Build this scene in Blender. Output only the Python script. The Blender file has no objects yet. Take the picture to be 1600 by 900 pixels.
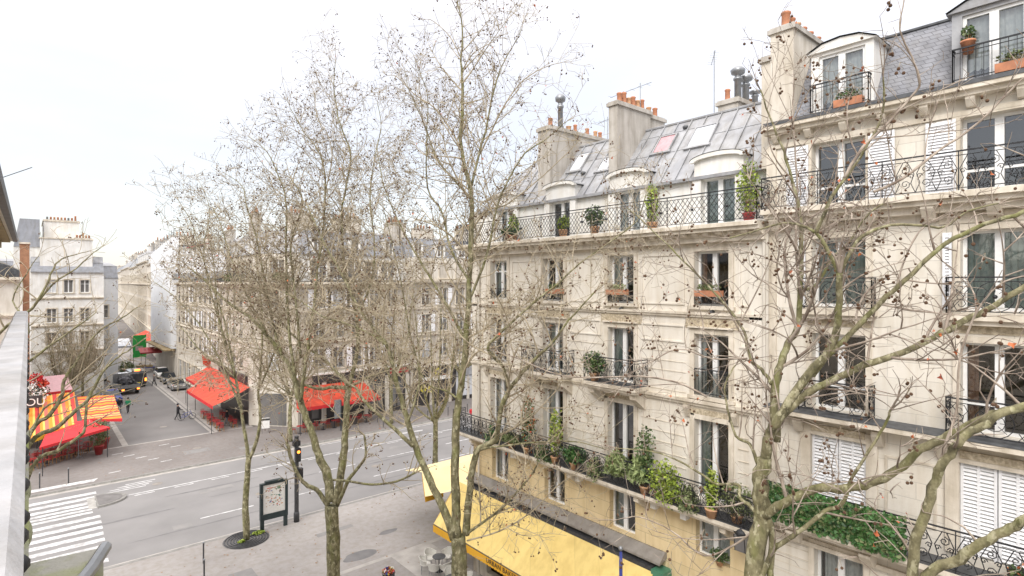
import bpy, math, random
from mathutils import Vector, Matrix, noise
R = math.radians
random.seed(7)
S = bpy.context.scene
COL = S.collection
# ------------------------------------------------------------------ camera
HC = 14.5                                   # eye height over the street
F_PX, HOR = 880.0, 442.0
A0 = math.atan(755 / 880.0)                 # yaw from +Y (street axis) towards +X
SA, CA = math.sin(A0), math.cos(A0)
cam_d = bpy.data.cameras.new('camera')
cam = bpy.data.objects.new('camera', cam_d); COL.objects.link(cam)
cam.location = (0, 0, HC); cam.rotation_euler = (R(90), 0, -A0)
cam_d.sensor_width = 36; cam_d.lens = 36 * F_PX / 1600.0
cam_d.shift_y = -(450 - HOR) / 1600.0
cam_d.clip_start = 0.05; cam_d.clip_end = 3000
S.camera = cam
# ------------------------------------------------------------------ light
SUN_EL, SUN_DIR = R(42), Vector((-0.75, -0.35))      # soft light from behind the camera
W = bpy.data.worlds.new('World'); S.world = W; W.use_nodes = True
nt = W.node_tree; nt.nodes.clear()
def wn(t, **k):
    n = nt.nodes.new(t)
    for a, b in k.items(): setattr(n, a, b)
    return n
sky = wn('ShaderNodeTexSky'); sky.sky_type = 'NISHITA'; sky.sun_disc = False
sky.sun_elevation = SUN_EL; sky.sun_rotation = math.atan2(SUN_DIR.x, SUN_DIR.y)
bg1 = wn('ShaderNodeBackground'); bg1.inputs[1].default_value = 0.05
nt.links.new(sky.outputs[0], bg1.inputs[0])
tc = wn('ShaderNodeTexCoord'); sep = wn('ShaderNodeSeparateXYZ'); nt.links.new(tc.outputs['Generated'], sep.inputs[0])
pz = wn('ShaderNodeMath', operation='POWER'); pz.inputs[1].default_value = 2.6; pz.use_clamp = True; nt.links.new(sep.outputs[2], pz.inputs[0])
rz = wn('ShaderNodeMapRange'); rz.inputs[3].default_value = 1.0; rz.inputs[4].default_value = 5.2      # overcast: brighter overhead
nt.links.new(pz.outputs[0], rz.inputs[0])
mp = wn('ShaderNodeMapping'); mp.inputs['Scale'].default_value = (1.4, 1.4, 4.5); nt.links.new(tc.outputs['Generated'], mp.inputs[0])
nz = wn('ShaderNodeTexNoise'); nz.inputs['Scale'].default_value = 1.5; nz.inputs['Detail'].default_value = 7; nz.inputs['Roughness'].default_value = 0.5
nt.links.new(mp.outputs[0], nz.inputs[0])
rmp = wn('ShaderNodeValToRGB'); rmp.color_ramp.elements[0].position = 0.33; rmp.color_ramp.elements[0].color = (0.92, 0.865, 0.835, 1)
rmp.color_ramp.elements[1].position = 0.60; rmp.color_ramp.elements[1].color = (1.06, 1.0, 0.96, 1)
nt.links.new(nz.outputs[0], rmp.inputs[0])
mul = wn('ShaderNodeMixRGB', blend_type='MULTIPLY'); mul.inputs[0].default_value = 1
nt.links.new(rmp.outputs[0], mul.inputs[1]); nt.links.new(rz.outputs[0], mul.inputs[2])
bg2 = wn('ShaderNodeBackground'); bg2.inputs[1].default_value = 0.415
nt.links.new(mul.outputs[0], bg2.inputs[0])
ads = wn('ShaderNodeAddShader'); out = wn('ShaderNodeOutputWorld')
nt.links.new(bg1.outputs[0], ads.inputs[0]); nt.links.new(bg2.outputs[0], ads.inputs[1]); nt.links.new(ads.outputs[0], out.inputs[0])
sl = bpy.data.lights.new('sun', 'SUN'); sl.energy = 1.5; sl.angle = R(26); sl.color = (1, 0.97, 0.92)
so = bpy.data.objects.new('sun', sl); COL.objects.link(so)
dv = Vector((SUN_DIR.x, SUN_DIR.y, 0)).normalized() * math.cos(SUN_EL) + Vector((0, 0, math.sin(SUN_EL)))
so.rotation_euler = dv.to_track_quat('Z', 'Y').to_euler(); so.location = (-20, -20, 60)
vs = S.view_settings; vs.view_transform = 'Standard'; vs.look = 'None'; vs.gamma = 1; vs.exposure = 0.78; vs.use_curve_mapping = False
S.render.engine = 'CYCLES'
S.cycles.max_bounces = 7; S.cycles.transparent_max_bounces = 16; S.cycles.glossy_bounces = 3
S.cycles.caustics_reflective = False; S.cycles.caustics_refractive = False
S.cycles.use_denoising = True

# ------------------------------------------------------------------ pixel -> place
def ray(px, py):
    u = (px - 800) / F_PX
    return Vector((SA + u * CA, CA - u * SA, (HOR - py) / F_PX))
def at(px, py, t): return Vector((0, 0, HC)) + ray(px, py) * t
def gnd(px, py, z=0.0): return at(px, py, (HC - z) * F_PX / (py - HOR))

# ------------------------------------------------------------------ materials
def mat(name, c1, c2=None, scale=3.0, rough=0.8, metal=0.0, bump=0.0, bscale=None, stain=0.0, spec=0.5, brick=None, detail=5, coat=0):
    m = bpy.data.materials.new(name); m.use_nodes = True
    t = m.node_tree; N = t.nodes; L = t.links
    b = N['Principled BSDF']
    b.inputs['Roughness'].default_value = rough; b.inputs['Metallic'].default_value = metal
    b.inputs['Specular IOR Level'].default_value = spec
    b.inputs['Coat Weight'].default_value = coat
    c = N.new('ShaderNodeTexCoord'); src = c.outputs['Object']
    if c2 is None: c2 = tuple(x * 0.82 for x in c1)
    n = N.new('ShaderNodeTexNoise'); n.inputs['Scale'].default_value = scale; n.inputs['Detail'].default_value = detail
    L.new(src, n.inputs[0])
    r = N.new('ShaderNodeValToRGB'); r.color_ramp.elements[0].position = 0.35; r.color_ramp.elements[1].position = 0.65
    r.color_ramp.elements[0].color = (*c2, 1); r.color_ramp.elements[1].color = (*c1, 1)
    L.new(n.outputs[0], r.inputs[0]); col = r.outputs[0]
    hgt = None
    if brick:
        bw, bh, mort, dark = brick
        s = N.new('ShaderNodeSeparateXYZ'); L.new(src, s.inputs[0])
        a = N.new('ShaderNodeMath'); a.operation = 'ADD'; L.new(s.outputs[0], a.inputs[0]); L.new(s.outputs[1], a.inputs[1])
        cb = N.new('ShaderNodeCombineXYZ'); L.new(a.outputs[0], cb.inputs[0]); L.new(s.outputs[2], cb.inputs[1])
        bt = N.new('ShaderNodeTexBrick'); bt.inputs['Scale'].default_value = 1
        bt.inputs['Brick Width'].default_value = bw; bt.inputs['Row Height'].default_value = bh
        bt.inputs['Mortar Size'].default_value = mort; bt.inputs['Mortar Smooth'].default_value = 0.2
        bt.inputs['Color1'].default_value = (1, 1, 1, 1); bt.inputs['Color2'].default_value = (0.90, 0.90, 0.89, 1)
        bt.inputs['Mortar'].default_value = (dark, dark, dark, 1)
        L.new(cb.outputs[0], bt.inputs[0])
        mx = N.new('ShaderNodeMixRGB'); mx.blend_type = 'MULTIPLY'; mx.inputs[0].default_value = 1
        L.new(col, mx.inputs[1]); L.new(bt.outputs[0], mx.inputs[2]); col = mx.outputs[0]; hgt = bt.outputs[1]
    if stain:
        mp = N.new('ShaderNodeMapping'); mp.inputs['Scale'].default_value = (2.2, 2.2, 0.35); L.new(src, mp.inputs[0])
        n2 = N.new('ShaderNodeTexNoise'); n2.inputs['Scale'].default_value = 1.3; n2.inputs['Detail'].default_value = 8; n2.inputs['Roughness'].default_value = 0.62
        L.new(mp.outputs[0], n2.inputs[0])
        r2 = N.new('ShaderNodeValToRGB'); r2.color_ramp.elements[0].position = 0.36; r2.color_ramp.elements[1].position = 0.58
        k = 1 - stain; r2.color_ramp.elements[0].color = (k, k * 0.97, k * 0.92, 1); r2.color_ramp.elements[1].color = (1, 1, 1, 1)
        L.new(n2.outputs[0], r2.inputs[0])
        m2 = N.new('ShaderNodeMixRGB'); m2.blend_type = 'MULTIPLY'; m2.inputs[0].default_value = 1
        L.new(col, m2.inputs[1]); L.new(r2.outputs[0], m2.inputs[2]); col = m2.outputs[0]
    L.new(col, b.inputs['Base Color'])
    if bump or hgt:
        bp = N.new('ShaderNodeBump'); bp.inputs['Distance'].default_value = 0.02; bp.inputs['Strength'].default_value = max(bump, 0.3)
        nb = N.new('ShaderNodeTexNoise'); nb.inputs['Scale'].default_value = bscale or scale * 8; nb.inputs['Detail'].default_value = 4
        L.new(src, nb.inputs[0])
        if hgt:
            bp.invert = False
            mm = N.new('ShaderNodeMath'); mm.operation = 'MULTIPLY_ADD'; mm.inputs[1].default_value = -1.2; L.new(hgt, mm.inputs[0]); L.new(nb.outputs[0], mm.inputs[2])
            L.new(mm.outputs[0], bp.inputs['Height'])
        else: L.new(nb.outputs[0], bp.inputs['Height'])
        L.new(bp.outputs[0], b.inputs['Normal'])
    return m
M = {}
M['stone'] = mat('cream_limestone', (0.745, 0.70, 0.62), (0.685, 0.64, 0.56), 0.8, 0.85, bump=0.2, bscale=14, stain=0.11)
M['stone_b'] = mat('cream_ashlar', (0.755, 0.71, 0.63), (0.70, 0.655, 0.575), 0.9, 0.85, bump=0.2, bscale=14, stain=0.11, brick=(1.25, 0.43, 0.009, 0.74))
M['trim'] = mat('limestone_trim', (0.72, 0.655, 0.555), (0.60, 0.54, 0.44), 2.5, 0.85, bump=0.3, bscale=18, stain=0.25)
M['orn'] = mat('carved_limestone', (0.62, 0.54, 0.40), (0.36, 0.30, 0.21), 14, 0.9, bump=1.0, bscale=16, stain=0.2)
M['yellow_stone'] = mat('ochre_painted_stone', (0.76, 0.62, 0.38), (0.69, 0.545, 0.315), 0.9, 0.8, bump=0.15, stain=0.12, brick=(1.9, 0.6, 0.009, 0.6))
M['white_wall'] = mat('white_render', (0.80, 0.79, 0.76), (0.70, 0.69, 0.66), 1.2, 0.85, bump=0.15, stain=0.12)
M['grey_render'] = mat('grey_render', (0.53, 0.50, 0.455), (0.44, 0.41, 0.365), 1.5, 0.9, bump=0.3, stain=0.3)
M['cream_render'] = mat('cream_render', (0.68, 0.63, 0.55), (0.59, 0.54, 0.46), 1.5, 0.9, bump=0.3, stain=0.22)
M['far_stone'] = mat('weathered_stone', (0.62, 0.57, 0.50), (0.52, 0.475, 0.41), 0.5, 0.9, stain=0.28, brick=(1.6, 0.5, 0.015, 0.8))
M['far_stone2'] = mat('pale_stone', (0.67, 0.63, 0.56), (0.58, 0.54, 0.47), 0.5, 0.9, stain=0.2)
M['zinc'] = mat('zinc_sheet', (0.37, 0.375, 0.385), (0.28, 0.285, 0.30), 1.6, 0.55, metal=0.1, bump=0.1, stain=0.22)
M['slate'] = mat('slate_tiles', (0.235, 0.24, 0.26), (0.16, 0.165, 0.185), 2.2, 0.6, bump=0.4, stain=0.15, brick=(0.24, 0.125, 0.011, 0.5))
M['slate_far'] = mat('slate_roofing', (0.26, 0.27, 0.295), (0.19, 0.20, 0.22), 0.7, 0.6, stain=0.2)
M['lead'] = mat('dark_lead', (0.10, 0.105, 0.11), (0.06, 0.062, 0.066), 6, 0.55, metal=0.2)
M['terracotta'] = mat('terracotta', (0.52, 0.22, 0.115), (0.36, 0.16, 0.09), 6, 0.8)
M['terra2'] = mat('pale_terracotta', (0.60, 0.36, 0.20), (0.45, 0.25, 0.14), 6, 0.8)
M['brickred'] = mat('orange_brick', (0.44, 0.23, 0.13), (0.33, 0.17, 0.10), 3, 0.9, brick=(0.24, 0.08, 0.012, 0.7))
M['iron'] = mat('black_wrought_iron', (0.03, 0.031, 0.034), (0.018, 0.018, 0.02), 10, 0.5, spec=0.4)
M['iron_w'] = mat('weathered_iron', (0.055, 0.057, 0.06), (0.03, 0.03, 0.033), 10, 0.5)
M['frame'] = mat('white_window_paint', (0.80, 0.80, 0.79), (0.72, 0.72, 0.70), 5, 0.45)
M['shutter'] = mat('white_shutter_paint', (0.80, 0.80, 0.81), (0.73, 0.73, 0.74), 4, 0.5)
M['dark_in'] = mat('dark_painted_room', (0.085, 0.075, 0.065), (0.04, 0.035, 0.032), 1.3, 0.9)  # interior gloom put into the wall colour of the room boxes
M['curtain'] = mat('net_curtain', (0.80, 0.80, 0.77), (0.64, 0.66, 0.65), 9, 0.9)
M['curtain2'] = mat('grey_green_curtain', (0.36, 0.42, 0.39), (0.27, 0.33, 0.31), 9, 0.9)
M['curtain3'] = mat('brown_curtain', (0.33, 0.18, 0.11), (0.20, 0.10, 0.07), 9, 0.9)
M['asphalt'] = mat('road_asphalt', (0.225, 0.217, 0.212), (0.18, 0.174, 0.17), 0.25, 0.85, bump=0.3, bscale=40, detail=9)
M['side_asph'] = mat('side_street_asphalt', (0.185, 0.177, 0.171), (0.155, 0.148, 0.143), 0.3, 0.85, bump=0.3, bscale=40, detail=9)
M['pave'] = mat('pavement_asphalt', (0.32, 0.302, 0.288), (0.262, 0.245, 0.232), 0.22, 0.88, bump=0.3, bscale=35, stain=0.12, detail=9)
M['pave2'] = mat('side_pavement_asphalt', (0.21, 0.192, 0.182), (0.165, 0.15, 0.142), 0.22, 0.88, bump=0.3, bscale=35, stain=0.12, detail=9)
M['kerb'] = mat('granite_kerb', (0.40, 0.385, 0.36), (0.29, 0.28, 0.26), 3, 0.85, bump=0.4, brick=(1.0, 5.0, 0.015, 0.6))
M['setts'] = mat('granite_paving', (0.40, 0.375, 0.345), (0.29, 0.275, 0.25), 1.2, 0.85, bump=0.4, detail=9)
M['paint'] = mat('worn_road_paint', (0.62, 0.62, 0.61), (0.33, 0.325, 0.32), 3.0, 0.7, detail=12)
M['patch'] = mat('dark_patch', (0.115, 0.11, 0.105), (0.17, 0.16, 0.155), 1.6, 0.8)
M['bark'] = mat('plane_bark', (0.34, 0.30, 0.185), (0.155, 0.14, 0.075), 5.5, 0.9, bump=0.7, bscale=30, detail=6)
def bark_patches(m, scale):
    t = m.node_tree; N = t.nodes; L = t.links; b = N['Principled BSDF']
    c = N.new('ShaderNodeTexCoord'); mp = N.new('ShaderNodeMapping'); mp.inputs['Scale'].default_value = (1, 1, 0.6); L.new(c.outputs['Object'], mp.inputs[0])
    def ns(sc, d, ro=.5):
        n = N.new('ShaderNodeTexNoise'); n.inputs['Scale'].default_value = sc; n.inputs['Detail'].default_value = d; n.inputs['Roughness'].default_value = ro; L.new(mp.outputs[0], n.inputs[0]); return n
    def rp(src, stops):
        r = N.new('ShaderNodeValToRGB'); e = r.color_ramp.elements
        for i, (p, cc) in enumerate(stops):
            x = e[i] if i < 2 else e.new(p)
            x.position = p; x.color = (*cc, 1)
        L.new(src, r.inputs[0]); return r.outputs[0]
    old = rp(ns(scale * .8, 6, .6).outputs[0], [(.34, (.075, .066, .035)), (.50, (.165, .148, .08)), (.66, (.26, .235, .135))])
    pale = rp(ns(scale * 1.7, 4).outputs[0], [(.38, (.27, .255, .145)), (.62, (.43, .40, .27))])
    msk = rp(ns(scale, 3, .55).outputs[0], [(.545, (0, 0, 0)), (.60, (.85, .85, .85))])
    moss = rp(ns(scale * .35, 5).outputs[0], [(.50, (0, 0, 0)), (.68, (.55, .55, .55))])
    m1 = N.new('ShaderNodeMixRGB'); L.new(msk, m1.inputs[0]); L.new(old, m1.inputs[1]); L.new(pale, m1.inputs[2])
    m2 = N.new('ShaderNodeMixRGB'); L.new(moss, m2.inputs[0]); L.new(m1.outputs[0], m2.inputs[1]); m2.inputs[2].default_value = (.16, .17, .045, 1)
    L.new(m2.outputs[0], b.inputs['Base Color'])
bark_patches(M['bark'], 9)
M['twig'] = mat('twig_bark', (0.47, 0.40, 0.285), (0.27, 0.225, 0.15), 3.0, 0.9)
M['twig_near'] = mat('pale_twig_bark', (0.42, 0.355, 0.29), (0.17, 0.13, 0.10), 4.0, 0.9)
M['ball'] = mat('plane_seed_ball', (0.155, 0.085, 0.045), (0.075, 0.042, 0.025), 30, 0.95, bump=0.8, bscale=120)
M['leaf_dead'] = mat('withered_orange_leaf', (0.60, 0.19, 0.06), (0.38, 0.09, 0.05), 4, 0.8)
M['leaf_green'] = mat('green_leaf', (0.085, 0.145, 0.04), (0.04, 0.075, 0.022), 3, 0.6)
M['leaf_hedge'] = mat('ivy_leaf', (0.075, 0.20, 0.045), (0.018, 0.055, 0.014), 5, 0.5)
M['leaf_yel'] = mat('yellow_green_leaf', (0.36, 0.43, 0.06), (0.20, 0.29, 0.04), 4, 0.6)
M['leaf_pale'] = mat('pale_grass_leaf', (0.34, 0.40, 0.17), (0.19, 0.25, 0.09), 4, 0.6)
M['leaf_olive'] = mat('olive_leaf', (0.19, 0.22, 0.09), (0.10, 0.13, 0.05), 4, 0.7)
M['yellow_awn'] = mat('yellow_canvas', (0.80, 0.62, 0.235), (0.73, 0.555, 0.20), 0.7, 0.8, stain=0.12, brick=(1.25, 99.0, 0.010, 0.80))
M['orange_awn'] = mat('golden_canvas', (0.78, 0.42, 0.03), (0.72, 0.38, 0.025), 1, 0.8)
M['cream_awn'] = mat('cream_canvas', (0.80, 0.67, 0.38), (0.77, 0.63, 0.34), 0.5, 0.8)
M['red_awn'] = mat('orange_red_canvas', (0.64, 0.075, 0.03), (0.47, 0.055, 0.03), 1.5, 0.75, stain=0.2, brick=(1.1, 99.0, 0.02, 0.75))
M['red_deep'] = mat('red_canvas', (0.62, 0.025, 0.03), (0.50, 0.02, 0.025), 1, 0.75)
M['text_dark'] = mat('brown_lettering', (0.06, 0.035, 0.02), None, 3, 0.7)
M['white'] = mat('white_plastic', (0.78, 0.77, 0.74), (0.70, 0.69, 0.66), 8, 0.6)
M['wicker'] = mat('white_wicker', (0.74, 0.72, 0.66), (0.55, 0.54, 0.50), 45, 0.8, bump=0.6, bscale=60)
M['rail_paint'] = mat('chipped_white_handrail', (0.50, 0.50, 0.505), (0.40, 0.405, 0.415), 7, 0.6, bump=0.25, bscale=30, stain=0.25)
M['moss_stone'] = mat('mossy_stone', (0.30, 0.295, 0.26), (0.22, 0.25, 0.07), 3.2, 0.95, bump=0.7, bscale=20)
M['green_paint'] = mat('green_paint', (0.07, 0.21, 0.13), None, 3, 0.5)
M['dkgreen'] = mat('dark_green_metal', (0.032, 0.05, 0.052), (0.022, 0.035, 0.038), 5, 0.4, metal=0.2)
M['blue_paint'] = mat('blue_metal_paint', (0.05, 0.07, 0.30), None, 4, 0.4)
M['greymetal'] = mat('grey_metal', (0.30, 0.31, 0.32), (0.22, 0.23, 0.24), 5, 0.4, metal=0.6)
M['black'] = mat('black_rubber', (0.02, 0.02, 0.02), None, 5, 0.7)
M['shop_dark'] = mat('dark_shopfront', (0.06, 0.055, 0.055), (0.035, 0.03, 0.03), 1.5, 0.35)
M['shop_red'] = mat('red_shop_sign', (0.42, 0.05, 0.05), (0.30, 0.03, 0.03), 1.5, 0.5)
M['net'] = mat('white_scaffold_sheet', (0.70, 0.71, 0.72), (0.63, 0.64, 0.655), 1.4, 0.8, bump=0.3, bscale=6)
M['skin'] = mat('skin', (0.45, 0.27, 0.19), None, 5, 0.6)
M['cloth_black'] = mat('black_cloth', (0.02, 0.02, 0.024), None, 5, 0.9)
M['cloth_green'] = mat('green_cloth', (0.03, 0.33, 0.15), None, 5, 0.9)
M['cloth_grey'] = mat('grey_cloth', (0.13, 0.13, 0.14), None, 5, 0.9)
M['banner'] = mat('yellow_banner_cloth', (0.70, 0.60, 0.08), None, 2, 0.8)
M['green_sign'] = mat('green_market_sign', (0.04, 0.42, 0.08), (0.03, 0.35, 0.06), 2, 0.6)
M['pink'] = mat('pink_blind', (0.56, 0.33, 0.35), None, 5, 0.6)
M['ledge'] = mat('taupe_painted_zinc', (0.27, 0.25, 0.225), (0.21, 0.19, 0.17), 2, 0.6, stain=.2)
M['seam'] = mat('tar_seam', (0.135, 0.132, 0.13), (0.175, 0.17, 0.168), 1.6, 0.8)
M['repair'] = mat('patched_asphalt', (0.19, 0.185, 0.18), (0.235, 0.225, 0.215), 1.5, 0.9, bump=.3)
M['leaf_fallen'] = mat('fallen_brown_leaf', (0.34, 0.20, 0.11), (0.20, 0.13, 0.09), 8, 0.9)
M['rattan'] = mat('rattan', (0.45, 0.22, 0.05), (0.28, 0.12, 0.03), 20, 0.6)
M['car_silver'] = mat('silver_car_paint', (0.42, 0.43, 0.44), None, 2, 0.25, metal=0.6, coat=1)
M['car_red'] = mat('red_car_paint', (0.52, 0.02, 0.04), None, 2, 0.25, coat=1)
M['car_black'] = mat('black_van_paint', (0.03, 0.03, 0.033), None, 2, 0.25, coat=1)
M['wood'] = mat('weathered_timber', (0.38, 0.29, 0.15), (0.26, 0.19, 0.10), 3, 0.8)
for nm, c, st in (('lamp_or', (1.0, 0.22, 0.03), 3.0),):
    m = bpy.data.materials.new('lit_tail_lamp'); m.use_nodes = True; b = m.node_tree.nodes['Principled BSDF']
    b.inputs['Base Color'].default_value = (*c, 1); b.inputs['Emission Color'].default_value = (*c, 1); b.inputs['Emission Strength'].default_value = st; M[nm] = m
def glass_mat(name, tint, trans, rough=0.03):
    m = bpy.data.materials.new(name); m.use_nodes = True; t = m.node_tree; N = t.nodes; L = t.links; N.clear()
    o = N.new('ShaderNodeOutputMaterial'); mx = N.new('ShaderNodeMixShader'); tr = N.new('ShaderNodeBsdfTransparent'); gl = N.new('ShaderNodeBsdfGlossy')
    tr.inputs[0].default_value = (*tint, 1); gl.inputs['Roughness'].default_value = rough
    lw = N.new('ShaderNodeLayerWeight'); lw.inputs[0].default_value = 0.32
    mr = N.new('ShaderNodeMapRange'); mr.inputs[3].default_value = 1 - trans; mr.inputs[4].default_value = 0.85
    L.new(lw.outputs['Fresnel'], mr.inputs[0]); L.new(mr.outputs[0], mx.inputs[0]); L.new(tr.outputs[0], mx.inputs[1]); L.new(gl.outputs[0], mx.inputs[2]); L.new(mx.outputs[0], o.inputs[0])
    return m
M['glass'] = glass_mat('window_glass', (0.84, 0.88, 0.88), 0.86)
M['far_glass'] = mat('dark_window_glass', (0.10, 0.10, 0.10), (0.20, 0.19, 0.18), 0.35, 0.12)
M['sky_glass'] = mat('painted_sky_glass', (0.50, 0.52, 0.55), (0.62, 0.63, 0.65), 0.8, 0.08)  # pale base colour paints the sky's reflection into the pane
M['car_glass'] = mat('car_glass', (0.03, 0.035, 0.04), None, 2, 0.08)
def stripes_mat(name, cols, period, axis=0):
    m = bpy.data.materials.new(name); m.use_nodes = True; t = m.node_tree; N = t.nodes; L = t.links; b = N['Principled BSDF']; b.inputs['Roughness'].default_value = 0.8
    c = N.new('ShaderNodeTexCoord'); s = N.new('ShaderNodeSeparateXYZ'); L.new(c.outputs['Object'], s.inputs[0])
    d = N.new('ShaderNodeMath'); d.operation = 'DIVIDE'; d.inputs[1].default_value = period; L.new(s.outputs[axis], d.inputs[0])
    f = N.new('ShaderNodeMath'); f.operation = 'FRACT'; L.new(d.outputs[0], f.inputs[0])
    r = N.new('ShaderNodeValToRGB'); r.color_ramp.interpolation = 'CONSTANT'; e = r.color_ramp.elements
    for i, (p, cc) in enumerate(cols):
        x = e[i] if i < 2 else e.new(p)
        x.position = p; x.color = (*cc, 1)
    L.new(f.outputs[0], r.inputs[0]); L.new(r.outputs[0], b.inputs['Base Color']); return m
OR, YE, RD, PK = (0.72, 0.24, 0.02), (0.74, 0.46, 0.10), (0.58, 0.045, 0.035), (0.60, 0.14, 0.10)
M['stripe'] = stripes_mat('orange_striped_canvas', [(0, OR), (0.2, YE), (0.32, RD), (0.55, OR), (0.7, YE), (0.8, PK)], 1.25, 0)
M['stripe2'] = stripes_mat('yellow_red_striped_canvas', [(0, OR), (0.25, RD), (0.4, YE), (0.5, PK), (0.7, YE), (0.82, RD)], 2.4, 1)

# ------------------------------------------------------------------ mesh builder
class MB:
    def __init__(s): s.v = []; s.f = []; s.m = []; s.sm = []
    def quad(s, a, b, c, d, mi=0):
        i = len(s.v); s.v += [a, b, c, d]; s.f.append((i, i + 1, i + 2, i + 3)); s.m.append(mi); s.sm.append(False)
    def poly(s, pts, mi=0):
        i = len(s.v); s.v += list(pts); s.f.append(tuple(range(i, i + len(pts)))); s.m.append(mi); s.sm.append(False)
    def box(s, x0, x1, y0, y1, z0, z1, mi=0):
        i = len(s.v)
        s.v += [(x0, y0, z0), (x1, y0, z0), (x1, y1, z0), (x0, y1, z0), (x0, y0, z1), (x1, y0, z1), (x1, y1, z1), (x0, y1, z1)]
        for f in ((0, 3, 2, 1), (4, 5, 6, 7), (0, 1, 5, 4), (1, 2, 6, 5), (2, 3, 7, 6), (3, 0, 4, 7)):
            s.f.append(tuple(i + k for k in f)); s.m.append(mi); s.sm.append(False)
    def prism(s, prof, ax, a0, a1, mi=0):
        # prof: list of 2D points; ax: axis of extrusion (0: points are (y,z); 1: (x,z); 2: (x,y))
        def P(p, a): return (a, p[0], p[1]) if ax == 0 else ((p[0], a, p[1]) if ax == 1 else (p[0], p[1], a))
        i = len(s.v); n = len(prof); s.v += [P(p, a0) for p in prof] + [P(p, a1) for p in prof]
        s.f.append(tuple(i + k for k in range(n))); s.f.append(tuple(i + n + k for k in reversed(range(n)))); s.m += [mi, mi]; s.sm += [False] * 2
        for k in range(n):
            q = (k + 1) % n; s.f.append((i + k, i + n + k, i + n + q, i + q)); s.m.append(mi); s.sm.append(False)
    def tube(s, pts, r, n=4, mi=0, cap=True, smooth=False):
        pts = [Vector(p) for p in pts]; N = len(pts)
        if N < 2: return
        rr = r if isinstance(r, (list, tuple)) else [r] * N
        i0 = len(s.v); up = None
        for k in range(N):
            if k == 0: d = pts[1] - pts[0]
            elif k == N - 1: d = pts[-1] - pts[-2]
            else: d = pts[k + 1] - pts[k - 1]
            if d.length < 1e-9: d = Vector((0, 0, 1))
            d.normalize()
            if up is None:
                up = Vector((0, 0, 1)) if abs(d.z) < 0.9 else Vector((1, 0, 0))
            a = d.cross(up)
            if a.length < 1e-6: a = d.orthogonal()
            a.normalize(); b = a.cross(d); up = b
            for j in range(n):
                th = 2 * math.pi * (j + 0.5) / n
                q = pts[k] + (a * math.cos(th) + b * math.sin(th)) * rr[k]
                s.v.append((q.x, q.y, q.z))
        for k in range(N - 1):
            for j in range(n):
                j2 = (j + 1) % n
                s.f.append((i0 + k * n + j, i0 + k * n + j2, i0 + (k + 1) * n + j2, i0 + (k + 1) * n + j)); s.m.append(mi); s.sm.append(smooth)
        if cap:
            s.f.append(tuple(i0 + j for j in reversed(range(n)))); s.f.append(tuple(i0 + (N - 1) * n + j for j in range(n))); s.m += [mi, mi]; s.sm += [False] * 2
    def lathe(s, prof, cx=0, cy=0, n=16, mi=0, smooth=True):
        i0 = len(s.v)
        for r, z in prof:
            for j in range(n):
                th = 2 * math.pi * j / n; s.v.append((cx + r * math.cos(th), cy + r * math.sin(th), z))
        for k in range(len(prof) - 1):
            for j in range(n):
                j2 = (j + 1) % n; s.f.append((i0 + k * n + j, i0 + k * n + j2, i0 + (k + 1) * n + j2, i0 + (k + 1) * n + j)); s.m.append(mi); s.sm.append(smooth)
        s.f.append(tuple(i0 + j for j in reversed(range(n)))); s.f.append(tuple(i0 + (len(prof) - 1) * n + j for j in range(n))); s.m += [mi, mi]; s.sm += [False] * 2
    def sphere(s, c, r, n=8, m=5, mi=0, sq=(1, 1, 1)):
        i0 = len(s.v)
        for k in range(m + 1):
            ph = math.pi * k / m
            for j in range(n):
                th = 2 * math.pi * j / n
                s.v.append((c[0] + r * sq[0] * math.sin(ph) * math.cos(th), c[1] + r * sq[1] * math.sin(ph) * math.sin(th), c[2] + r * sq[2] * math.cos(ph)))
        for k in range(m):
            for j in range(n):
                j2 = (j + 1) % n; s.f.append((i0 + k * n + j, i0 + (k + 1) * n + j, i0 + (k + 1) * n + j2, i0 + k * n + j2)); s.m.append(mi); s.sm.append(True)
    def mesh(s, name, mats):
        me = bpy.data.meshes.new(name); me.from_pydata(s.v, [], s.f)
        for m in mats: me.materials.append(M[m] if isinstance(m, str) else m)
        me.polygons.foreach_set('material_index', s.m); me.polygons.foreach_set('use_smooth', s.sm); me.update()
        return me
    def build(s, name, mats, parent=None, loc=None, rz=0):
        if isinstance(mats, str): mats = [mats]
        return link(name, s.mesh(name, mats), parent, loc, rz)
def link(name, me, parent=None, loc=None, rz=0):
    o = bpy.data.objects.new(name, me); COL.objects.link(o)
    if parent: o.parent = parent
    if loc is not None: o.location = loc
    if rz: o.rotation_euler = (0, 0, rz)
    return o
def tag(o, label, cat, group=None, kind=None):
    if label: o['label'] = label
    if cat: o['category'] = cat
    if group: o['group'] = group
    if kind: o['kind'] = kind
    return o
def thing(name, label, cat, loc=(0, 0, 0), rz=0, group=None):
    o = bpy.data.objects.new(name, None); COL.objects.link(o); o.location = loc; o.rotation_euler = (0, 0, rz); o.empty_display_size = 0.2
    return tag(o, label, cat, group)
def structure(o): o['kind'] = 'structure'; return o
def copy_tree(o, parent=None):
    c = o.copy(); COL.objects.link(c)
    if parent: c.parent = parent
    for ch in list(CH.get(o.name, [])) or [x for x in o.children]: copy_tree(ch, c)
    return c
CH = {}
def text_mesh(txt, size, name='lettering', extrude=0.004, space=1.0):
    cu = bpy.data.curves.new(name, 'FONT'); cu.body = txt; cu.size = size; cu.extrude = extrude; cu.space_character = space
    cu.align_x = 'CENTER'; cu.align_y = 'CENTER'
    o = bpy.data.objects.new(name, cu); COL.objects.link(o)
    bpy.context.view_layer.update()
    me = bpy.data.meshes.new_from_object(o.evaluated_get(bpy.context.evaluated_depsgraph_get()))
    bpy.data.objects.remove(o); return me

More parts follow.
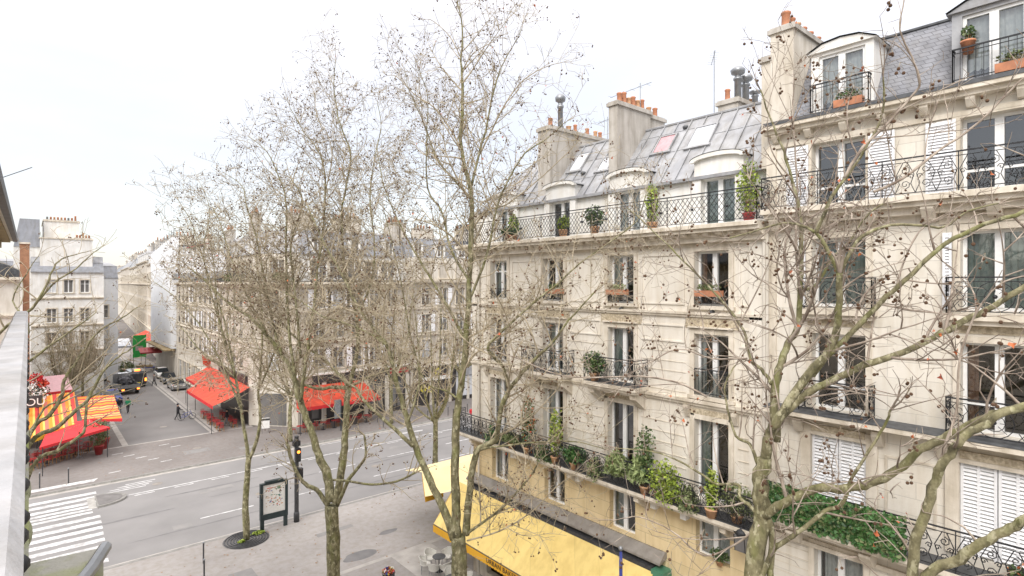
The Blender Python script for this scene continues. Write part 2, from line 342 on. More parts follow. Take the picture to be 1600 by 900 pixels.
# ================================================================== GROUND
def sheet(name, x0, x1, y0, y1, z, m):
    mb = MB(); mb.quad((x0, y0, z), (x1, y0, z), (x1, y1, z), (x0, y1, z)); return structure(mb.build(name, m))
sheet('ground', -1500, 1500, -1500, 1500, -0.14, 'pave2')
# carriageway and raised pavements
sheet('boulevard_road', -120, 300, 35.2, 50.4, -0.12, 'asphalt')
mb = MB(); mb.box(-120, 300, -60, 34.95, -0.13, 0.0); structure(mb.build('pavement', 'pave'))
mb = MB(); mb.box(-120, 300, 50.65, 60.2, -0.13, 0.0); structure(mb.build('far_pavement', 'pave2'))
mb = MB(); mb.box(-120, 300, 34.95, 35.2, -0.13, 0.006); structure(mb.build('kerb', 'kerb'))
mb = MB(); mb.box(-120, 300, 50.4, 50.65, -0.13, 0.006); structure(mb.build('far_kerb', 'kerb'))
sheet('gutter', -120, 300, 35.2, 35.6, -0.115, 'setts'); sheet('far_gutter', -120, 300, 50.0, 50.4, -0.115, 'setts')
mb = MB(); mb.box(6.5, 13.8, 60.5, 900, -0.13, -0.015); structure(mb.build('side_street', 'side_asph'))
mb = MB(); mb.box(13.8, 17.2, 60.5, 900, -0.13, -0.008); structure(mb.build('side_pavement', 'pave'))
mb = MB(); mb.box(-6, 6.5, 60.5, 900, -0.13, -0.008); structure(mb.build('terrace_pavement', 'pave2'))
mb = MB(); mb.box(-6, 17.2, 60.2, 60.5, -0.13, 0.002); structure(mb.build('paving_strip', 'setts'))
mb = MB(); mb.box(13.35, 13.6, 60.5, 500, -0.02, 0.006); mb.box(13.75, 14.1, 60.5, 500, -0.02, 0.008); structure(mb.build('street_kerb_strip', 'setts'))
mb = MB(); mb.box(6.3, 6.75, 60.5, 500, -0.02, 0.006); structure(mb.build('terrace_kerb_strip', 'setts'))
mb = MB(); mb.box(8, 40, 26.75, 27.05, -0.02, 0.004); mb.box(14.55, 14.85, 18, 26.75, -0.02, 0.004); mb.box(14.85, 17, 18, 26.75, -0.02, 0.003)
structure(mb.build('paving_bands', 'setts'))
# painted markings
mb = MB(); zr = -0.112
def dash(x0, x1, y, w=0.15): mb.quad((x0, y - w / 2, zr), (x1, y - w / 2, zr), (x1, y + w / 2, zr), (x0, y + w / 2, zr))
for i in range(13):
    y = 36.2 + i * 1.02
    if 43.9 < y < 46.3: continue
    x1 = 3.25 + (y - 38) * 0.03
    mb.quad((-6, y, zr), (x1, y, zr), (x1, y + 0.5, zr), (-6, y + 0.5, zr))
for k in range(3):
    mb.quad((-6, 44.5 + k * 0.62, zr), (3.1, 44.5 + k * 0.62, zr), (3.1, 44.85 + k * 0.62, zr), (-6, 44.85 + k * 0.62, zr))
mb.quad((-6, 51.1, 0.004), (3.6, 51.1, 0.004), (3.9, 51.75, 0.004), (-6, 51.75, 0.004))
dash(5.1, 220, 46.62, 0.14)
for k in range(60): dash(5.5 + k * 2.4, 6.7 + k * 2.4, 46.25, 0.12)
for k in range(30): dash(8.07 + k * 5.85, 11.2 + k * 5.85, 39.1, 0.13)
for k in range(30): dash(17 + k * 5.85, 20 + k * 5.85, 42.7, 0.13)
for k in range(4): dash(3.8 + k * .5, 6.4 + k * .25, 48.0 + k * 0.38, 0.13)
dash(20, 200, 49.7, 0.1)
for (x, y) in ((27, 48.3), (28.6, 48.1), (34, 48.4)):
    mb.quad((x, y, zr), (x + .9, y - .1, zr), (x + 1.2, y + .25, zr), (x + .3, y + .35, zr))
structure(mb.build('road_markings', 'paint'))
mb = MB()
for (x, y, r) in ((6.1, 30.5, .33), (5.0, 31.4, .28)):
    pts = [(x + r * math.cos(a * .52), y + r * .6 * math.sin(a * .52), 0.004) for a in range(12)]; mb.poly(pts)
for k in range(8):
    x = 4.6 + (k * 37 % 9) * .7; y = 52.5 + (k * 53 % 11) * .6; mb.quad((x, y, .004), (x + .8, y + .1, .004), (x + .8, y + .22, .004), (x, y + .12, .004))
structure(mb.build('pavement_marks', 'paint'))
mb = MB()
def blob(cx, cy, rx, ry, z, sd):
    pts = []
    for a in range(24):
        th = a / 24 * 2 * math.pi; k = 1 + 0.22 * noise.noise(Vector((math.cos(th) * 1.3, math.sin(th) * 1.3, sd)))
        pts.append((cx + rx * k * math.cos(th), cy + ry * k * math.sin(th), z))
    mb.poly(pts)
blob(13.4, 28.0, 0.95, 0.5, 0.004, 1); blob(15.9, 29.6, 0.6, 0.25, 0.004, 2); blob(8.8, 21, .8, .4, .004, 3)
for k in range(7): blob(4 + k * 6.3, 42.0 + (k % 3) * 2.6, 3.2, 0.12, -0.1135, 5 + k)
for k in range(5): blob(9 + k * 5, 38.0 + (k % 2) * 4.6, 4.6, 0.07, -0.1135, 15 + k)
structure(mb.build('asphalt_patches', 'seam'))
mb = MB()
for (x, y, w, h) in ((9, 43.6, 2.2, .8), (16, 37.6, 1.2, 1.0), (24, 44.5, 3, .7), (6.5, 38.2, 1.0, .7), (30, 38, 2, .9)): mb.quad((x, y, -.1128), (x + w, y, -.1128), (x + w, y + h, -.1128), (x, y + h, -.1128))
for (x, y, w, h) in ((9.5, 24.5, 1.6, .9), (7.5, 29, 1.1, 1.4), (12.5, 31.5, 2.2, .5), (10, 54, 2, 1.2), (14, 52.5, 1.4, .8)): mb.quad((x, y, .003), (x + w, y + .1, .003), (x + w, y + h, .003), (x, y + h, .003))
structure(mb.build('repair_patches', 'repair'))
mb = MB()
for (x, y, z) in ((12.2, 41.0, -.111), (7.1, 47.9, -.111), (21, 41.2, -.111), (8.2, 27.0, .006), (11.2, 55.5, .006), (10.3, 66, -.008)): mb.poly([(x + .34 * math.cos(a * .52), y + .34 * math.sin(a * .52), z) for a in range(12)])
structure(mb.build('manhole_covers', 'ledge'))
# traffic island
mb = MB(); pr = [(3.4, 45.2)] + [(3.4 + 1.7 * math.cos(a), 46.5 + 1.3 * math.sin(a)) for a in [R(-80 + 16 * k) for k in range(11)]] + [(3.4, 47.8)]
mb.prism(pr, 2, -0.12, 0.0, 0)
pr2 = [(3.5 + (x - 3.5) * .82 + .05, 46.5 + (y - 46.5) * .84) for x, y in pr]; mb.prism(pr2, 2, 0.0, 0.012, 1)
mb.quad((2.95, 45.3, -.11), (3.38, 45.3, -.11), (3.38, 47.7, -.11), (2.95, 47.7, -.11), 0)
structure(mb.build('traffic_island', ['kerb', 'patch']))

# ================================================================== FACADES
def wall_holes(mb, x0, x1, z0, z1, holes, y=0.0, reveal=0.28, room=1.6, mi=0, mroom=1, mrev=None, e=.5):
    xs = sorted(set([x0, x1] + [h[0] for h in holes] + [h[1] for h in holes])); zs = sorted(set([z0, z1] + [h[2] for h in holes] + [h[3] for h in holes]))
    mrev = mi if mrev is None else mrev
    for i in range(len(xs) - 1):
        for k in range(len(zs) - 1):
            cx = (xs[i] + xs[i + 1]) / 2; cz = (zs[k] + zs[k + 1]) / 2
            if any(h[0] < cx < h[1] and h[2] < cz < h[3] for h in holes): continue
            mb.quad((xs[i], y, zs[k]), (xs[i + 1], y, zs[k]), (xs[i + 1], y, zs[k + 1]), (xs[i], y, zs[k + 1]), mi)
    for a, b, c, d in holes:
        for (p, q) in (((a, c), (a, d)), ((a, d), (b, d)), ((b, d), (b, c)), ((b, c), (a, c))):
            mb.quad((p[0], y, p[1]), (q[0], y, q[1]), (q[0], y + reveal, q[1]), (p[0], y + reveal, p[1]), mrev)
        Y0 = y + reveal; Y1 = y + reveal + room     # a room box behind, its dimness painted dark, wider than the opening
        A, B, Cc, D = a - e, b + e, c - 0.0, d + 0.25
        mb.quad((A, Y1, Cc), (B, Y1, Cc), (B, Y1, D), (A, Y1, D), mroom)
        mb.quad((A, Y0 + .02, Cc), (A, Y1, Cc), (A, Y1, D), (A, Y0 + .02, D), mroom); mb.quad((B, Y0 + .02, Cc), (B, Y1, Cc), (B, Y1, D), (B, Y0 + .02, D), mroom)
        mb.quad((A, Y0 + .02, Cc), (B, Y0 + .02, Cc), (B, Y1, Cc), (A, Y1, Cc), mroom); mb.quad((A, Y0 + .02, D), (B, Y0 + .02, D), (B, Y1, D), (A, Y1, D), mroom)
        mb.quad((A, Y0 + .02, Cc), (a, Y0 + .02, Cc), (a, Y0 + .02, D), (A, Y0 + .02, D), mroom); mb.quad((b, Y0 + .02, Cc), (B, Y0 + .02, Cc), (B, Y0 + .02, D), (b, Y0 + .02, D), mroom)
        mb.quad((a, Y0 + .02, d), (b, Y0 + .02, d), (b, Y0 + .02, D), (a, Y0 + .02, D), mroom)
cache = {}
def win_meshes(w, h, style):
    key = (round(w, 2), round(h, 2), style)
    if key in cache: return cache[key]
    fr = MB(); t = 0.075; x0, x1 = -w / 2, w / 2
    fr.box(x0, x0 + t, 0, .09, 0, h); fr.box(x1 - t, x1, 0, .09, 0, h); fr.box(x0 + t, x1 - t, 0, .09, 0, t); fr.box(x0 + t, x1 - t, 0, .09, h - t, h)
    fr.box(-.085, .085, -.025, .075, t, h - t)
    if 'bars' in style:
        for k in (1, 2, 3):
            z = h * k / 4
            fr.box(x0 + t, -.085, .02, .06, z - .018, z + .018); fr.box(.085, x1 - t, .02, .06, z - .018, z + .018)
    if 'trans' in style:
        z = h * .72; fr.box(x0 + t, -.085, .01, .08, z - .035, z + .035); fr.box(.085, x1 - t, .01, .08, z - .035, z + .035)
    if 'low' in style:
        z = h * .3; fr.box(x0 + t, -.085, .01, .08, z - .03, z + .03); fr.box(.085, x1 - t, .01, .08, z - .03, z + .03)
    pn = MB(); pn.quad((x0 + t, .05, t), (-.085, .05, t), (-.085, .05, h - t), (x0 + t, .05, h - t)); pn.quad((.085, .05, t), (x1 - t, .05, t), (x1 - t, .05, h - t), (.085, .05, h - t))
    cache[key] = (fr.mesh('window_frame', ['frame']), pn.mesh('window_pane', ['glass'])); return cache[key]
def curtain_mesh(w, h, cover, mt, seed):
    mb = MB(); rnd = random.Random(seed)
    for (a, b) in cover:
        x0, x1 = -w / 2 + a * w, -w / 2 + b * w; n = max(4, int((x1 - x0) / .04)); pts = []
        for i in range(n + 1):
            x = x0 + (x1 - x0) * i / n; pts.append((x, .17 + .022 * math.sin(i * 1.9 + rnd.random()), 0))
        for i in range(n):
            p, q = pts[i], pts[i + 1]; mb.quad((p[0], p[1], .03), (q[0], q[1], .03), (q[0], q[1], h - .03), (p[0], p[1], h - .03))
    return mb.mesh('curtain', [mt])
def add_window(root, x, z0, z1, w, style='plain', cur=None, y=.24, ctype='curtain', nm='window', seed=0):
    f, p = win_meshes(w, z1 - z0, style); o = link(nm, f, root, (x, y, z0)); link('pane', p, o)
    if cur: link('curtain', curtain_mesh(w, z1 - z0, cur, ctype, seed), o)
    return o
# ---- ironwork. P(s,z) gives the local point
def spiral(c, r, a0, turns, n=9, s=1, kx=1):
    return [(c[0] + kx * s * (r * (1 - .78 * k / n)) * math.cos(a0 + turns * 2 * math.pi * k / n), c[1] + (r * (1 - .78 * k / n)) * math.sin(a0 + turns * 2 * math.pi * k / n)) for k in range(n + 1)]
def ironwork(mb, P, L, H, style, r=0.011):
    def T(pts, rr=r): mb.tube([P(*p) for p in pts], rr, 4, cap=False)
    T([(0, H), (L, H)], .024); T([(0, .06), (L, .06)], .014); T([(0, H - .10), (L, H - .10)], .012)
    n = max(1, round(L / 1.6))
    for k in range(n + 1): T([(L * k / n, 0), (L * k / n, H)], .015)
    if style == 'lattice':
        m = max(2, round(L / .17)); dx = L / m; zt = H - .10
        for k in range(m + 1):
            x = k * dx
            for sg in (1, -1):
                pts = []
                for j in range(5):
                    xx = x + sg * j * dx * .95
                    if 0 <= xx <= L: pts.append((xx, .06 + (zt - .06) * j / 4))
                if len(pts) > 1: T(pts, .009)
        for k in range(0, m, 7): mb.sphere(P((k + .5) * dx, H * .5), .05, 6, 4)
    elif style == 'scroll':
        m = max(1, round(L / .42)); dx = L / m; z0, z1 = .06, H - .10; hh = z1 - z0
        for k in range(m):
            x = (k + .5) * dx; c = dx * .27
            T(spiral((x, z0 + hh * .28), c, -1.6, 1.35)); T(spiral((x, z0 + hh * .74), c, 1.6, 1.35, s=-1))
            T(spiral((x - dx * .3, z0 + hh * .52), c * .62, 0, 1.2, 7)); T(spiral((x + dx * .3, z0 + hh * .52), c * .62, 0, 1.2, 7, s=-1))
            T([(x - dx * .5, z0), (x - dx * .28, z0 + hh * .3), (x - dx * .44, z0 + hh * .6), (x - dx * .1, z1)]); T([(x + dx * .5, z0), (x + dx * .28, z0 + hh * .3), (x + dx * .44, z0 + hh * .6), (x + dx * .1, z1)])
    elif style == 'medallion':
        c = L / 2; zc = .06 + (H - .16) / 2; rr = (H - .16) / 2
        T([(c + rr * math.cos(a * .39), zc + rr * math.sin(a * .39)) for a in range(17)], .013); T([(c + .55 * rr * math.cos(a * .52), zc + .55 * rr * math.sin(a * .52)) for a in range(13)])
        for a in range(8): T([(c + .1 * math.cos(a * .785), zc + .1 * math.sin(a * .785)), (c + rr * .9 * math.cos(a * .785), zc + rr * .9 * math.sin(a * .785))], .008)
        mb.sphere(P(c, zc), .05, 6, 4)
        side = (L / 2 - rr)
        for s in (-1, 1):
            for q in range(max(1, round(side / .38))):
                w = side / max(1, round(side / .38)); x = c + s * (rr + w * (q + .5))
                T(spiral((x, zc + rr * .5), w * .36, 0, 1.5, s=s)); T(spiral((x, zc - rr * .5), w * .36, 3.1, 1.5, s=s)); T([(x - w * .4, .06), (x + w * .1, zc), (x - w * .4, H - .1)]); T(spiral((x + s * .02, zc), w * .22, 1.5, 1.1, 6, s=s))
    elif style == 'circles':
        m = max(1, round(L / .30)); dx = L / m; z0, z1 = .06, H - .10; hh = z1 - z0
        for k in range(m):
            x = (k + .5) * dx
            for zc, rr in ((z0 + hh * .24, .22), (z0 + hh * .76, .22), (z0 + hh * .5, .13)):
                T([(x + rr * .6 * math.cos(a * .7), zc + rr * .8 * math.sin(a * .7)) for a in range(10)], .012)
            T([(x - dx / 2, z0), (x - dx / 2, z1)], .011); T(spiral((x, z0 + hh * .24), .1, 0, 1.2, 6)); T(spiral((x, z0 + hh * .76), .1, 3, 1.2, 6))
    elif style == 'bars':
        m = max(2, round(L / .14))
        for k in range(1, m): T([(L * k / m, .0), (L * k / m, H)], .009)
def railing(root, x0, x1, z, depth, H, style, y_in=0.0, name='railing', label=None, r=.011, m='iron'):
    mb = MB(); yo = -depth
    ironwork(mb, lambda s, h: (x0 + s, yo, z + h), x1 - x0, H, style, r)
    if depth - (-y_in) > .25:
        for xx in (x0, x1): ironwork(mb, lambda s, h, xx=xx: (xx, yo + s, z + h), depth + y_in, H, style if style != 'medallion' else 'scroll', r)
    o = mb.build(name, m, root)
    if label: o['label'] = label
    return o
def surround(mb, x, w, z0, z1, mi=0, t=.17, sill=True, proud=.05):
    a, b = x - w / 2, x + w / 2
    mb.box(a - t, a - .003, -proud, -.0, z0, z1 + t, mi); mb.box(b + .003, b + t, -proud, 0, z0, z1 + t, mi); mb.box(a - .003, b + .003, -proud - .002, 0, z1 + .003, z1 + t, mi)
    if sill: mb.box(a - t - .05, b + t + .05, -.12, .05, z0 - .12, z0 - .004, mi)
def panel(mb, x0, x1, z0, z1, mi=0, t=.05, p=.045):
    mb.box(x0, x1, -p, 0, z0, z0 + t, mi); mb.box(x0, x1, -p, 0, z1 - t, z1, mi); mb.box(x0, x0 + t, -p - .001, 0, z0 + t, z1 - t, mi); mb.box(x1 - t, x1, -p - .001, 0, z0 + t, z1 - t, mi)
def body(mb, x0, x1, depth, z0, z1, mi=0):
    mb.quad((x0, .001, z0), (x0, depth, z0), (x0, depth, z1), (x0, .001, z1), mi); mb.quad((x1, .001, z0), (x1, depth, z0), (x1, depth, z1), (x1, .001, z1), mi)
    mb.quad((x0, depth, z0), (x1, depth, z0), (x1, depth, z1), (x0, depth, z1), mi)
def corbels(mb, x0, x1, step, w, y0, z0, z1, mi=0, dep=0.35):
    n = max(1, int((x1 - x0) / step))
    for k in range(n + 1):
        x = x0 + (x1 - x0) * k / n; mb.prism([(0, z0), (0, z1), (-dep, z1), (-dep, z1 - .07), (-dep * .55, z0 + .05)], 0, x - w / 2, x + w / 2, mi)
def pot(root, x, y, z, h=.45, r=.12, m='terracotta', nm='chimney_pot'):
    mb = MB(); mb.lathe([(r * 1.0, 0), (r * .88, h * .15), (r * .80, h * .8), (r * .98, h * .86), (r * .98, h * .95), (r * .74, h), (r * .6, h * .9)], 0, 0, 10)
    return mb.build(nm, m, root, (x, y, z))
def chimney(root, x0, x1, y0, y1, z0, z1, m, pots, dz=0.0):
    """local box; dz lowers the back end"""
    mb = MB(); mb.box(x0, x1, y0, y1, z0, z1 - .16, 0); e = .07
    mb.box(x0 - e, x1 + e, y0 - e, y1 + e, z1 - .16, z1 - .02, 1); mb.box(x0 - .02, x1 + .02, y0 - .02, y1 + .02, z1 - .02, z1 + .03, 1)
    c = mb.build('chimney', [m, 'grey_render'], root)
    for i, (px_, py_, h, r, mm) in enumerate(pots):
        if mm == 'cowl':
            k = MB(); k.lathe([(r, 0), (r, h * .6), (r * 1.3, h * .62), (r * 1.3, h * .68), (r * .9, h * .7), (r * .9, h * .76), (r * 1.9, h * .8), (r * 2.1, h * .9), (r * 1.2, h * .98), (r * .2, h)], 0, 0, 10)
            k.build('chimney_cowl', 'greymetal', c, (px_, py_, z1 + .03))
        else: pot(c, px_, py_, z1 + .03, h, r, mm)
    return c

# ---------------------------------------------------------------- building A (four bays, zinc roof)
XA = 17.0
A = thing('apartment_building', 'cream apartment block with a zinc roof and ochre mezzanine above the yellow awning', 'building', (XA, 22.8, 0), R(-90))
LA = 14.9
bays = [2.04, 5.70, 9.32, 13.04]
mb = MB(); holes = []; low = []
for i, x in enumerate(bays):
    w = 1.22
    holes += [(x - w / 2, x + w / 2, 13.74, 15.55), (x - w / 2, x + w / 2, 10.75, 12.80), (x - w / 2, x + w / 2, 7.3, 9.95)]
    low += [(x - w / 2, x + w / 2, 5.05 if i < 3 else 5.35, 6.72)]
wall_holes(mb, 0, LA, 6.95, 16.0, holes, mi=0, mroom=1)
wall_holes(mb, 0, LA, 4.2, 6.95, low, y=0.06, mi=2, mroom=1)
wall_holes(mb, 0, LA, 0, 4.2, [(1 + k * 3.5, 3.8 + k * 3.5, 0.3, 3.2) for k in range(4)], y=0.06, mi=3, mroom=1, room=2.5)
body(mb, 0, LA, 11, 0, 18.1, 0)
for i, x in enumerate(bays):
    surround(mb, x, 1.22, 13.74, 15.55, 3); surround(mb, x, 1.22, 10.75, 12.80, 3, sill=i not in (1, 2)); surround(mb, x, 1.22, 7.3, 9.95, 3, sill=False)
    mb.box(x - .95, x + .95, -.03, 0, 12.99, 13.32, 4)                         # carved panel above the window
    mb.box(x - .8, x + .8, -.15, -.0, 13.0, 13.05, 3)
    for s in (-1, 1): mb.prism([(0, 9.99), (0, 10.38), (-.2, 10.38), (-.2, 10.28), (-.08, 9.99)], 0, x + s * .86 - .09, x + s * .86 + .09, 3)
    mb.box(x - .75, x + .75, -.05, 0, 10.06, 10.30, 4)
for xe0, xe1 in [(.12, 1.1), (3.0, 4.75), (6.66, 8.35), (10.28, 12.05), (14.0, 14.8)]:
    panel(mb, xe0, xe1, 13.75, 15.5, 0); panel(mb, xe0, xe1, 12.45, 13.05, 0)
    for k in range(5): mb.box(xe0 - .05, xe1 + .05, -.02, 0, 10.75 + k * .34, 10.765 + k * .34, 3)
    for k in range(7): mb.box(xe0 - .05, xe1 + .05, -.022, 0, 7.4 + k * .37, 7.416 + k * .37, 3)
mb.box(0, LA, -.09, 0, 13.36, 13.44, 3); mb.box(0, LA, -.14, 0, 13.44, 13.52, 3)      # string courses
mb.box(0, LA, -.10, 0, 10.40, 10.50, 3); mb.box(0, LA, -.17, 0, 10.50, 10.60, 3)
mb.box(0, LA, -.07, 0, 15.72, 15.82, 3)
mb.box(14.35, 14.9, -.09, 0, 6.95, 15.9, 0); mb.box(0, .45, -.09, 0, 6.95, 15.9, 0)
for x in bays:
    if x == bays[0]: continue
for k, (a, b) in enumerate([(0, 1.43), (2.65, 5.09), (6.31, 8.71), (9.93, 12.43), (13.65, 14.9)]): mb.box(a, b, .0, .055, 6.78, 6.94, 2)
mb.build('wall', ['stone', 'dark_in', 'yellow_stone', 'trim', 'orn'], A)
rndA = random.Random(3)
curs = [[(0.02, .98)], None, [(0, .2), (.8, 1)], [(0, .28)], [(.72, 1)], None]
for i, x in enumerate(bays):
    add_window(A, x, 13.74, 15.55, 1.22, 'trans' if i == 0 else 'plain', [[(.03, .97)], None, [(0, .2)], [(0, .18), (.8, 1)]][i], ctype=['curtain2', 'curtain', 'curtain2', 'curtain3'][i], seed=i)
    add_window(A, x, 10.75, 12.80, 1.22, 'plain', [None, [(.05, .95)], [(0, .3)], [(0, .15)]][i], ctype=['curtain', 'curtain2', 'curtain2', 'curtain'][i], seed=i + 9)
    add_window(A, x, 7.3, 9.95, 1.22, 'plain', [[(.04, .96)], [(0, .25)], None, [(.0, .3)]][i], ctype=['curtain', 'curtain', 'curtain', 'curtain2'][i], seed=i + 19)
    z0 = low[i][2]; add_window(A, x, z0, 6.72, 1.22, 'plain', [[(0, .2)], [(.75, 1)], [(.0, .35)], [(.02, .98)]][i], ctype=['curtain', 'curtain', 'curtain2', 'curtain'][i], y=.3, seed=i + 29)
# window guards
for i, x in enumerate(bays):
    railing(A, x - .6, x + .6, 13.76, .02, .45, 'scroll', name='window_guard')
    if i in (0, 3): railing(A, x - .6, x + .6, 10.78, .03, .85, 'scroll' if i == 0 else 'bars', name='window_guard')
mbg = MB(); mbg.box(bays[3] - .6, bays[3] + .6, -.012, .0, 10.82, 11.5); mbg.build('guard_glass', 'glass', A)
# round vents under the top sills
mb = MB()
for x in bays[2:]:
    mb.tube([(x + .05, -.02, 13.55), (x + .05, .02, 13.55)], .07, 12)
    mb.tube([(x + .05, -.025, 13.55), (x + .05, -.145, 13.55)], .05, 12)
mb.build('air_vent', 'lead', A)
# stone balconies of the two middle bays
for i in (1, 2):
    x = bays[i]; mb = MB(); z = 10.62; d = 0.80
    mb.box(x - 1.25, x + 1.25, -d, 0, z, z + .14); mb.box(x - 1.2, x + 1.2, -d + .08, 0, z - .1, z); mb.box(x - 1.12, x + 1.12, -d + .2, 0, z - .2, z - .1)
    for s in (-1, 1): mb.prism([(0, z - .75), (0, z - .2), (-d + .2, z - .2), (-d + .22, z - .32), (-.18, z - .6)], 0, x + s * .98 - .13, x + s * .98 + .13)
    mb.box(x - 1.22, x + 1.22, -d + .02, -.02, z + .14, z + .15, 1)
    o = mb.build('balcony', ['trim', 'lead'], A)
    railing(o, x - 1.2, x + 1.2, z + .15, d - .05, .95, 'scroll', name='balcony_railing')
# second floor running balcony
mb = MB(); z = 7.0
mb.box(-.7, LA, -.80, .0, z, z + .12); mb.box(-.66, LA, -.72, 0, z - .09, z); mb.box(-.6, LA, -.5, 0, z - .17, z - .09); mb.box(-.7, LA, -.78, -.02, z + .12, z + .135, 1)
for k in range(5):
    x = .55 + k * 3.3; mb.prism([(0.06, z - .75), (0.06, z - .16), (-.6, z - .16), (-.6, z - .3), (-.2, z - .55)], 0, x - .1, x + .1)
o = mb.build('balcony', ['trim', 'lead'], A); railing(o, -.68, LA, z + .135, .76, .98, 'circles', name='balcony_railing')
# top cornice and balcony
mb = MB(); z = 16.0
mb.box(-.2, LA, -.28, 0, 15.82, 15.98); mb.box(-.5, LA, -.62, 0, 16.12, 16.24); mb.box(-.55, LA, -.72, 0, 16.24, 16.36, 0); mb.box(-.3, LA, -.34, 0, 15.98, 16.12); corbels(mb, .1, LA - .1, .42, .17, 0, 15.93, 16.12, 0, .52)
mb.box(-.55, LA, -.70, .5, 16.36, 16.375, 1)
o = mb.build('cornice', ['trim', 'white_wall'], A); railing(o, -.5, LA - .02, 16.38, .68, .98, 'lattice', name='balcony_railing')
# attic: white wall set back with dormers and zinc roof
mb = MB(); wy = .5; dz0 = 16.375
dorm = [(x, 1.2) for x in bays]
wall_holes(mb, 0, LA, dz0, 18.05, [(x - .6, x + .6, dz0 + .02, 18.04) for x in bays], y=wy, mi=0, mroom=1, reveal=.2)
mb.build('attic_wall', ['white_wall', 'dark_in'], A)
ZY0, ZZ0, ZY1, ZZ1 = .42, 18.1, 2.65, 20.85; hipx = 2.2
mb = MB()
mb.quad((-.15, ZY0, ZZ0), (LA, ZY0, ZZ0), (LA, ZY1, ZZ1), (hipx, ZY1, ZZ1)); mb.quad((-.15, ZY0, ZZ0), (hipx, ZY1, ZZ1), (hipx, 9, ZZ1), (-.15, 10.9, ZZ0))
mb.quad((hipx, ZY1, ZZ1), (LA, ZY1, ZZ1), (LA, 9, ZZ1 + .5), (hipx, 9, ZZ1 + .5)); mb.quad((-.15, 10.9, ZZ0), (hipx, 9, ZZ1), (LA, 9, ZZ1), (LA, 10.9, ZZ0))
sl_ = Vector((0, ZY1 - ZY0, ZZ1 - ZZ0)); nn = Vector((0, -(ZZ1 - ZZ0), ZY1 - ZY0)).normalized()
def zp(x, k, h=0.0): return Vector((x, ZY0, ZZ0)) + sl_ * k + nn * h
x = .2
while x < LA:
    k1 = 1.0 if x > hipx else max(0.05, (x + .15) / (hipx + .15))
    for (dx0, dx1) in ((-.018, .018),):
        mb.quad(zp(x - .018, 0), zp(x - .018, k1), zp(x - .018, k1, .05), zp(x - .018, 0, .05)); mb.quad(zp(x + .018, 0), zp(x + .018, k1), zp(x + .018, k1, .05), zp(x + .018, 0, .05)); mb.quad(zp(x - .018, 0, .05), zp(x + .018, 0, .05), zp(x + .018, k1, .05), zp(x - .018, k1, .05))
    for kk in ((.33, .66) if int(x * 3) % 2 else (.5, .84)):
        if kk < k1: mb.tube([zp(x, kk, .006), zp(min(x + .62, LA), kk, .006)], .012, 4)
    x += .62
mb.tube([(hipx, ZY1, ZZ1 + .02), (LA, ZY1, ZZ1 + .02)], .06, 6); mb.tube([(-.15, ZY0, ZZ0), (hipx, ZY1, ZZ1)], .05, 6)
mb.box(-.2, LA, ZY0 - .12, ZY0 + .02, ZZ0 - .08, ZZ0 + .03)
mb.build('roof', 'zinc', A)
def roof_light(x, k0, k1, w, fill):
    mb = MB(); h = .09
    for (a, b, c, d) in ((x - w / 2, x - w / 2 + .07, k0, k1), (x + w / 2 - .07, x + w / 2, k0, k1), (x - w / 2 - .06, x + w / 2 + .06, k0 - .03, k0), (x - w / 2, x + w / 2, k1, k1 + .02)):
        P8 = [zp(a, c), zp(b, c), zp(b, d), zp(a, d), zp(a, c, h), zp(b, c, h), zp(b, d, h), zp(a, d, h)]; i = len(mb.v); mb.v += [tuple(q) for q in P8]
        for f in ((4, 5, 6, 7), (0, 1, 5, 4), (1, 2, 6, 5), (2, 3, 7, 6), (3, 0, 4, 7)): mb.f.append(tuple(i + j for j in f)); mb.m.append(0); mb.sm.append(False)
    o = mb.build('skylight', 'zinc', A)
    pn = MB(); pn.quad(zp(x - w / 2 + .07, k0, .06), zp(x + w / 2 - .07, k0, .06), zp(x + w / 2 - .07, k1, .06), zp(x - w / 2 + .07, k1, .06)); pn.build('pane', fill, o)
roof_light(10.0, .52, .78, .8, 'pink'); roof_light(11.6, .50, .80, .95, 'sky_glass'); roof_light(5.5, .5, .82, .8, 'sky_glass'); roof_light(7.3, .40, .62, .7, 'sky_glass')
for (x, k) in ((10.6, .88), (8.3, .2), (6.2, .42)):
    mb = MB(); c = zp(x, k, .03); mb.sphere(tuple(c), .13, 8, 5, 0, (1, 1, .7)); mb.build('roof_vent', 'lead', A)
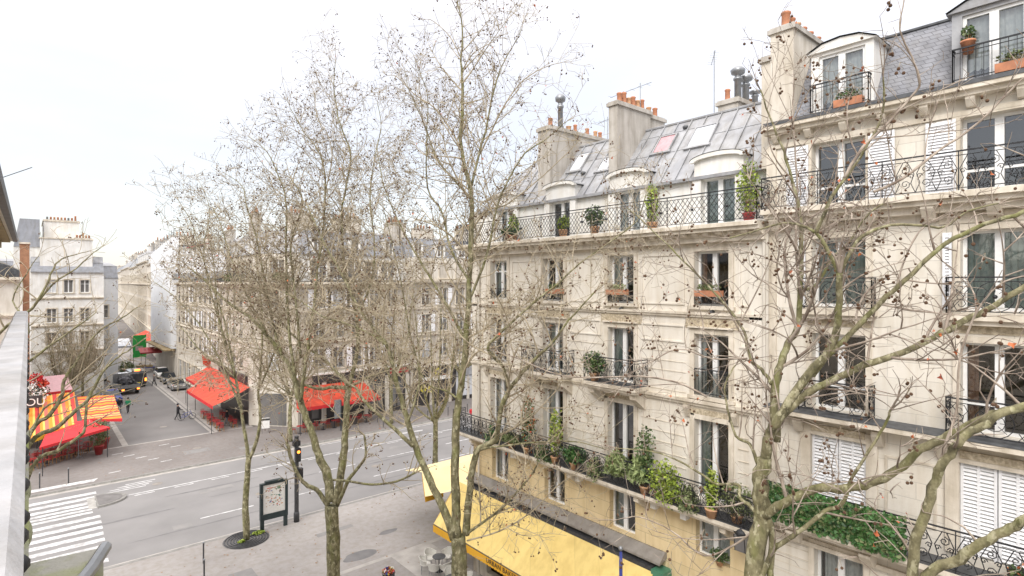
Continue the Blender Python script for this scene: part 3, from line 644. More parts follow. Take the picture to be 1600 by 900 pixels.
# dormers
for i, x in enumerate(bays):
    mb = MB(); w = .88; zt = 18.62
    prof = [(x - w, 18.0), (x - w, zt)] + [(x + w * math.cos(R(180 - 18 * k)), zt + .17 * math.sin(R(18 * k))) for k in range(1, 10)] + [(x + w, zt), (x + w, 18.0)]
    mb.prism(prof, 1, .40, 2.2, 0)
    for s in (-1, 1): mb.box(min(x + s * .61, x + s * .93), max(x + s * .61, x + s * .93), .36, .5, dz0, 18.06, 0)
    prof2 = [(x - w - .1, zt - .02)] + [(x + (w + .1) * math.cos(R(180 - 18 * k)), zt + .02 + .22 * math.sin(R(18 * k))) for k in range(0, 11)] + [(x + w + .1, zt - .02)]
    top = [(x + (w - .05) * math.cos(R(18 * k)), zt - .02 + .13 * math.sin(R(18 * k))) for k in range(0, 11)]
    mb.prism(prof2 + top, 1, .26, .39, 0)
    pz = [(p[0], p[1] + .02) for p in prof2[1:-1]]
    for a, b in zip(pz[:-1], pz[1:]): mb.quad((a[0], .24, a[1]), (b[0], .24, b[1]), (b[0], 2.3, b[1]), (a[0], 2.3, a[1]), 1)
    o = mb.build('dormer', ['white_wall', 'zinc'], A)
    add_window(A, x, dz0 + .02, 18.03, 1.2, 'plain', [[(.02, .98)], None, [(.0, .95)], [(.02, .98)]][i], y=wy + .1, ctype='curtain2' if i == 3 else 'curtain', seed=i + 40, nm='dormer_window')
# chimneys (local: x = 22.8-Y, y = X-17)
chimney(A, 22.8 - 14.7, 22.8 - 14.26, .75, 2.95, 18.0, 21.75, 'grey_render', [(8.32, 1.15 + .3 * k, [.42, .5, .34, .45, .36, .45][k], .115, ['terracotta', 'terracotta', 'terra2', 'terracotta', 'terra2', 'terracotta'][k]) for k in range(6)])
chimney(A, 22.8 - 14.80, 22.8 - 14.34, 3.0, 4.1, 18.0, 21.65, 'grey_render', [(8.2, 3.3, .4, .12, 'terra2'), (8.2, 3.75, .45, .12, 'terracotta')])
chimney(A, 22.8 - 18.8, 22.8 - 18.0, .7, 4.9, 18.0, 21.55, 'grey_render', [(4.4, 1.1, .45, .12, 'terracotta'), (4.4, 1.75, 1.7, .12, 'cowl'), (4.4, 2.3, .3, .14, 'terra2'), (4.4, 2.75, .45, .1, 'terracotta'), (4.4, 3.6, .42, .11, 'terracotta'), (4.4, 4.2, .4, .11, 'terra2'), (4.4, 4.55, .4, .11, 'terracotta')])
chimney(A, 11.75, 12.55, 2.7, 4.9, 20.3, 21.3, 'grey_render', [(12.0, 2.95, .45, .11, 'terracotta'), (12.2, 3.35, 1.35, .13, 'cowl'), (12.2, 3.95, 1.2, .13, 'cowl'), (12.3, 4.5, .7, .11, 'cowl'), (12.0, 4.7, .45, .11, 'terra2')])
def aerial(root, x, y, z, h, arms, w=.9, dirv=(1, 0)):
    mb = MB(); mb.tube([(x, y, z), (x, y, z + h)], .018, 5)
    for k in range(arms):
        zz = z + h - .12 - k * .35; mb.tube([(x - w * dirv[0], y - w * dirv[1], zz - .1), (x + w * .35 * dirv[0], y + w * .35 * dirv[1], zz)], .012, 4)
        for j in range(6):
            f = -w + j * w * .25; cx, cy = x + f * dirv[0], y + f * dirv[1]; mb.tube([(cx - .15 * dirv[1], cy + .15 * dirv[0], zz - .06), (cx + .15 * dirv[1], cy - .15 * dirv[0], zz - .06)], .006, 4)
    mb.build('aerial', 'greymetal', root)
aerial(A, 8.35, 2.5, 21.5, 1.4, 1, 1.6); aerial(A, 5.0, 4.4, 20.5, 2.1, 1, .6); aerial(A, 11.6, 2.7, 20.8, 2.5, 1, .9, (.6, -.8))
# zinc ledge and awning box under the mezzanine windows
mb = MB(); mb.prism([(.06, 4.80), (.06, 5.0), (-.05, 5.03), (-.38, 4.74), (-.38, 4.66)], 0, -.1, 11.3); mb.build('canopy_ledge', 'ledge', A)
mb = MB(); mb.box(.1, 11.0, -.46, .05, 4.30, 4.53); mb.build('awning_box', 'iron_w', A)
mb = MB(); mb.box(11.02, 11.5, -.5, .05, 2.6, 4.5); mb.build('shop_end_panel', 'green_paint', A)
mb = MB()
for (x, z) in ((3.4, 6.8), (7.4, 6.8), (11.0, 6.8), (12.2, 6.8)): mb.box(x - .11, x + .11, -.36, -.12, z - .24, z - .02)
mb.build('security_light', 'white_wall', A)
mb = MB(); mb.tube([(.6, -.12, 0.1), (.6, -.12, 15.7)], .055, 8); mb.tube([(14.84, -.14, 0.1), (14.84, -.14, 16.2)], .05, 8); mb.build('drainpipe', 'far_stone2', A)

# ---------------------------------------------------------------- building B (slate mansard)
B = thing('apartment_building', 'cream ashlar apartment block with a slate mansard, white shutters and an ivy covered balcony', 'building', (XA, 7.9, 0), R(-90))
LB = 14.0; bx = [1.95, 5.33, 8.7]
mb = MB(); H = []
for i, x in enumerate(bx):
    H += [(x - .68, x + .68, 16.66, 18.45), (x - .68, x + .68, 13.84, 15.75), (x - .68, x + .68, 10.95, 13.08), (x - .7, x + .7, 8.0, 10.2), (x - .62, x + .62, 5.2, 7.05)]
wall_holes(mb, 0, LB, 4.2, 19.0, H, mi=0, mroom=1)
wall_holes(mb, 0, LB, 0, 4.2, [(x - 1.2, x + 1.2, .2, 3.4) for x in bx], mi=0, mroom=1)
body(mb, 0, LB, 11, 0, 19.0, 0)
for i, x in enumerate(bx):
    surround(mb, x, 1.36, 16.66, 18.45, 2, sill=False); surround(mb, x, 1.36, 13.84, 15.75, 2, t=.15, sill=False); surround(mb, x, 1.36, 10.95, 13.08, 2, t=.15, sill=False)
    surround(mb, x, 1.40, 8.0, 10.2, 2, t=.27, sill=False, proud=.09); surround(mb, x, 1.24, 5.2, 7.05, 2, t=.15)
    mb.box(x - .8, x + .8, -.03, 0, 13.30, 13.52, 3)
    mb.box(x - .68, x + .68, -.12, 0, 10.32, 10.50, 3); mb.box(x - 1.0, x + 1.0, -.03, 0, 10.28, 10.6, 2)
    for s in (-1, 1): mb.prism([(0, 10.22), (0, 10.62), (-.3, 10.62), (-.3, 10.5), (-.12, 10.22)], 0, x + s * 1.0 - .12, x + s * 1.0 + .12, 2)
mb.box(0, LB, -.18, 0, 10.62, 10.72, 2)
mb.box(0, LB, -.10, 0, 6.98, 7.1, 2)
for k in range(6): mb.box(0, 1.3, -.012, 0, 5.4 + k * .27, 5.42 + k * .27, 2)
mb.box(0, LB, -.06, 0, 18.5, 18.62, 2); mb.box(0, LB, -.3, 0, 18.9, 19.02, 2); mb.box(0, LB, -.42, 0, 19.02, 19.12, 2); corbels(mb, .3, LB, .9, .18, 0, 18.62, 18.9, 2, .26)
mb.box(-.02, .26, -.06, 0, 7.1, 18.5, 2)
for x in (3.62, 7.0):
    panel(mb, x - .55, x + .55, 8.4, 10.0, 2, .05, .03)
mb.build('wall', ['stone_b', 'dark_in', 'trim', 'orn'], B)
for i, x in enumerate(bx):
    add_window(B, x, 16.66, 18.45, 1.36, 'low', [None, None, None][i], seed=60 + i)
    add_window(B, x, 13.84, 15.75, 1.36, 'plain', [(.0, 1.0)], ctype='curtain2', seed=63 + i)
    add_window(B, x, 10.95, 13.08, 1.36, 'low', [None, [(.0, .2)], None][i], seed=66 + i, ctype='curtain3')
    add_window(B, x, 5.2, 7.05, 1.24, 'plain', [(.1, .9)], seed=69 + i, y=.25)
    # closed louvred shutters
    mb = MB(); 
    for s in (-1, 1):
        a, b = (x - .69, x - .01) if s < 0 else (x + .01, x + .69)
        for q in (a, (a + b) / 2 - .03, b - .06): mb.box(q, q + .06, .02, .06, 8.02, 10.18)
        for k in range(23):
            zz = 8.07 + k * .0915; mb.prism([(.015, zz), (.05, zz + .05), (.06, zz + .05), (.025, zz)], 0, a + .06, b - .06)
        mb.box(a, b, .072, .08, 8.02, 10.18, 1)
    mb.build('closed_shutters', ['shutter', 'curtain'], B)
    # folded-back shutters beside the balcony doors
    for (za, zb, side) in ((16.68, 18.45, (-1, 1)), (13.86, 15.72, (-1,))):
        for s in side:
            mb = MB(); a, b = (x - 1.36, x - .76) if s < 0 else (x + .76, x + 1.36)
            if za < 14: a, b = x - 1.02, x - .84
            mb.box(a, a + .05, -.10, -.055, za, zb); mb.box(b - .05, b, -.10, -.055, za, zb)
            for k in range(int((zb - za) / .075)):
                zz = za + .02 + k * .075; mb.prism([(-.095, zz), (-.06, zz + .055), (-.056, zz + .055), (-.09, zz)], 0, a + .05, b - .05)
            mb.box(a, b, -.058, -.053, za, zb)
            mb.build('shutter', 'shutter', B)
# slabs and rails
mb = MB(); z = 16.5
mb.box(.05, LB, -.62, 0, z, z + .14); mb.box(.1, LB, -.5, 0, z - .12, z); mb.box(.15, LB, -.3, 0, z - .3, z - .12); corbels(mb, .35, LB, 1.15, .26, 0, z - .5, z - .12, 0, .46)
for x in bx: mb.box(x - 1.1, x + 1.1, -.03, 0, 15.93, 16.18)
mb.box(.06, LB, -.60, 0, z + .14, z + .15, 1)
o = mb.build('balcony', ['trim', 'white_wall'], B); railing(o, .08, LB, z + .15, .58, .92, 'scroll', name='balcony_railing')
for i, x in enumerate(bx):
    mb = MB(); mb.box(x - .95, x + .95, -.34, 0, 13.62, 13.76); mb.box(x - .88, x + .88, -.24, 0, 13.5, 13.62); o = mb.build('balcony', 'trim', B); railing(o, x - .9, x + .9, 13.77, .30, .86, 'medallion', name='balcony_railing')
mb = MB(); mb.box(.1, LB, -.55, 0, 10.72, 10.84, 0); mb.prism([(0, 10.92), (-.56, 10.855), (-.56, 10.842), (0, 10.842)], 0, .1, LB, 1)
o = mb.build('balcony', ['trim', 'lead'], B)
for i, x in enumerate(bx): railing(o, x - .88, x + .88, 10.92, .42, .86, 'medallion', name='balcony_railing')
mb = MB(); z = 7.65
mb.box(0.02, LB, -.80, 0, z, z + .13); mb.box(0.02, LB, -.7, 0, z - .1, z); mb.box(0.02, LB, -.45, 0, z - .2, z - .1); corbels(mb, .9, LB, 1.69, .26, 0, z - .62, z - .2, 0, .6)
mb.box(0.02, LB, -.78, -.02, z + .13, z + .14, 1)
o = mb.build('balcony', ['trim', 'lead'], B); railing(o, .05, LB, z + .14, .76, .98, 'medallion' if False else 'scroll', name='balcony_railing', r=.014)
# slate mansard
mb = MB(); y0, z0, y1, z1 = -.1, 19.22, 1.25, 21.35
xr0 = 1.0
mb.quad((0.75, y0, z0), (LB, y0, z0), (LB, y1, z1), (0.75, y1, z1), 0); mb.quad((.75, y1, z1), (LB, y1, z1), (LB, 10, z1 + .8), (.75, 10, z1 + .8), 1)
mb.quad((.75, y0, z0), (.75, y1, z1), (.75, 10, z1), (.75, 10, z0), 2)
mb.box(.05, LB, -.44, y0 + .02, 19.12, 19.22, 1); mb.tube([(.75, y1 - .01, z1 + .02), (LB, y1 - .01, z1 + .02)], .05, 6, 1); mb.quad((.0, -.1, 19.22), (.75, -.1, 19.22), (.75, 4, 19.6), (0, 4, 19.6), 1)
mb.build('roof', ['slate', 'lead', 'cream_render'], B)
for i, x in enumerate((bx[0] + .12, bx[1] - .05, bx[2])):
    mb = MB(); w = .78; zt = 20.95
    wall_holes(mb, x - w, x + w, 19.22, zt, [(x - .58, x + .58, 19.25, 20.85)], y=-.12, mi=0, mroom=1, reveal=.08, room=.9, e=.12)
    pr = [(x - w - .1, zt), (x - w * .6, zt + .2), (x, zt + .25), (x + w * .6, zt + .2), (x + w + .1, zt)]
    mb.prism(pr, 1, -.2, 1.6, 0)
    for a, b in zip(pr[:-1], pr[1:]): mb.quad((a[0], -.26, a[1] + .03), (b[0], -.26, b[1] + .03), (b[0], 1.8, b[1] + .03), (a[0], 1.8, a[1] + .03), 2)
    for xs in (x - w, x + w): mb.quad((xs, -.12, 19.22), (xs, 1.3, 19.22), (xs, 1.3, zt), (xs, -.12, zt), 0)
    mb.build('dormer', ['white_wall' if i < 1 else 'zinc', 'dark_in', 'lead'], B)
    add_window(B, x, 19.25, 20.85, 1.16, 'plain', [(.02, .98)], ctype='curtain', y=-.06, seed=80 + i, nm='dormer_window')
    railing(B, x - .72, x + .72, 19.24, .34, .78, 'bars', name='window_guard')
chimney(B, 7.9 - 7.85, 7.9 - 7.17, .05, 3.6, 16.7, 22.15, 'cream_render', [(.38, .35, .5, .15, 'terracotta'), (.38, .72, .42, .13, 'terracotta'), (.38, 1.15, .4, .12, 'terra2'), (.38, 1.6, .4, .12, 'terracotta'), (.38, 2.1, .4, .12, 'terracotta'), (.38, 2.7, .4, .12, 'terracotta')])
chimney(B, -.25, .03, .1, 1.1, 18.0, 21.4, 'cream_render', [])
mb = MB(); mb.tube([(.02, -.1, .1), (.02, -.1, 16.3)], .05, 8); mb.build('drainpipe', 'far_stone2', B)

# wall lantern by the party wall
Ln = thing('wall_lantern', 'old square lantern on the wall beneath the balcony where the two cream facades meet', 'lantern', (16.65, 8.35, 6.45))
mb = MB(); mb.prism([(-.14, 0), (.14, 0), (.21, .5), (-.21, .5)], 1, -.16, .16); mb.build('lantern_glass', 'far_glass', Ln, (-.35, 0, 0))
mb = MB(); mb.lathe([(.30, .5), (.2, .62), (.05, .72), (.03, .8)], -.35, 0, 4); mb.tube([(-.35, 0, .6), (-.1, 0, .85), (.33, 0, .6)], .02, 6)
for sx in (-1, 1):
    for sy in (-1, 1): mb.tube([(-.35 + sx * .14, sy * .16, 0), (-.35 + sx * .21, sy * .16, .5)], .016, 4)
mb.build('lantern_frame', 'iron', Ln)

# ================================================================== AWNING
yw = thing('shop_awning', 'large yellow shop awning with URBAN BAKERY on its golden scalloped valance', 'awning', (XA, 22.8, 0), R(-90))
mb = MB(); n = 26; X0, X1 = -.75, 11.1
def sag(k): return .05 * math.sin(math.pi * k)
for i in range(n):
    xa, xb = X0 + (X1 - X0) * i / n, X0 + (X1 - X0) * (i + 1) / n
    for j in range(6):
        k0, k1 = j / 6, (j + 1) / 6
        def p(x, k): return (x, -.44 - 1.46 * k, 4.42 - 1.8 * k - sag(k) - .02 * math.sin(x * 5.3) * k * (1 - k))
        mb.quad(p(xa, k0), p(xb, k0), p(xb, k1), p(xa, k1))
mb.poly([(X1, -.44, 4.42), (X1, -1.9, 2.62), (X1, -1.9, 2.3), (X1, -.44, 2.9)]); mb.poly([(X0, -.44, 4.42), (X0, -1.9, 2.62), (X0, -1.9, 2.3), (X0, -.44, 3.9)])
mb.build('awning_canvas', 'yellow_awn', yw)
mb = MB(); N_ = 60
for i in range(N_):
    xa, xb = X0 + (X1 - X0) * i / N_, X0 + (X1 - X0) * (i + 1) / N_; xm = (xa + xb) / 2
    mb.poly([(xa, -1.905, 2.64), (xb, -1.905, 2.64), (xb, -1.915, 2.30), (xm + .05, -1.915, 2.26), (xm - .05, -1.915, 2.26), (xa, -1.915, 2.30)])
mb.build('valance', 'orange_awn', yw)
me = text_mesh('URBAN BAKERY', 0.29, space=1.08); me.materials.append(M['text_dark'])
o = link('lettering', me, yw, (22.8 - 18.2, -1.925, 2.46)); o.rotation_euler = (R(90), 0, 0)
mb = MB()
for x in (0, 3.6, 7.3, 10.9): mb.tube([(x, -.42, 3.9), (x, -1.1, 3.35), (x, -1.88, 2.62)], .025, 6)
mb.tube([(X0, -1.88, 2.62), (X1, -1.88, 2.62)], .03, 6); mb.build('awning_arms', 'iron_w', yw)
# boulevard-side canopy
c2 = thing('terrace_canopy', 'cream yellow terrace canopy behind the plane tree on the boulevard side of the bakery', 'awning')
mb = MB()
mb.quad((16.6, 26.7, 2.7), (23.5, 26.7, 2.7), (23.5, 28.3, 3.4), (17.5, 28.5, 3.4)); mb.quad((17.5, 28.5, 3.4), (23.5, 28.3, 3.4), (23.5, 31, 2.8), (17.8, 31, 2.8))
mb.quad((16.6, 26.7, 2.7), (16.9, 22.7, 4.3), (23.5, 22.7, 4.3), (23.5, 26.7, 2.7))
mb.build('awning_canvas', 'cream_awn', c2)
mb = MB(); mb.quad((16.6, 26.7, 2.7), (17.5, 28.5, 3.4), (17.5, 28.5, 3.1), (16.6, 26.7, 2.4)); mb.quad((16.6, 26.7, 2.7), (17.8, 26.7, 2.7), (17.8, 26.7, 2.4), (16.6, 26.7, 2.4)); mb.build('valance', 'orange_awn', c2)
mb = MB(); mb.tube([(19.5, 28.4, 0), (19.5, 28.4, 3.38)], .04, 6); mb.tube([(23.4, 28.4, 0), (23.4, 28.4, 3.38)], .04, 6); mb.build('canopy_pole', 'iron_w', c2)

# ================================================================== BUILDINGS ACROSS THE BOULEVARD
def far_win(w, h, k=0):
    key = ('far', round(w, 2), round(h, 2), k)
    if key in cache: return cache[key]
    mb = MB(); t = .07
    mb.box(-w / 2, -w / 2 + t, 0, .06, 0, h); mb.box(w / 2 - t, w / 2, 0, .06, 0, h); mb.box(-w / 2 + t, w / 2 - t, 0, .06, 0, t); mb.box(-w / 2 + t, w / 2 - t, 0, .06, h - t, h); mb.box(-.06, .06, -.01, .05, t, h - t)
    if k == 1: mb.box(-w / 2 + t, w / 2 - t, .0, .055, h * .66, h * .66 + .05)
    fr = mb.mesh('window_frame', ['frame'])
    pn = MB(); pn.quad((-w / 2 + t, .04, t), (w / 2 - t, .04, t), (w / 2 - t, .04, h - t), (-w / 2 + t, .04, h - t)); pane = pn.mesh('window_pane', ['far_glass' if k != 2 else 'sky_glass'])
    cache[key] = (fr, pane); return cache[key]
def far_facade(root, ox, oy, rz, L, rows, n, ww, wm, trim='trim', z0=0, z1=18, margin=1.2, depth=0.18, panes=True, guards=True, seed=1, courses=(), shutters=0.0, wallname='wall', d=10, close=True):
    """rows: list of (zbottom, ztop). returns window positions"""
    rnd = random.Random(seed); c, s = math.cos(rz), math.sin(rz)
    def Wp(x, y, z): return (ox + x * c - y * s, oy + x * s + y * c, z)
    xs = [margin + (L - 2 * margin) * (k + .5) / n for k in range(n)]
    mb = MB(); holes = [(x - ww / 2, x + ww / 2, a, b) for x in xs for (a, b) in rows]
    X = sorted(set([0, L] + [h[0] for h in holes] + [h[1] for h in holes])); Z = sorted(set([z0, z1] + [h[2] for h in holes] + [h[3] for h in holes])); HS = [(h[0], h[1], h[2], h[3]) for h in holes]
    for i in range(len(X) - 1):
        for k in range(len(Z) - 1):
            cx, cz = (X[i] + X[i + 1]) / 2, (Z[k] + Z[k + 1]) / 2
            if any(h[0] < cx < h[1] and h[2] < cz < h[3] for h in HS): continue
            mb.quad((X[i], 0, Z[k]), (X[i + 1], 0, Z[k]), (X[i + 1], 0, Z[k + 1]), (X[i], 0, Z[k + 1]))
    for a, b, cc, dd in HS:
        for (p, q) in (((a, cc), (a, dd)), ((a, dd), (b, dd)), ((b, dd), (b, cc)), ((b, cc), (a, cc))):
            mb.quad((p[0], 0, p[1]), (q[0], 0, q[1]), (q[0], depth + .1, q[1]), (p[0], depth + .1, p[1]))
        mb.box(a - .14, a - .002, -.05, 0, cc, dd + .14, 1); mb.box(b + .002, b + .14, -.05, 0, cc, dd + .14, 1); mb.box(a, b, -.052, 0, dd + .003, dd + .14, 1); mb.box(a - .18, b + .18, -.12, 0, cc - .12, cc - .003, 1)
        if rnd.random() < shutters:
            for sd in (-1, 1):
                e = a if sd < 0 else b; mb.box(min(e + sd * .04, e + sd * (ww / 2)), max(e + sd * .04, e + sd * ww / 2), -.09, -.055, cc, dd, 2)
    for zc, pr in courses: mb.box(0, L, -pr, 0, zc, zc + .16, 1); mb.box(0, L, -pr - .12, 0, zc + .16, zc + .28, 1)
    if close: body(mb, 0, L, d, z0, z1, 0)
    mb.build(wallname, [wm, trim, 'shutter'], root, (ox, oy, 0), rz)
    for x in xs:
        for (a, b) in rows:
            k = rnd.choice((0, 0, 1)); f, p = far_win(ww, b - a, k if rnd.random() > .12 else 2)
            o = link('window', f, root, Wp(x, depth, a), rz)
            if panes: link('pane', p, o)
            else:
                key = ('join', round(ww, 2), round(b - a, 2))
                if key not in cache:
                    m2 = MB(); m2.box(-ww / 2, ww / 2, .0, .03, 0, b - a, 0); m2.box(-.06, .06, -.02, 0, 0, b - a, 1); m2.box(-ww / 2, ww / 2, -.015, 0, (b - a) * .6, (b - a) * .6 + .06, 1); cache[key] = m2.mesh('window', ['far_glass', 'frame'])
                o.data = cache[key]
            if guards and a < 13.5:
                key = ('guard', round(ww, 2))
                if key not in cache:
                    g = MB(); ironwork(g, lambda s_, h: (s_ - ww / 2, 0, h), ww, .8, 'bars', .012); cache[key] = g.mesh('window_guard', ['iron_w'])
                link('window_guard', cache[key], root, Wp(x, -.04, a), rz)
    return Wp
def mansard(root, ox, oy, rz, L, z0, z1, run, m='slate_far', dormers=0, dw=.9, dh=1.6, y0=.1, top='zinc', depth=10, cut0=0, cut1=0):
    mb = MB()
    mb.quad((0, y0, z0), (L, y0, z0), (L - cut1, y0 + run, z1), (cut0, y0 + run, z1), 0); mb.quad((cut0, y0 + run, z1), (L - cut1, y0 + run, z1), (L - cut1, depth, z1 + .9), (cut0, depth, z1 + .9), 1)
    mb.quad((0, y0, z0), (cut0, y0 + run, z1), (cut0, depth, z1), (0, depth, z0), 0); mb.quad((L, y0, z0), (L - cut1, y0 + run, z1), (L - cut1, depth, z1), (L, depth, z0), 0)
    mb.box(-.05, L + .05, y0 - .2, y0 + .05, z0 - .1, z0 + .03, 1); mb.box(cut0, L - cut1, y0 + run - .05, y0 + run + .08, z1 - .05, z1 + .06, 1)
    mb.build('roof', [m, top], root, (ox, oy, 0), rz)
    c, s = math.cos(rz), math.sin(rz)
    for k in range(dormers):
        x = (k + .5) * L / dormers; key = ('dormer', dw, dh)
        if key not in cache:
            d = MB(); d.box(-dw / 2 - .15, -dw / 2, 0, 1.6, 0, dh); d.box(dw / 2, dw / 2 + .15, 0, 1.6, 0, dh); d.prism([(-dw / 2 - .25, dh), (0, dh + .35), (dw / 2 + .25, dh)], 1, -.1, 2.0, 1); d.box(-dw / 2, dw / 2, 0.0, 1.5, dh - .1, dh); d.box(-dw / 2, dw / 2, 0.0, .1, -.02, .1)
            w = MB(); w.box(-dw / 2, dw / 2, .12, .16, .1, dh - .1, 0); w.box(-.05, .05, .08, .12, .1, dh - .1, 1); w.box(-dw / 2, -dw / 2 + .06, .08, .12, .1, dh - .1, 1); w.box(dw / 2 - .06, dw / 2, .08, .12, .1, dh - .1, 1)
            cache[key] = (d.mesh('dormer', ['white_wall', 'zinc']), w.mesh('dormer_window', ['far_glass', 'frame']))
        d, w = cache[key]; o = link('dormer', d, root, (ox + x * c - (y0 - .02) * s, oy + x * s + (y0 - .02) * c, z0 + .12), rz); link('dormer_window', w, o)
potmesh = {}
def stack(root, x, y, z0, z1, w, d, n, m='grey_render', along=0, seed=0):
    rnd = random.Random(seed); mb = MB(); mb.box(x - w / 2, x + w / 2, y - d / 2, y + d / 2, z0, z1 - .15, 0); mb.box(x - w / 2 - .08, x + w / 2 + .08, y - d / 2 - .08, y + d / 2 + .08, z1 - .15, z1, 1)
    c = mb.build('chimney', [m, 'grey_render'], root)
    for k in range(n):
        if not potmesh:
            for mm in ('terracotta', 'terra2', 'greymetal'):
                for h in (.4, .7): p = MB(); p.lathe([(.13, 0), (.11, h * .8), (.13, h * .85), (.1, h)], 0, 0, 7); potmesh[(mm, h)] = p.mesh('chimney_pot', [mm])
        f = (k + .5) / n - .5; px_, py_ = (x + f * w * .92, y) if w > d else (x, y + f * d * .92)
        link('chimney_pot', potmesh[(rnd.choice(['terracotta', 'terracotta', 'terra2', 'greymetal']), rnd.choice([.4, .4, .7]))], c, (px_, py_, z1))
rows3 = [(5.6, 7.7), (8.75, 10.85), (11.9, 13.8)]
# corner block
C = thing('corner_building', 'weathered cream corner block across the boulevard behind the two red brasserie awnings', 'building')
far_facade(C, 20.5, 57, 0, 12.8, rows3, 5, 1.2, 'far_stone', z0=4.2, z1=14.4, seed=3, courses=((8.2, .06), (11.3, .06)), shutters=.4)
rzc = math.atan2(57 - 61, 20.5 - 17)
Lc = math.hypot(3.5, 4)
far_facade(C, 17, 61, rzc, Lc, rows3, 1, 1.3, 'far_stone', z0=4.2, z1=14.4, seed=4, courses=((8.2, .06), (11.3, .06)), close=False)
def offset_run(root, pts, d0, d1, z0, z1, nm, m):
    # band that follows the three faces of the corner; d outward
    ns = []; P = [Vector((p[0], p[1])) for p in pts]
    for a, b in zip(P[:-1], P[1:]):
        t = (b - a).normalized(); ns.append(Vector((t.y, -t.x)))
    out = []
    for i in range(len(P)):
        if i == 0: n = ns[0]; k = 1
        elif i == len(P) - 1: n = ns[-1]; k = 1
        else: n = (ns[i - 1] + ns[i]).normalized(); k = 1 / max(.3, n.dot(ns[i]))
        out.append((P[i] + n * d0 * k, P[i] + n * d1 * k))
    mb = MB()
    for (a0, a1), (b0, b1) in zip(out[:-1], out[1:]):
        mb.quad((a1.x, a1.y, z0), (b1.x, b1.y, z0), (b1.x, b1.y, z1), (a1.x, a1.y, z1)); mb.quad((a0.x, a0.y, z1), (b0.x, b0.y, z1), (b1.x, b1.y, z1), (a1.x, a1.y, z1)); mb.quad((a0.x, a0.y, z0), (b0.x, b0.y, z0), (b1.x, b1.y, z0), (a1.x, a1.y, z0)); mb.quad((a0.x, a0.y, z0), (b0.x, b0.y, z0), (b0.x, b0.y, z1), (a0.x, a0.y, z1))
    return mb.build(nm, m, root), out
corner = [(17, 72), (17, 61), (20.5, 57), (33.3, 57)]
offset_run(C, corner, 0, .75, 14.35, 14.6, 'cornice', 'trim'); offset_run(C, corner, 0, .35, 14.05, 14.32, 'cornice', 'trim')
_, oo = offset_run(C, corner, .68, .7, 14.6, 14.66, 'railing_base', 'iron_w')
mb = MB()
for (a0, a1), (b0, b1) in zip(oo[:-1], oo[1:]):
    Lr = (b1 - a1).length; t = (b1 - a1).normalized(); ironwork(mb, lambda s, h: (a1.x + t.x * s, a1.y + t.y * s, 14.6 + h), Lr, .95, 'lattice', .014)
mb.build('balcony_railing', 'iron_w', C)
far_facade(C, 20.9, 57.9, 0, 12.4, [(14.9, 16.9)], 5, 1.7, 'white_wall', z0=14.5, z1=17.5, seed=6, guards=False, d=9)
far_facade(C, 17.9, 61.4, math.atan2(57.9 - 61.4, 20.9 - 17.9), math.hypot(3, 3.5), [(14.9, 16.9)], 1, 1.5, 'far_stone2', z0=14.5, z1=17.5, seed=7, guards=False, close=False)
far_facade(C, 17.9, 72, R(-90), 10.6, [(14.9, 16.9)], 4, 1.3, 'far_stone2', z0=14.5, z1=17.5, seed=8, guards=False, close=False)
mansard(C, 20.9, 57.8, 0, 12.4, 17.55, 20.0, 1.6, dormers=3, depth=8, cut0=.6)
mansard(C, 17.8, 72, R(-90), 10.8, 17.55, 20.0, 1.6, 'zinc', dormers=2, depth=8, cut1=1.0)
mb = MB(); mb.poly([(18, 61.4, 17.55), (20.9, 57.9, 17.55), (21.5, 59.4, 20.0), (19.5, 62.0, 20.0)]); mb.poly([(19.5, 62, 20), (21.5, 59.4, 20), (30, 66, 20.8), (22, 70, 20.8)]); mb.build('roof', 'zinc', C)
stack(C, 22.3, 61, 19, 22.0, 2.6, .7, 6, 'cream_render', seed=1); stack(C, 27.5, 61, 19, 21.8, 3.2, .7, 7, 'cream_render', seed=2); stack(C, 32.6, 60, 18, 21.6, .6, 2.6, 5, 'grey_render', seed=3); stack(C, 19.6, 68, 19, 22.4, .6, 2.5, 5, 'grey_render', seed=4)
# shop level of the corner block
mb = MB()
mb.quad((20.5, 57.02, 0), (33.3, 57.02, 0), (33.3, 57.02, 4.2), (20.5, 57.02, 4.2), 0); mb.quad((17, 61, 0), (20.5, 57.02, 0), (20.5, 57.02, 4.2), (17, 61, 4.2), 1); mb.quad((17.8, 60.05, .1), (19.7, 57.88, .1), (19.7, 57.88, 3.3), (17.8, 60.05, 3.3), 2)
for x in (20.7, 23.2, 27.9, 30.4, 33.0): mb.box(x - .22, x + .22, 56.85, 57.02, 0, 4.2, 1)
for x in (21.3, 22.3, 28.6, 29.5, 31.2, 32.1): mb.box(x - .35, x + .35, 56.95, 57.01, .6, 3.4, 2)
mb.build('shopfront', ['shop_dark', 'far_stone2', 'far_glass'], C)
mb = MB(); mb.box(22, 30.5, 56.8, 57.0, 4.25, 5.0, 0); mb.box(20.4, 33.3, 56.7, 57.02, 5.02, 5.2, 1); mb.build('shop_sign_band', ['shop_dark', 'white_wall'], C)
mb = MB(); mb.box(30.8, 33.1, 56.75, 56.99, 4.3, 4.9, 0); mb.build('shop_sign_panel', ['shop_red'], C)
# café at the corner: sign band on the side street
mb = MB(); mb.box(16.75, 16.98, 61.3, 72, 4.3, 5.0); mb.build('side_sign_band', ['shop_dark'], C)
mb = MB(); mb.quad((16.98, 61, 0), (16.98, 72, 0), (16.98, 72, 4.2), (16.98, 61, 4.2)); mb.build('side_shopfront', 'shop_dark', C)
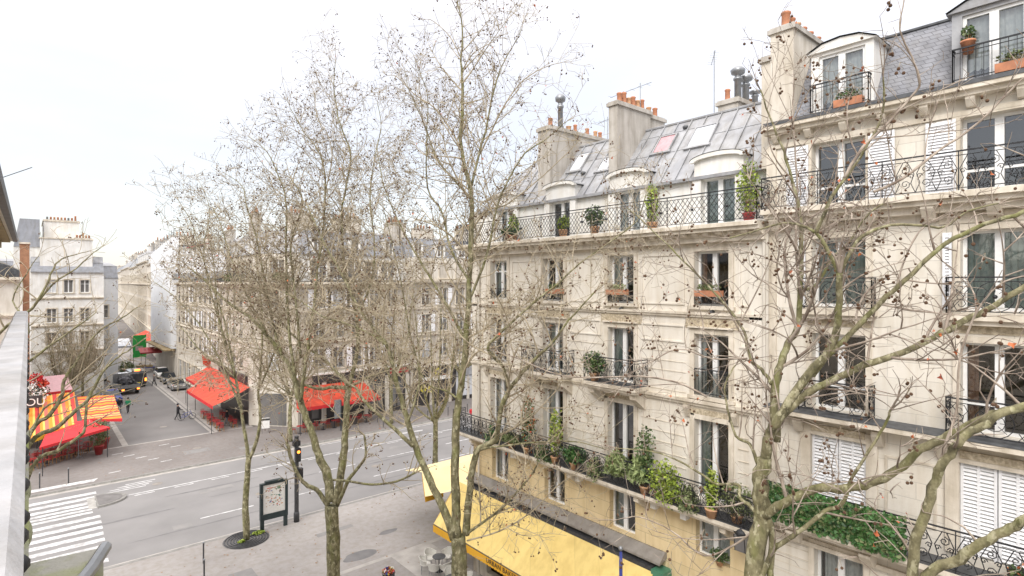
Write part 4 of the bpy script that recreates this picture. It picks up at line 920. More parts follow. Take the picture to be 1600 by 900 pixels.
# side-street block that continues from the corner
SB = thing('apartment_building', 'long cream block lining the right of the side street, under white sheeting on its roof', 'building')
far_facade(SB, 17, 98, R(-90), 37, [(8.75, 10.85), (11.9, 13.9), (5.6, 7.6)], 13, 1.15, 'far_stone', z0=4.0, z1=14.6, seed=11, courses=((8.1, .06), (11.3, .06), (14.2, .3)), shutters=.25, d=9)
far_facade(SB, 17.02, 98, R(-90), 26, [(.4, 3.2)], 8, 2.3, 'far_stone2', z0=0, z1=4.0, seed=12, guards=False, close=False)
mansard(SB, 17.6, 98, R(-90), 26, 14.7, 18, 1.8, 'zinc', dormers=6, depth=8)
stack(SB, 20, 80, 17, 21.4, .6, 3, 6, 'grey_render', seed=7); stack(SB, 20, 92, 17, 21.2, .6, 3, 6, 'cream_render', seed=8)
mb = MB(); ironwork(mb, lambda s, h: (16.45, 61 + s, 14.9 + h), 37, .9, 'bars', .014); mb.build('balcony_railing', 'iron_w', SB)
# white scaffold sheeting
def sheeting(nm, label, pts, z0f, z1f, seed, m='net', group=None, amp=.22):
    mb = MB(); n = 60; k = 20
    P = [Vector((p[0], p[1])) for p in pts]; segs = list(zip(P[:-1], P[1:])); tot = sum((b - a).length for a, b in segs)
    def pos(f):
        d = f * tot
        for a, b in segs:
            l = (b - a).length
            if d <= l + 1e-6: t = (b - a) / l; return a + t * d, Vector((t.y, -t.x))
            d -= l
        return P[-1], Vector((0, -1))
    g = []
    for i in range(n + 1):
        p, nrm = pos(i / n); row = []
        for j in range(k + 1):
            z = z0f(i / n) + (z1f(i / n) - z0f(i / n)) * j / k; w = amp * noise.noise(Vector((p.x * .9, p.y * .9, z * 1.1 + seed)))
            row.append((p.x + nrm.x * w, p.y + nrm.y * w, z))
        g.append(row)
    for i in range(n):
        for j in range(k): mb.quad(g[i][j], g[i + 1][j], g[i + 1][j + 1], g[i][j + 1])
    t = thing(nm, label, 'scaffolding', group=group); mb.build('sheeting', m, t)
    mb = MB()
    for i in range(0, n + 1, 6):
        p, nrm = pos(i / n); q = p - nrm * .5; mb.tube([(q.x, q.y, z0f(i / n)), (q.x, q.y, z1f(i / n) + 1.6)], .05, 5)
        q2, _ = pos(min(1, (i + 6) / n)); 
        for zz in (z1f(i / n) + .3, z1f(i / n) + 1.2): mb.tube([(q.x, q.y, zz), (q2.x - nrm.x * .5, q2.y - nrm.y * .5, zz)], .045, 5)
    mb.build('scaffold_tubes', 'greymetal', t); return t
t = sheeting('roof_scaffolding', 'rumpled white sheeting over a scaffolded roof on the right of the side street', [(17.3, 97), (17.3, 71)], lambda f: 15.0 + f * .2, lambda f: 19.4 - 1.5 * f, 3)
mb = MB(); mb.box(17.25, 17.5, 80, 92, 19.5, 19.6); mb.build('scaffold_deck', 'shop_red', t)
t = sheeting('sheeted_facade', 'tall building front wrapped in pale scaffold sheeting beyond the long cream block', [(16.2, 116), (16.4, 98.5), (17.3, 98.1)], lambda f: 4.5, lambda f: 19.5 + f * 2, 9, amp=.05)
mb = MB(); mb.box(17, 27, 98.3, 116, 0, 20); mb.build('wall', 'far_stone2', t)
mb = MB(); mb.box(15.4, 16.9, 98.4, 116, 4.2, 4.4); mb.build('scaffold_deck', 'wood', t)
# next block along the boulevard
G = thing('apartment_building', 'weathered stone block across the boulevard with slate dormers and sunflower pictures in its shop window', 'building')
far_facade(G, 33.32, 57.3, 0, 22, [(8.75, 10.8), (11.9, 13.9), (5.7, 7.8)], 8, 1.2, 'far_stone', z0=4.6, z1=17.4, seed=21, courses=((8.2, .06), (11.3, .06), (14.5, .4)), shutters=.35)
far_facade(G, 33.32, 57.28, 0, 22, [(15.1, 16.9)], 8, 1.2, 'far_stone2', z0=14.85, z1=17.5, seed=22, guards=False, close=False)
mansard(G, 33.32, 57.5, 0, 22, 17.5, 19.8, 1.3, dormers=7, depth=9)
stack(G, 37.5, 61, 18.5, 21.3, 2.8, .7, 6, 'cream_render', seed=9); stack(G, 44, 61, 18.5, 21.6, 2.8, .7, 6, 'cream_render', seed=10); stack(G, 33.6, 60, 18.5, 21.6, .7, 2.2, 5, 'cream_render', seed=12)
mb = MB(); mb.quad((33.32, 57.32, 0), (55.3, 57.32, 0), (55.3, 57.32, 4.6), (33.32, 57.32, 4.6), 0)
for k in range(9): mb.box(33.5 + k * 2.7, 33.85 + k * 2.7, 57.1, 57.3, 0, 4.6, 1)
mb.box(33.3, 55.3, 56.9, 57.3, 4.6, 4.85, 1); mb.box(34, 39, 57.0, 57.25, 2.9, 3.3, 2); mb.box(40, 50, 57.0, 57.25, 3.0, 4.4, 3); mb.box(40, 50, 57.15, 57.28, .5, 2.9, 4)
mb.build('shopfront', ['shop_dark', 'far_stone2', 'white_wall', 'zinc', 'sky_glass'], G)
for (x, z) in ((35.2, 2.1), (37.2, 3.9), (36.2, 1.9)):
    mb = MB(); n = 12; pts = []
    for a in range(2 * n): r = .5 if a % 2 else .36; pts.append((x + r * math.cos(a * math.pi / n), 57.02, z + r * math.sin(a * math.pi / n)))
    mb.poly(pts, 0); mb.poly([(x + .2 * math.cos(a * .52), 57.0, z + .2 * math.sin(a * .52)) for a in range(12)], 1); mb.build('sunflower_picture', ['banner', 'lead'], G)
# street row far right side of the side street
rzD = math.atan2(-596, -40); dD = Vector((40, 596)).normalized()
far_labels = ['nearest cream block of the far row down the side street', 'second cream block of the far row, one on from the nearest', 'third block of the far row with a steep zinc roof', 'fourth block of the far row, small beneath the sky', 'fifth block of the far row, almost at the end of the view', 'last and smallest block at the end of the far row']
pos = Vector((18, 118)); Ls = [30, 34, 40, 60, 90, 160]
for k, L in enumerate(Ls):
    far = pos + dD * L; ht = [18.6, 19.6, 19.2, 19.8, 19.3, 19.6][k]
    D = thing('row_building', far_labels[k], 'building', group='cream blocks of the far row')
    n = [9, 10, 10, 12, 14, 16][k]; rr = [(5.4, 7.5), (8.5, 10.6), (11.6, 13.6), (14.7, 16.7)]
    far_facade(D, far.x, far.y, rzD, L, rr, n, 1.3, ['far_stone2', 'far_stone'][k % 2], z0=0, z1=ht, seed=30 + k, courses=((4.6, .08), (14.0, .3), (ht - .4, .3)), guards=False, panes=False, depth=.25)
    mansard(D, far.x, far.y, rzD, L, ht + .02, ht + [2.6, 3.4, 2.4, 3, 3, 3][k], [1.3, 2.4, 1.2, 2, 2, 2][k], ['zinc', 'slate_far', 'zinc'][k % 3], dormers=[5, 5, 0, 0, 0, 0][k], depth=9)
    nrm = Vector((-dD.y, dD.x))
    for q in range(3 if k < 4 else 1):
        p = pos + dD * (L * (q + .08) / 3) - nrm * 3.2; stack(D, p.x, p.y, ht + 1, ht + [4.6, 4.5, 4.2, 4.5, 4.3, 4][k], 3.2, .7, 5, ['cream_render', 'grey_render', 'white_wall'][q], seed=50 + q + k)
    pos = far
# left side of the side street and beyond
E = thing('apartment_building', 'white rendered building with a blank gable and a row of chimney pots at the left', 'building')
far_facade(E, .2, 95, 0, 7.6, [(13.2, 14.9), (9.3, 11.1), (6.2, 8.0)], 3, 1.0, 'white_wall', z0=0, z1=15.9, seed=41, courses=((12.3, .08), (8.7, .08), (5.3, .1)), guards=False, d=14)
mb = MB(); mb.box(1.1, 6.6, 95.6, 108, 15.9, 20.3, 0); mb.box(1.0, 6.7, 95.5, 108.1, 20.3, 20.45, 1); mb.box(1.5, 5.3, 98, 108, 20.4, 22.8, 0); mb.box(1.4, 5.4, 97.9, 108.1, 22.8, 22.95, 1); mb.build('gable_wall', ['white_wall', 'trim'], E)
stack(E, 3.4, 99, 22.9, 23.1, 3.7, .5, 9, 'white_wall', seed=61); stack(E, 5.6, 96.2, 20.4, 20.6, 1.8, .5, 5, 'white_wall', seed=62)
mb = MB(); mb.poly([(-1.5, 96.3, 19.2), (1.1, 96.3, 19.2), (1.1, 97.3, 22.9), (-.9, 97.3, 22.9)], 0); mb.box(-1.5, 1.1, 96.4, 106, 15, 19.2, 1); mb.poly([(-1.5, 96.3, 19.2), (-.9, 97.3, 22.9), (-.9, 106, 22.9), (-1.5, 106, 19.2)], 0); mb.poly([(-.9, 97.3, 22.9), (1.1, 97.3, 22.9), (1.1, 106, 22.9), (-.9, 106, 22.9)], 0); mb.build('roof', ['slate_far', 'white_wall'], E)
mansard(E, .2, 94.9, 0, 7.6, 15.95, 17.2, 1.0, 'slate_far', dormers=0, depth=1.6)
E2 = thing('apartment_building', 'grey sheeted narrow building hung with a tall yellow banner left of the side street', 'building')
far_facade(E2, 5.6, 103, 0, 4.6, [(6.2, 8), (9.3, 11.2)], 2, 1.1, 'net', z0=0, z1=15.2, seed=44, guards=False, d=14)
mansard(E2, 5.6, 103, 0, 4.6, 15.25, 17.0, 1.2, 'slate_far', depth=12)
mb = MB(); mb.box(7.35, 8.1, 102.5, 102.62, 9.5, 15.5); mb.build('banner', 'banner', E2)
mb = MB(); mb.box(7.6, 7.85, 102.48, 102.5, 13.6, 15); mb.box(7.6, 7.85, 102.48, 102.5, 11, 12.8); mb.build('banner_marks', 'text_dark', E2)
E3 = thing('apartment_building', 'white block further along the left of the side street behind the grey sheeted building', 'building')
far_facade(E3, 9.6, 150, R(90), 60, [(6.2, 8.2), (9.3, 11.3), (12.3, 14.2)], 16, 1.2, 'far_stone2', z0=0, z1=15.5, seed=45, guards=False, panes=False, d=10)
mansard(E3, 9.6, 150, R(90), 60, 15.5, 18.2, 1.4, 'zinc', depth=9)
mb = MB(); mb.box(-2, 9.6, 149.9, 150, 0, 16.5); mb.build('end_wall', 'white_wall', E3)
Fb = thing('apartment_building', 'cream corner building with an orange brick chimney breast above the striped terrace', 'building')
far_facade(Fb, -16, 64.5, 0, 15.4, [(5.8, 7.8), (9.0, 11.0), (12.2, 14.1)], 6, 1.2, 'far_stone2', z0=0, z1=15.0, seed=47, courses=((8.3, .08), (11.5, .08), (14.6, .3)), d=25)
mb = MB(); mb.box(-.6, .05, 65, 66.6, 6, 17.9, 0); mb.box(-.66, .1, 64.9, 66.7, 17.9, 18.05, 1); mb.build('chimney', ['brickred', 'trim'], Fb)
mb = MB(); mb.prism([(-16, 15.0), (-.6, 15.0), (-.6, 15.6), (-4, 17.4), (-16, 17.4)], 1, 65, 88, 0); mb.build('roof', 'lead', Fb)
mb = MB(); mb.box(-.58, -.4, 64.5, 89, 0, 15); mb.build('side_wall', 'white_wall', Fb)
mb = MB(); ironwork(mb, lambda s, h: (-15 + s, 64.1, 15.05 + h), 14, .9, 'bars', .015); mb.build('balcony_railing', 'iron_w', Fb)
# hazy closing blocks far away
for (x, y, L, h, lab) in ((-30, 190, 30, 17, 'distant pale block closing the view behind the white gable'),):
    q = thing('distant_building', lab, 'building'); far_facade(q, x, y, 0, L, [(6, 8), (9.5, 11.5), (13, 15)], 8, 1.3, 'far_stone2', z1=h, guards=False, panes=False); mansard(q, x, y, 0, L, h, h + 3, 1.5, depth=9)

# ================================================================== OUR OWN SIDE
O = thing('apartment_building', 'our own building at the left edge, with its deep moulded timber eaves and stone balcony', 'building')
mb = MB(); mb.box(-9, -1.1, -6, 22.8, 0, 15.6, 0); mb.build('wall', 'stone', O)
mb = MB()
for (x0, x1, z0, z1, mi) in ((-1.1, -.42, 15.72, 15.86, 1), (-1.1, -.62, 15.55, 15.72, 1), (-1.1, -.85, 15.3, 15.55, 1), (-.42, -.36, 15.76, 15.88, 0), (-.36, -.26, 15.74, 15.92, 2)):
    mb.box(x0, x1, 6.0, 22.8, z0, z1, mi)
mb.poly([(-.27, 6, 15.93), (-.27, 22.8, 15.93), (-2.6, 22.8, 19.4), (-2.6, 6, 19.4)], 3); mb.poly([(-.27, 22.8, 15.93), (-2.6, 22.8, 19.4), (-9, 22.8, 19.4), (-9, 22.8, 15.93)], 3)
mb.build('eaves', ['stone', 'wood', 'lead', 'slate'], O)
mb = MB(); mb.box(-1.6, -.95, 17.5, 18.3, 16.5, 19.0); mb.build('chimney', 'cream_render', O)
mb = MB(); mb.tube([(-.45, 15, 16.55), (.05, 14.6, 16.78)], .008, 4); mb.build('aerial', 'greymetal', O)
hr = MB(); sec = [(-.105, -.30), (-.02, -.30), (-.005, -.32), (-.005, -.345), (-.03, -.365), (-.095, -.365), (-.12, -.345), (-.12, -.32)]
hr.prism([(a, HC + b - .02) for a, b in sec], 1, .2, 8.5, 0)
hr.build('handrail', 'rail_paint', O)
mb = MB(); mb.box(-.09, -.03, .2, 8.5, 14.03, 14.06)
for k in range(70):
    y = .5 + k * .118; mb.tube([(-.06, y, 13.1), (-.06, y, 14.12)], .009, 6)
    mb.sphere((-.045, y, 13.93), .024, 8, 5)
    if k % 4 == 0: mb.tube([(-.035, y, 13.0), (-.035, y, 14.12)], .016, 6); mb.sphere((-.028, y, 13.6), .034, 8, 5); mb.sphere((-.028, y, 13.85), .03, 8, 5)
    mb.tube([(-.05, y, 13.75), (-.02, y + .05, 13.68), (-.05, y + .1, 13.6)], .007, 4)
mb.box(-.09, -.03, .2, 8.5, 13.05, 13.09)
mb.build('balcony_railing', 'iron', O)
mb = MB(); mb.box(-1.1, .0, 0.0, 8.6, 12.85, 12.98); mb.build('balcony', 'moss_stone', O)
# moss covered stone pediment below the rail
mb = MB()
top = [(-.3, 3.1), (.12, 3.55), (.34, 4.16), (.32, 4.24), (-.3, 4.3)]
mb.prism([(x, y) for x, y in top], 2, 12.6, 12.885, 0)
mb.tube([(.0, 3.42, 12.905), (.12, 3.55, 12.905), (.26, 3.9, 12.905), (.35, 4.18, 12.905)], .035, 8, 1)
mb.build('stone_pediment', ['moss_stone', 'greymetal'], O)
for x, y, z in ((-.045, 5.4, 13.0), (-.04, 4.75, 12.9)):
    mb = MB(); mb.sphere((x, y, z), .06, 10, 8, 0, (1, 1.3, 1.9)); mb.build('mossy_stone_finial', 'moss_stone', O)

# ================================================================== PLANTS
def leaf_cloud(mb, c, rad, n, size, rnd, mi=0, droop=0.0, flat=0.0, strap=False):
    for _ in range(n):
        while True:
            p = Vector((rnd.uniform(-1, 1), rnd.uniform(-1, 1), rnd.uniform(-1, 1)))
            if p.length < 1: break
        p = p * (0.55 + .45 * rnd.random()) if rnd.random() < .5 else p.normalized() * rnd.uniform(.75, 1.05)
        k = 1 + .35 * noise.noise(p * 2.2 + Vector(c))
        q = Vector((c[0] + p.x * rad[0] * k, c[1] + p.y * rad[1] * k, c[2] + p.z * rad[2] * k - droop * (p.x ** 2 + p.y ** 2)))
        a = Vector((rnd.gauss(0, 1), rnd.gauss(0, 1), rnd.gauss(0, .6) + (0.2))).normalized(); b = a.orthogonal().normalized(); b.rotate(Matrix.Rotation(rnd.uniform(0, 6.28), 3, a)); s = size * rnd.uniform(.6, 1.3)
        w = s * (.12 if strap else .42)
        mb.quad(tuple(q - b * s * .5), tuple(q + a * w), tuple(q + b * s * .5), tuple(q - a * w), mi)
def plant(name, label, base, rad, n, size, m, cat='plant', potm=None, poth=.25, potr=.18, seed=1, group=None, strap=False, droop=0.0, stems=6, box=None, extra=None):
    rnd = random.Random(seed); t = thing(name, label, cat, base, group=group)
    ph = poth if potm else 0
    mb = MB(); leaf_cloud(mb, (0, 0, ph + rad[2] * .9), rad, int(n * 1.25), size * .78, rnd, 0, droop, strap=strap); NF = len(mb.m)
    for q in range(NF):
        if rnd.random() < .22: mb.m[q] = 1
    if extra: leaf_cloud(mb, (0, 0, ph + rad[2] * .9), rad, n // 6, size, rnd, 2)
    mb.build('foliage', [m, 'leaf_olive'] + ([extra] if extra else []), t)
    mb = MB()
    for k in range(stems): mb.tube([(rnd.uniform(-.05, .05), rnd.uniform(-.05, .05), ph * .5), (rnd.uniform(-.5, .5) * rad[0], rnd.uniform(-.5, .5) * rad[1], ph + rad[2] * rnd.uniform(.8, 1.4))], .008, 4)
    mb.build('stem', 'wood', t)
    if potm:
        mb = MB()
        if box: mb.prism([(-box[0] / 2 * .88, 0), (box[0] / 2 * .88, 0), (box[0] / 2, poth), (-box[0] / 2, poth)], 1, -box[1] / 2, box[1] / 2)
        else: mb.lathe([(potr * .7, 0), (potr, poth * .85), (potr * 1.08, poth * .86), (potr * 1.08, poth), (potr * .9, poth - .02)], 0, 0, 14)
        mb.build('flower_box' if box else 'pot', potm, t)
    return t
# A local -> world : X = 17 + y, Y = 22.8 - x
def AW(x, y, z): return (XA + y, 22.8 - x, z)
def BW(x, y, z): return (XA + y, 7.9 - x, z)
def on_rail(px, py, X):
    d = ray(px, py); t = X / d.x; return Vector((0, 0, HC)) + d * t
for (px, py, w, m, lab, sd) in ((898, 712, .62, 'leaf_hedge', 'dense dark green bush behind the black balcony rail', 1), (964, 716, .5, 'leaf_pale', 'pale grassy plant spilling over the black balcony rail', 2), (998, 726, .36, 'leaf_pale', 'second smaller pale grassy tuft beside the spilling one', 3),
                            (1040, 750, .62, 'leaf_yel', 'bright yellow green bush bulging over the balcony rail', 4), (1008, 690, .36, 'leaf_green', 'tall climbing green plant in front of the third door', 5), (825, 640, .4, 'leaf_green', 'climbing rose with one red bloom on the lower balcony', 6),
                            (868, 662, .35, 'leaf_yel', 'thin yellow leaved shrub between the lower balcony doors', 7), (1112, 757, .22, 'leaf_yel', 'small yellow tipped plant at the end of the lower balcony', 8), (800, 690, .7, 'leaf_olive', 'untidy olive green plants at the far end of the lower balcony', 9)):
    Xp = 16.28 if sd in (2, 3, 8) else (16.35 if sd != 4 else 16.2)
    p = on_rail(px, py, Xp); zb = 7.14; h = max(.3, (p.z - zb)); rad = (w * .55, w, h * .62 if sd not in (4,) else .72)
    if sd == 4: zb = p.z - .75
    if sd in (2, 3): zb = p.z - .45; rad = (.35, w, .38)
    plant('balcony_plant', lab, (Xp, p.y, zb), rad, int(900 * w + 350), .13 if sd not in (2, 3) else .35, m, seed=sd, strap=sd in (2, 3), droop=.25 if sd in (2, 3) else 0, extra='leaf_dead' if sd == 6 else None, potm='terra2' if sd not in (2, 3, 4) else None, poth=.28, potr=.2)
for (px, py, X, zb, w, h, m, lab, pm) in ((929, 570, 16.35, 10.78, .5, .42, 'leaf_green', 'bushy green plant in a pot on the small stone balcony', 'terra2'), (1170, 300, 17.1, 16.39, .38, .85, 'leaf_yel', 'tall yellow green bamboo by the party wall on the top balcony', 'shop_red'), (1019, 300, 17.1, 16.39, .25, .75, 'leaf_yel', 'yellow green bamboo beside the second dormer from the party wall', 'terra2'),
                                (929, 322, 16.7, 16.39, .42, .42, 'leaf_green', 'round green shrub on the top balcony before the dormer with shutters', 'terra2'), (802, 325, 17.0, 16.39, .3, .5, 'leaf_yel', 'yellow green shrub at the far end of the top balcony', 'terra2'), (880, 330, 16.7, 16.39, .3, .3, 'leaf_yel', 'low yellow green plant on the top balcony beside the round shrub', 'terra2'), (795, 365, 16.6, 16.39, .45, .18, 'leaf_hedge', 'low dark evergreen in a trough at the end of the top balcony', 'terracotta')):
    p = on_rail(px, py, X); plant('balcony_plant', lab, (X, p.y, zb), (w * .7, w, h), int(700 * w + 250), .12, m, seed=int(px), potm=pm, poth=.3, potr=.19, stems=10)
for k, (px, py, w, m, lab) in enumerate(((850, 690, .5, 'leaf_green', 'mixed green plants trailing through the rail left of the dense dark bush'), (930, 722, .35, 'leaf_olive', 'straggly winter plant between the dark bush and the pale grassy plant'), (1075, 762, .4, 'leaf_olive', 'brownish trailing plant right of the bulging yellow green bush'), (770, 672, .5, 'leaf_hedge', 'dark evergreen plants at the far corner of the lower balcony'))):
    p = on_rail(px, py, 16.3); plant('balcony_plant', lab, (16.3, p.y, 7.2), (.3, w, .38), 480, .12, m, seed=130 + k, droop=.3, stems=8)
# window boxes
for i, (px, py) in enumerate(((866, 457), (964, 458), (1107, 460))):
    p = on_rail(px, py, 16.86); plant('window_box', ['terracotta box with little growth at the farthest top floor window', 'terracotta box with pale shoots at the middle top floor window', 'terracotta box with dry brown shoots at the nearest top floor window'][i], (16.86, p.y, 14.05), (.12, .4, .12), 160, .09, ['leaf_olive', 'leaf_pale', 'leaf_olive'][i], 'planter', 'terracotta', .2, seed=40 + i, box=(.2, .95), stems=5)
for i, (x, z, y) in enumerate(((bx[0] + .35, 19.26, -.27), (bx[1] + .35, 19.26, -.27))):
    plant('window_box', ['terracotta box with a small plant at the dormer nearest the tall chimney', 'terracotta trough at the large dormer in the top right corner'][i], BW(x, y, z), (.12, .35, .14), 140, .09, ['leaf_green', 'leaf_olive'][i], 'planter', 'terracotta', .2, seed=50 + i, box=(.2, .7))
plant('potted_plant', 'plant in a tall terracotta pot standing on a ladder at the large dormer', BW(bx[1] - .5, -.22, 19.9), (.12, .14, .2), 120, .09, 'leaf_green', 'plant', 'terracotta', .3, .14, seed=57)
plant('potted_plant', 'small green plant on the sill of the mezzanine window beside the ochre wall', AW(13.35, -.05, 5.36), (.2, .32, .2), 300, .1, 'leaf_green', 'plant', 'terra2', .16, .12, seed=58)
# ivy hedge on B's balcony rail
hb = thing('ivy_hedge', 'dense dark green ivy screen covering the balcony rail beside the big plane trunk', 'hedge')
mb = MB(); rnd = random.Random(5)
for _ in range(6200):
    s = rnd.random() * 3.6; z = 7.8 + rnd.random() ** .9 * 1.02
    yy = 7.75 - s; k = noise.noise(Vector((yy * 2.2, z * 2.2, 0)))
    if s > 3.35 and rnd.random() < .5: continue
    zz = z - .12 * rnd.random(); X = 16.20 - .10 * rnd.random() - .12 * k
    a = Vector((rnd.gauss(-1.2, .8), rnd.gauss(0, .8), rnd.gauss(.3, .8))).normalized(); b = a.orthogonal().normalized(); b.rotate(Matrix.Rotation(rnd.uniform(0, 6.28), 3, a)); cc = a.cross(b); sz = rnd.uniform(.035, .075); q = Vector((X, yy, zz))
    mb.quad(tuple(q - b * sz), tuple(q + cc * sz * .7), tuple(q + b * sz), tuple(q - cc * sz * .7))
for q in range(len(mb.m)): mb.m[q] = rnd.choice((0, 0, 0, 1, 2))
mb.build('foliage', ['leaf_hedge', 'leaf_green', 'leaf_olive'], hb)
mb = MB()
for k in range(14):
    y = 7.7 - k * .265; mb.tube([(16.24, y, 7.8), (16.22, y - .1, 8.2), (16.24, y + .08, 8.75)], .012, 4)
mb.build('stem', 'wood', hb)
plant('balcony_plant', 'fresh green plant with orange blooms past the end of the ivy hedge', BW(5.95, -.6, 7.8), (.22, .38, .3), 380, .12, 'leaf_green', seed=71, extra='leaf_dead')
plant('balcony_plant', 'dry yellowish bush at the party wall below the ivy hedge end', AW(14.2, -.55, 7.14), (.3, .5, .5), 500, .12, 'leaf_olive', seed=72, potm='terra2', stems=12)
for (x, y, z, w, sd) in ((14.6 + 4.5, 56.4, 14.62, 1.6, 1), (17.2, 66, 14.62, 2.2, 2)):
    plant('roof_terrace_plant', ['olive shrubs on the corner balcony across the boulevard', 'dark untidy shrubs on the balcony above the side street'][sd - 1], (x - .4, y, z), (w * .4, w, .5), 900, .22, 'leaf_olive', seed=90 + sd)

# ================================================================== BRASSERIE AWNINGS
def awning(name, label, a, b, c, d, val, m, mv, seams=6, cat='awning', group=None, legs=True):
    """a,b: fixed top edge; d,c: front edge (a above d)"""
    a, b, c, d = map(Vector, (a, b, c, d)); t = thing(name, label, cat, group=group); mb = MB(); n = 18
    for i in range(n):
        for j in range(4):
            def p(u, v): q = (a.lerp(b, u)).lerp(d.lerp(c, u), v); q.z -= .10 * math.sin(math.pi * v) * (1 - .3 * math.sin(u * seams * 6.28)); return tuple(q)
            mb.quad(p(i / n, j / 4), p((i + 1) / n, j / 4), p((i + 1) / n, (j + 1) / 4), p(i / n, (j + 1) / 4))
    mb.build('awning_canvas', m, t)
    mb = MB(); nv = 24
    for i in range(nv):
        p, q = d.lerp(c, i / nv), d.lerp(c, (i + 1) / nv); mm = d.lerp(c, (i + .5) / nv)
        mb.poly([tuple(p), tuple(q), (q.x, q.y, q.z - val), (mm.x, mm.y, mm.z - val - .05), (p.x, p.y, p.z - val)])
    mb.build('valance', mv, t)
    mb = MB()
    for u in (.04, .35, .65, .96):
        p, q = a.lerp(b, u), d.lerp(c, u); mb.tube([(p.x, p.y, p.z - .5), (q.x, q.y, q.z - .06)], .03, 5)
        if legs and u in (.04, .96): mb.tube([(q.x, q.y, 0.0), (q.x, q.y, q.z - .05)], .03, 6)
    mb.build('awning_arms', 'iron_w', t); return t
awning('brasserie_awning', 'orange red awning on the side street side of the corner brasserie', (16.9, 72, 4.2), (16.9, 60.2, 4.0), (13.3, 59.3, 2.75), (13.2, 70.5, 2.7), .3, 'red_awn', 'red_deep', 8)
awning('brasserie_awning', 'small orange red awning behind the larger one on the side street', (16.95, 77.5, 4.2), (16.95, 72.3, 4.2), (14.4, 72.0, 3.0), (14.4, 77.5, 3.0), .25, 'red_awn', 'red_deep', 4)
awning('brasserie_awning', 'long orange red awning facing the boulevard, left of the street clock panel', (20.3, 56.9, 4.0), (27.4, 56.9, 4.0), (27.9, 53.6, 2.6), (19.2, 53.6, 2.6), .3, 'red_awn', 'red_deep', 6)
# striped corner terrace
awning('striped_awning', 'large orange and yellow striped awning over the corner terrace', (-3.2, 66.5, 4.1), (3.3, 68, 4.1), (3.1, 60.0, 2.65), (-.6, 56.3, 2.5), .35, 'stripe', 'orange_awn', 4, legs=False)
awning('striped_awning', 'yellow and red striped awning nearest the side street', (3.5, 68, 3.6), (6.35, 67.5, 3.5), (6.2, 59.6, 2.6), (3.5, 61.0, 2.75), .2, 'stripe2', 'red_deep', 3, legs=False)
awning('striped_awning', 'faded pink awning behind the large striped one', (-2.5, 74, 5.0), (3.0, 74.5, 5.0), (3.2, 68.3, 4.3), (-2.4, 67.0, 4.3), .2, 'pink', 'red_deep', 3, legs=False)
awning('terrace_canopy', 'low red canopy with one orange panel at the front of the terrace', (1.2, 59.6, 2.75), (4.0, 60.8, 2.7), (5.15, 57.6, 2.45), (.6, 54.9, 2.2), .18, 'red_deep', 'red_deep', 3)
mb = MB(); 
sg = thing('terrace_sign', 'dark sign board with white letters OU above the striped awning', 'sign', (-.3, 62.2, 4.0))
mb = MB(); mb.box(-1.6, 1.15, -.04, .04, 0, 1.0); mb.build('board', 'shop_dark', sg)
me = text_mesh('OU', 0.85, extrude=.02); me.materials.append(M['white']); o = link('lettering', me, sg, (.72, -.07, .45)); o.rotation_euler = (R(90), 0, 0)
mb = MB(); mb.tube([(-1, .06, -1.2), (-1, .06, .9)], .03, 5); mb.tube([(.9, .06, -1.2), (.9, .06, .9)], .03, 5); mb.build('sign_post', 'iron_w', sg)
# flowers over the café sign
fl = thing('flower_display', 'heap of red, white and orange flowers over the terrace sign', 'flowers', (.55, 64.5, 5.0))
for mm, cc, rr, nn_ in (('leaf_green', (0, 0, -.2), (.8, .5, .9), 700), ('red_deep', (-.1, -.2, 1.1), (.55, .4, .5), 420), ('white', (-.35, -.3, .55), (.45, .4, .4), 200), ('red_awn', (.4, -.2, .7), (.4, .4, .35), 220), ('white', (.1, -.5, -.2), (.7, .4, .6), 140), ('banner', (.2, -.4, -.8), (.5, .4, .3), 120)):
    mb = MB(); leaf_cloud(mb, cc, rr, nn_, .17, random.Random(nn_), 0); mb.build('leaves' if mm == 'leaf_green' else 'blossom', mm, fl)
mb = MB(); mb.tube([(0, 0, -5.0), (0, 0, .2)], .05, 6); mb.build('post', 'iron_w', fl)
plant('terrace_shrub', 'dusty green shrub standing between the striped awnings', (4.5, 58.9, 0), (.8, .6, 1.15), 900, .16, 'leaf_olive', 'shrub', 'shop_red', .8, .35, seed=77, stems=14)
plant('terrace_tree', 'small tree in a big round red pot at the corner of the terrace', (4.9, 60.7, 0), (.45, .45, .9), 300, .16, 'leaf_olive', 'plant', 'shop_red', .95, .5, seed=78, stems=14)
# café chairs and tables
def chair_proto():
    t = thing('cafe_chair', 'rattan', 'chair')
    mb = MB(); mb.lathe([(.21, .43), (.22, .45), (.21, .47)], 0, 0, 10); mb.build('seat', 'shop_red', t)
    mb = MB()
    for a in range(7): th = R(40 + a * 16.7); mb.tube([(.2 * math.cos(th), .2 * math.sin(th), .46), (.22 * math.cos(th), .25 * math.sin(th), .86)], .012, 4)
    mb.tube([(.22 * math.cos(R(40 + a * 16.7)), .25 * math.sin(R(40 + a * 16.7)), .86) for a in range(7)], .022, 5); mb.tube([(.21 * math.cos(R(40 + a * 16.7)), .22 * math.sin(R(40 + a * 16.7)), .66) for a in range(7)], .03, 5)
    mb.build('backrest', 'shop_red', t)
    for sx in (-1, 1):
        for sy in (-1, 1): mb = MB(); mb.tube([(sx * .15, sy * .15, .44), (sx * .19, sy * .19, 0)], .016, 5); mb.build('leg', 'rattan', t)
    return t
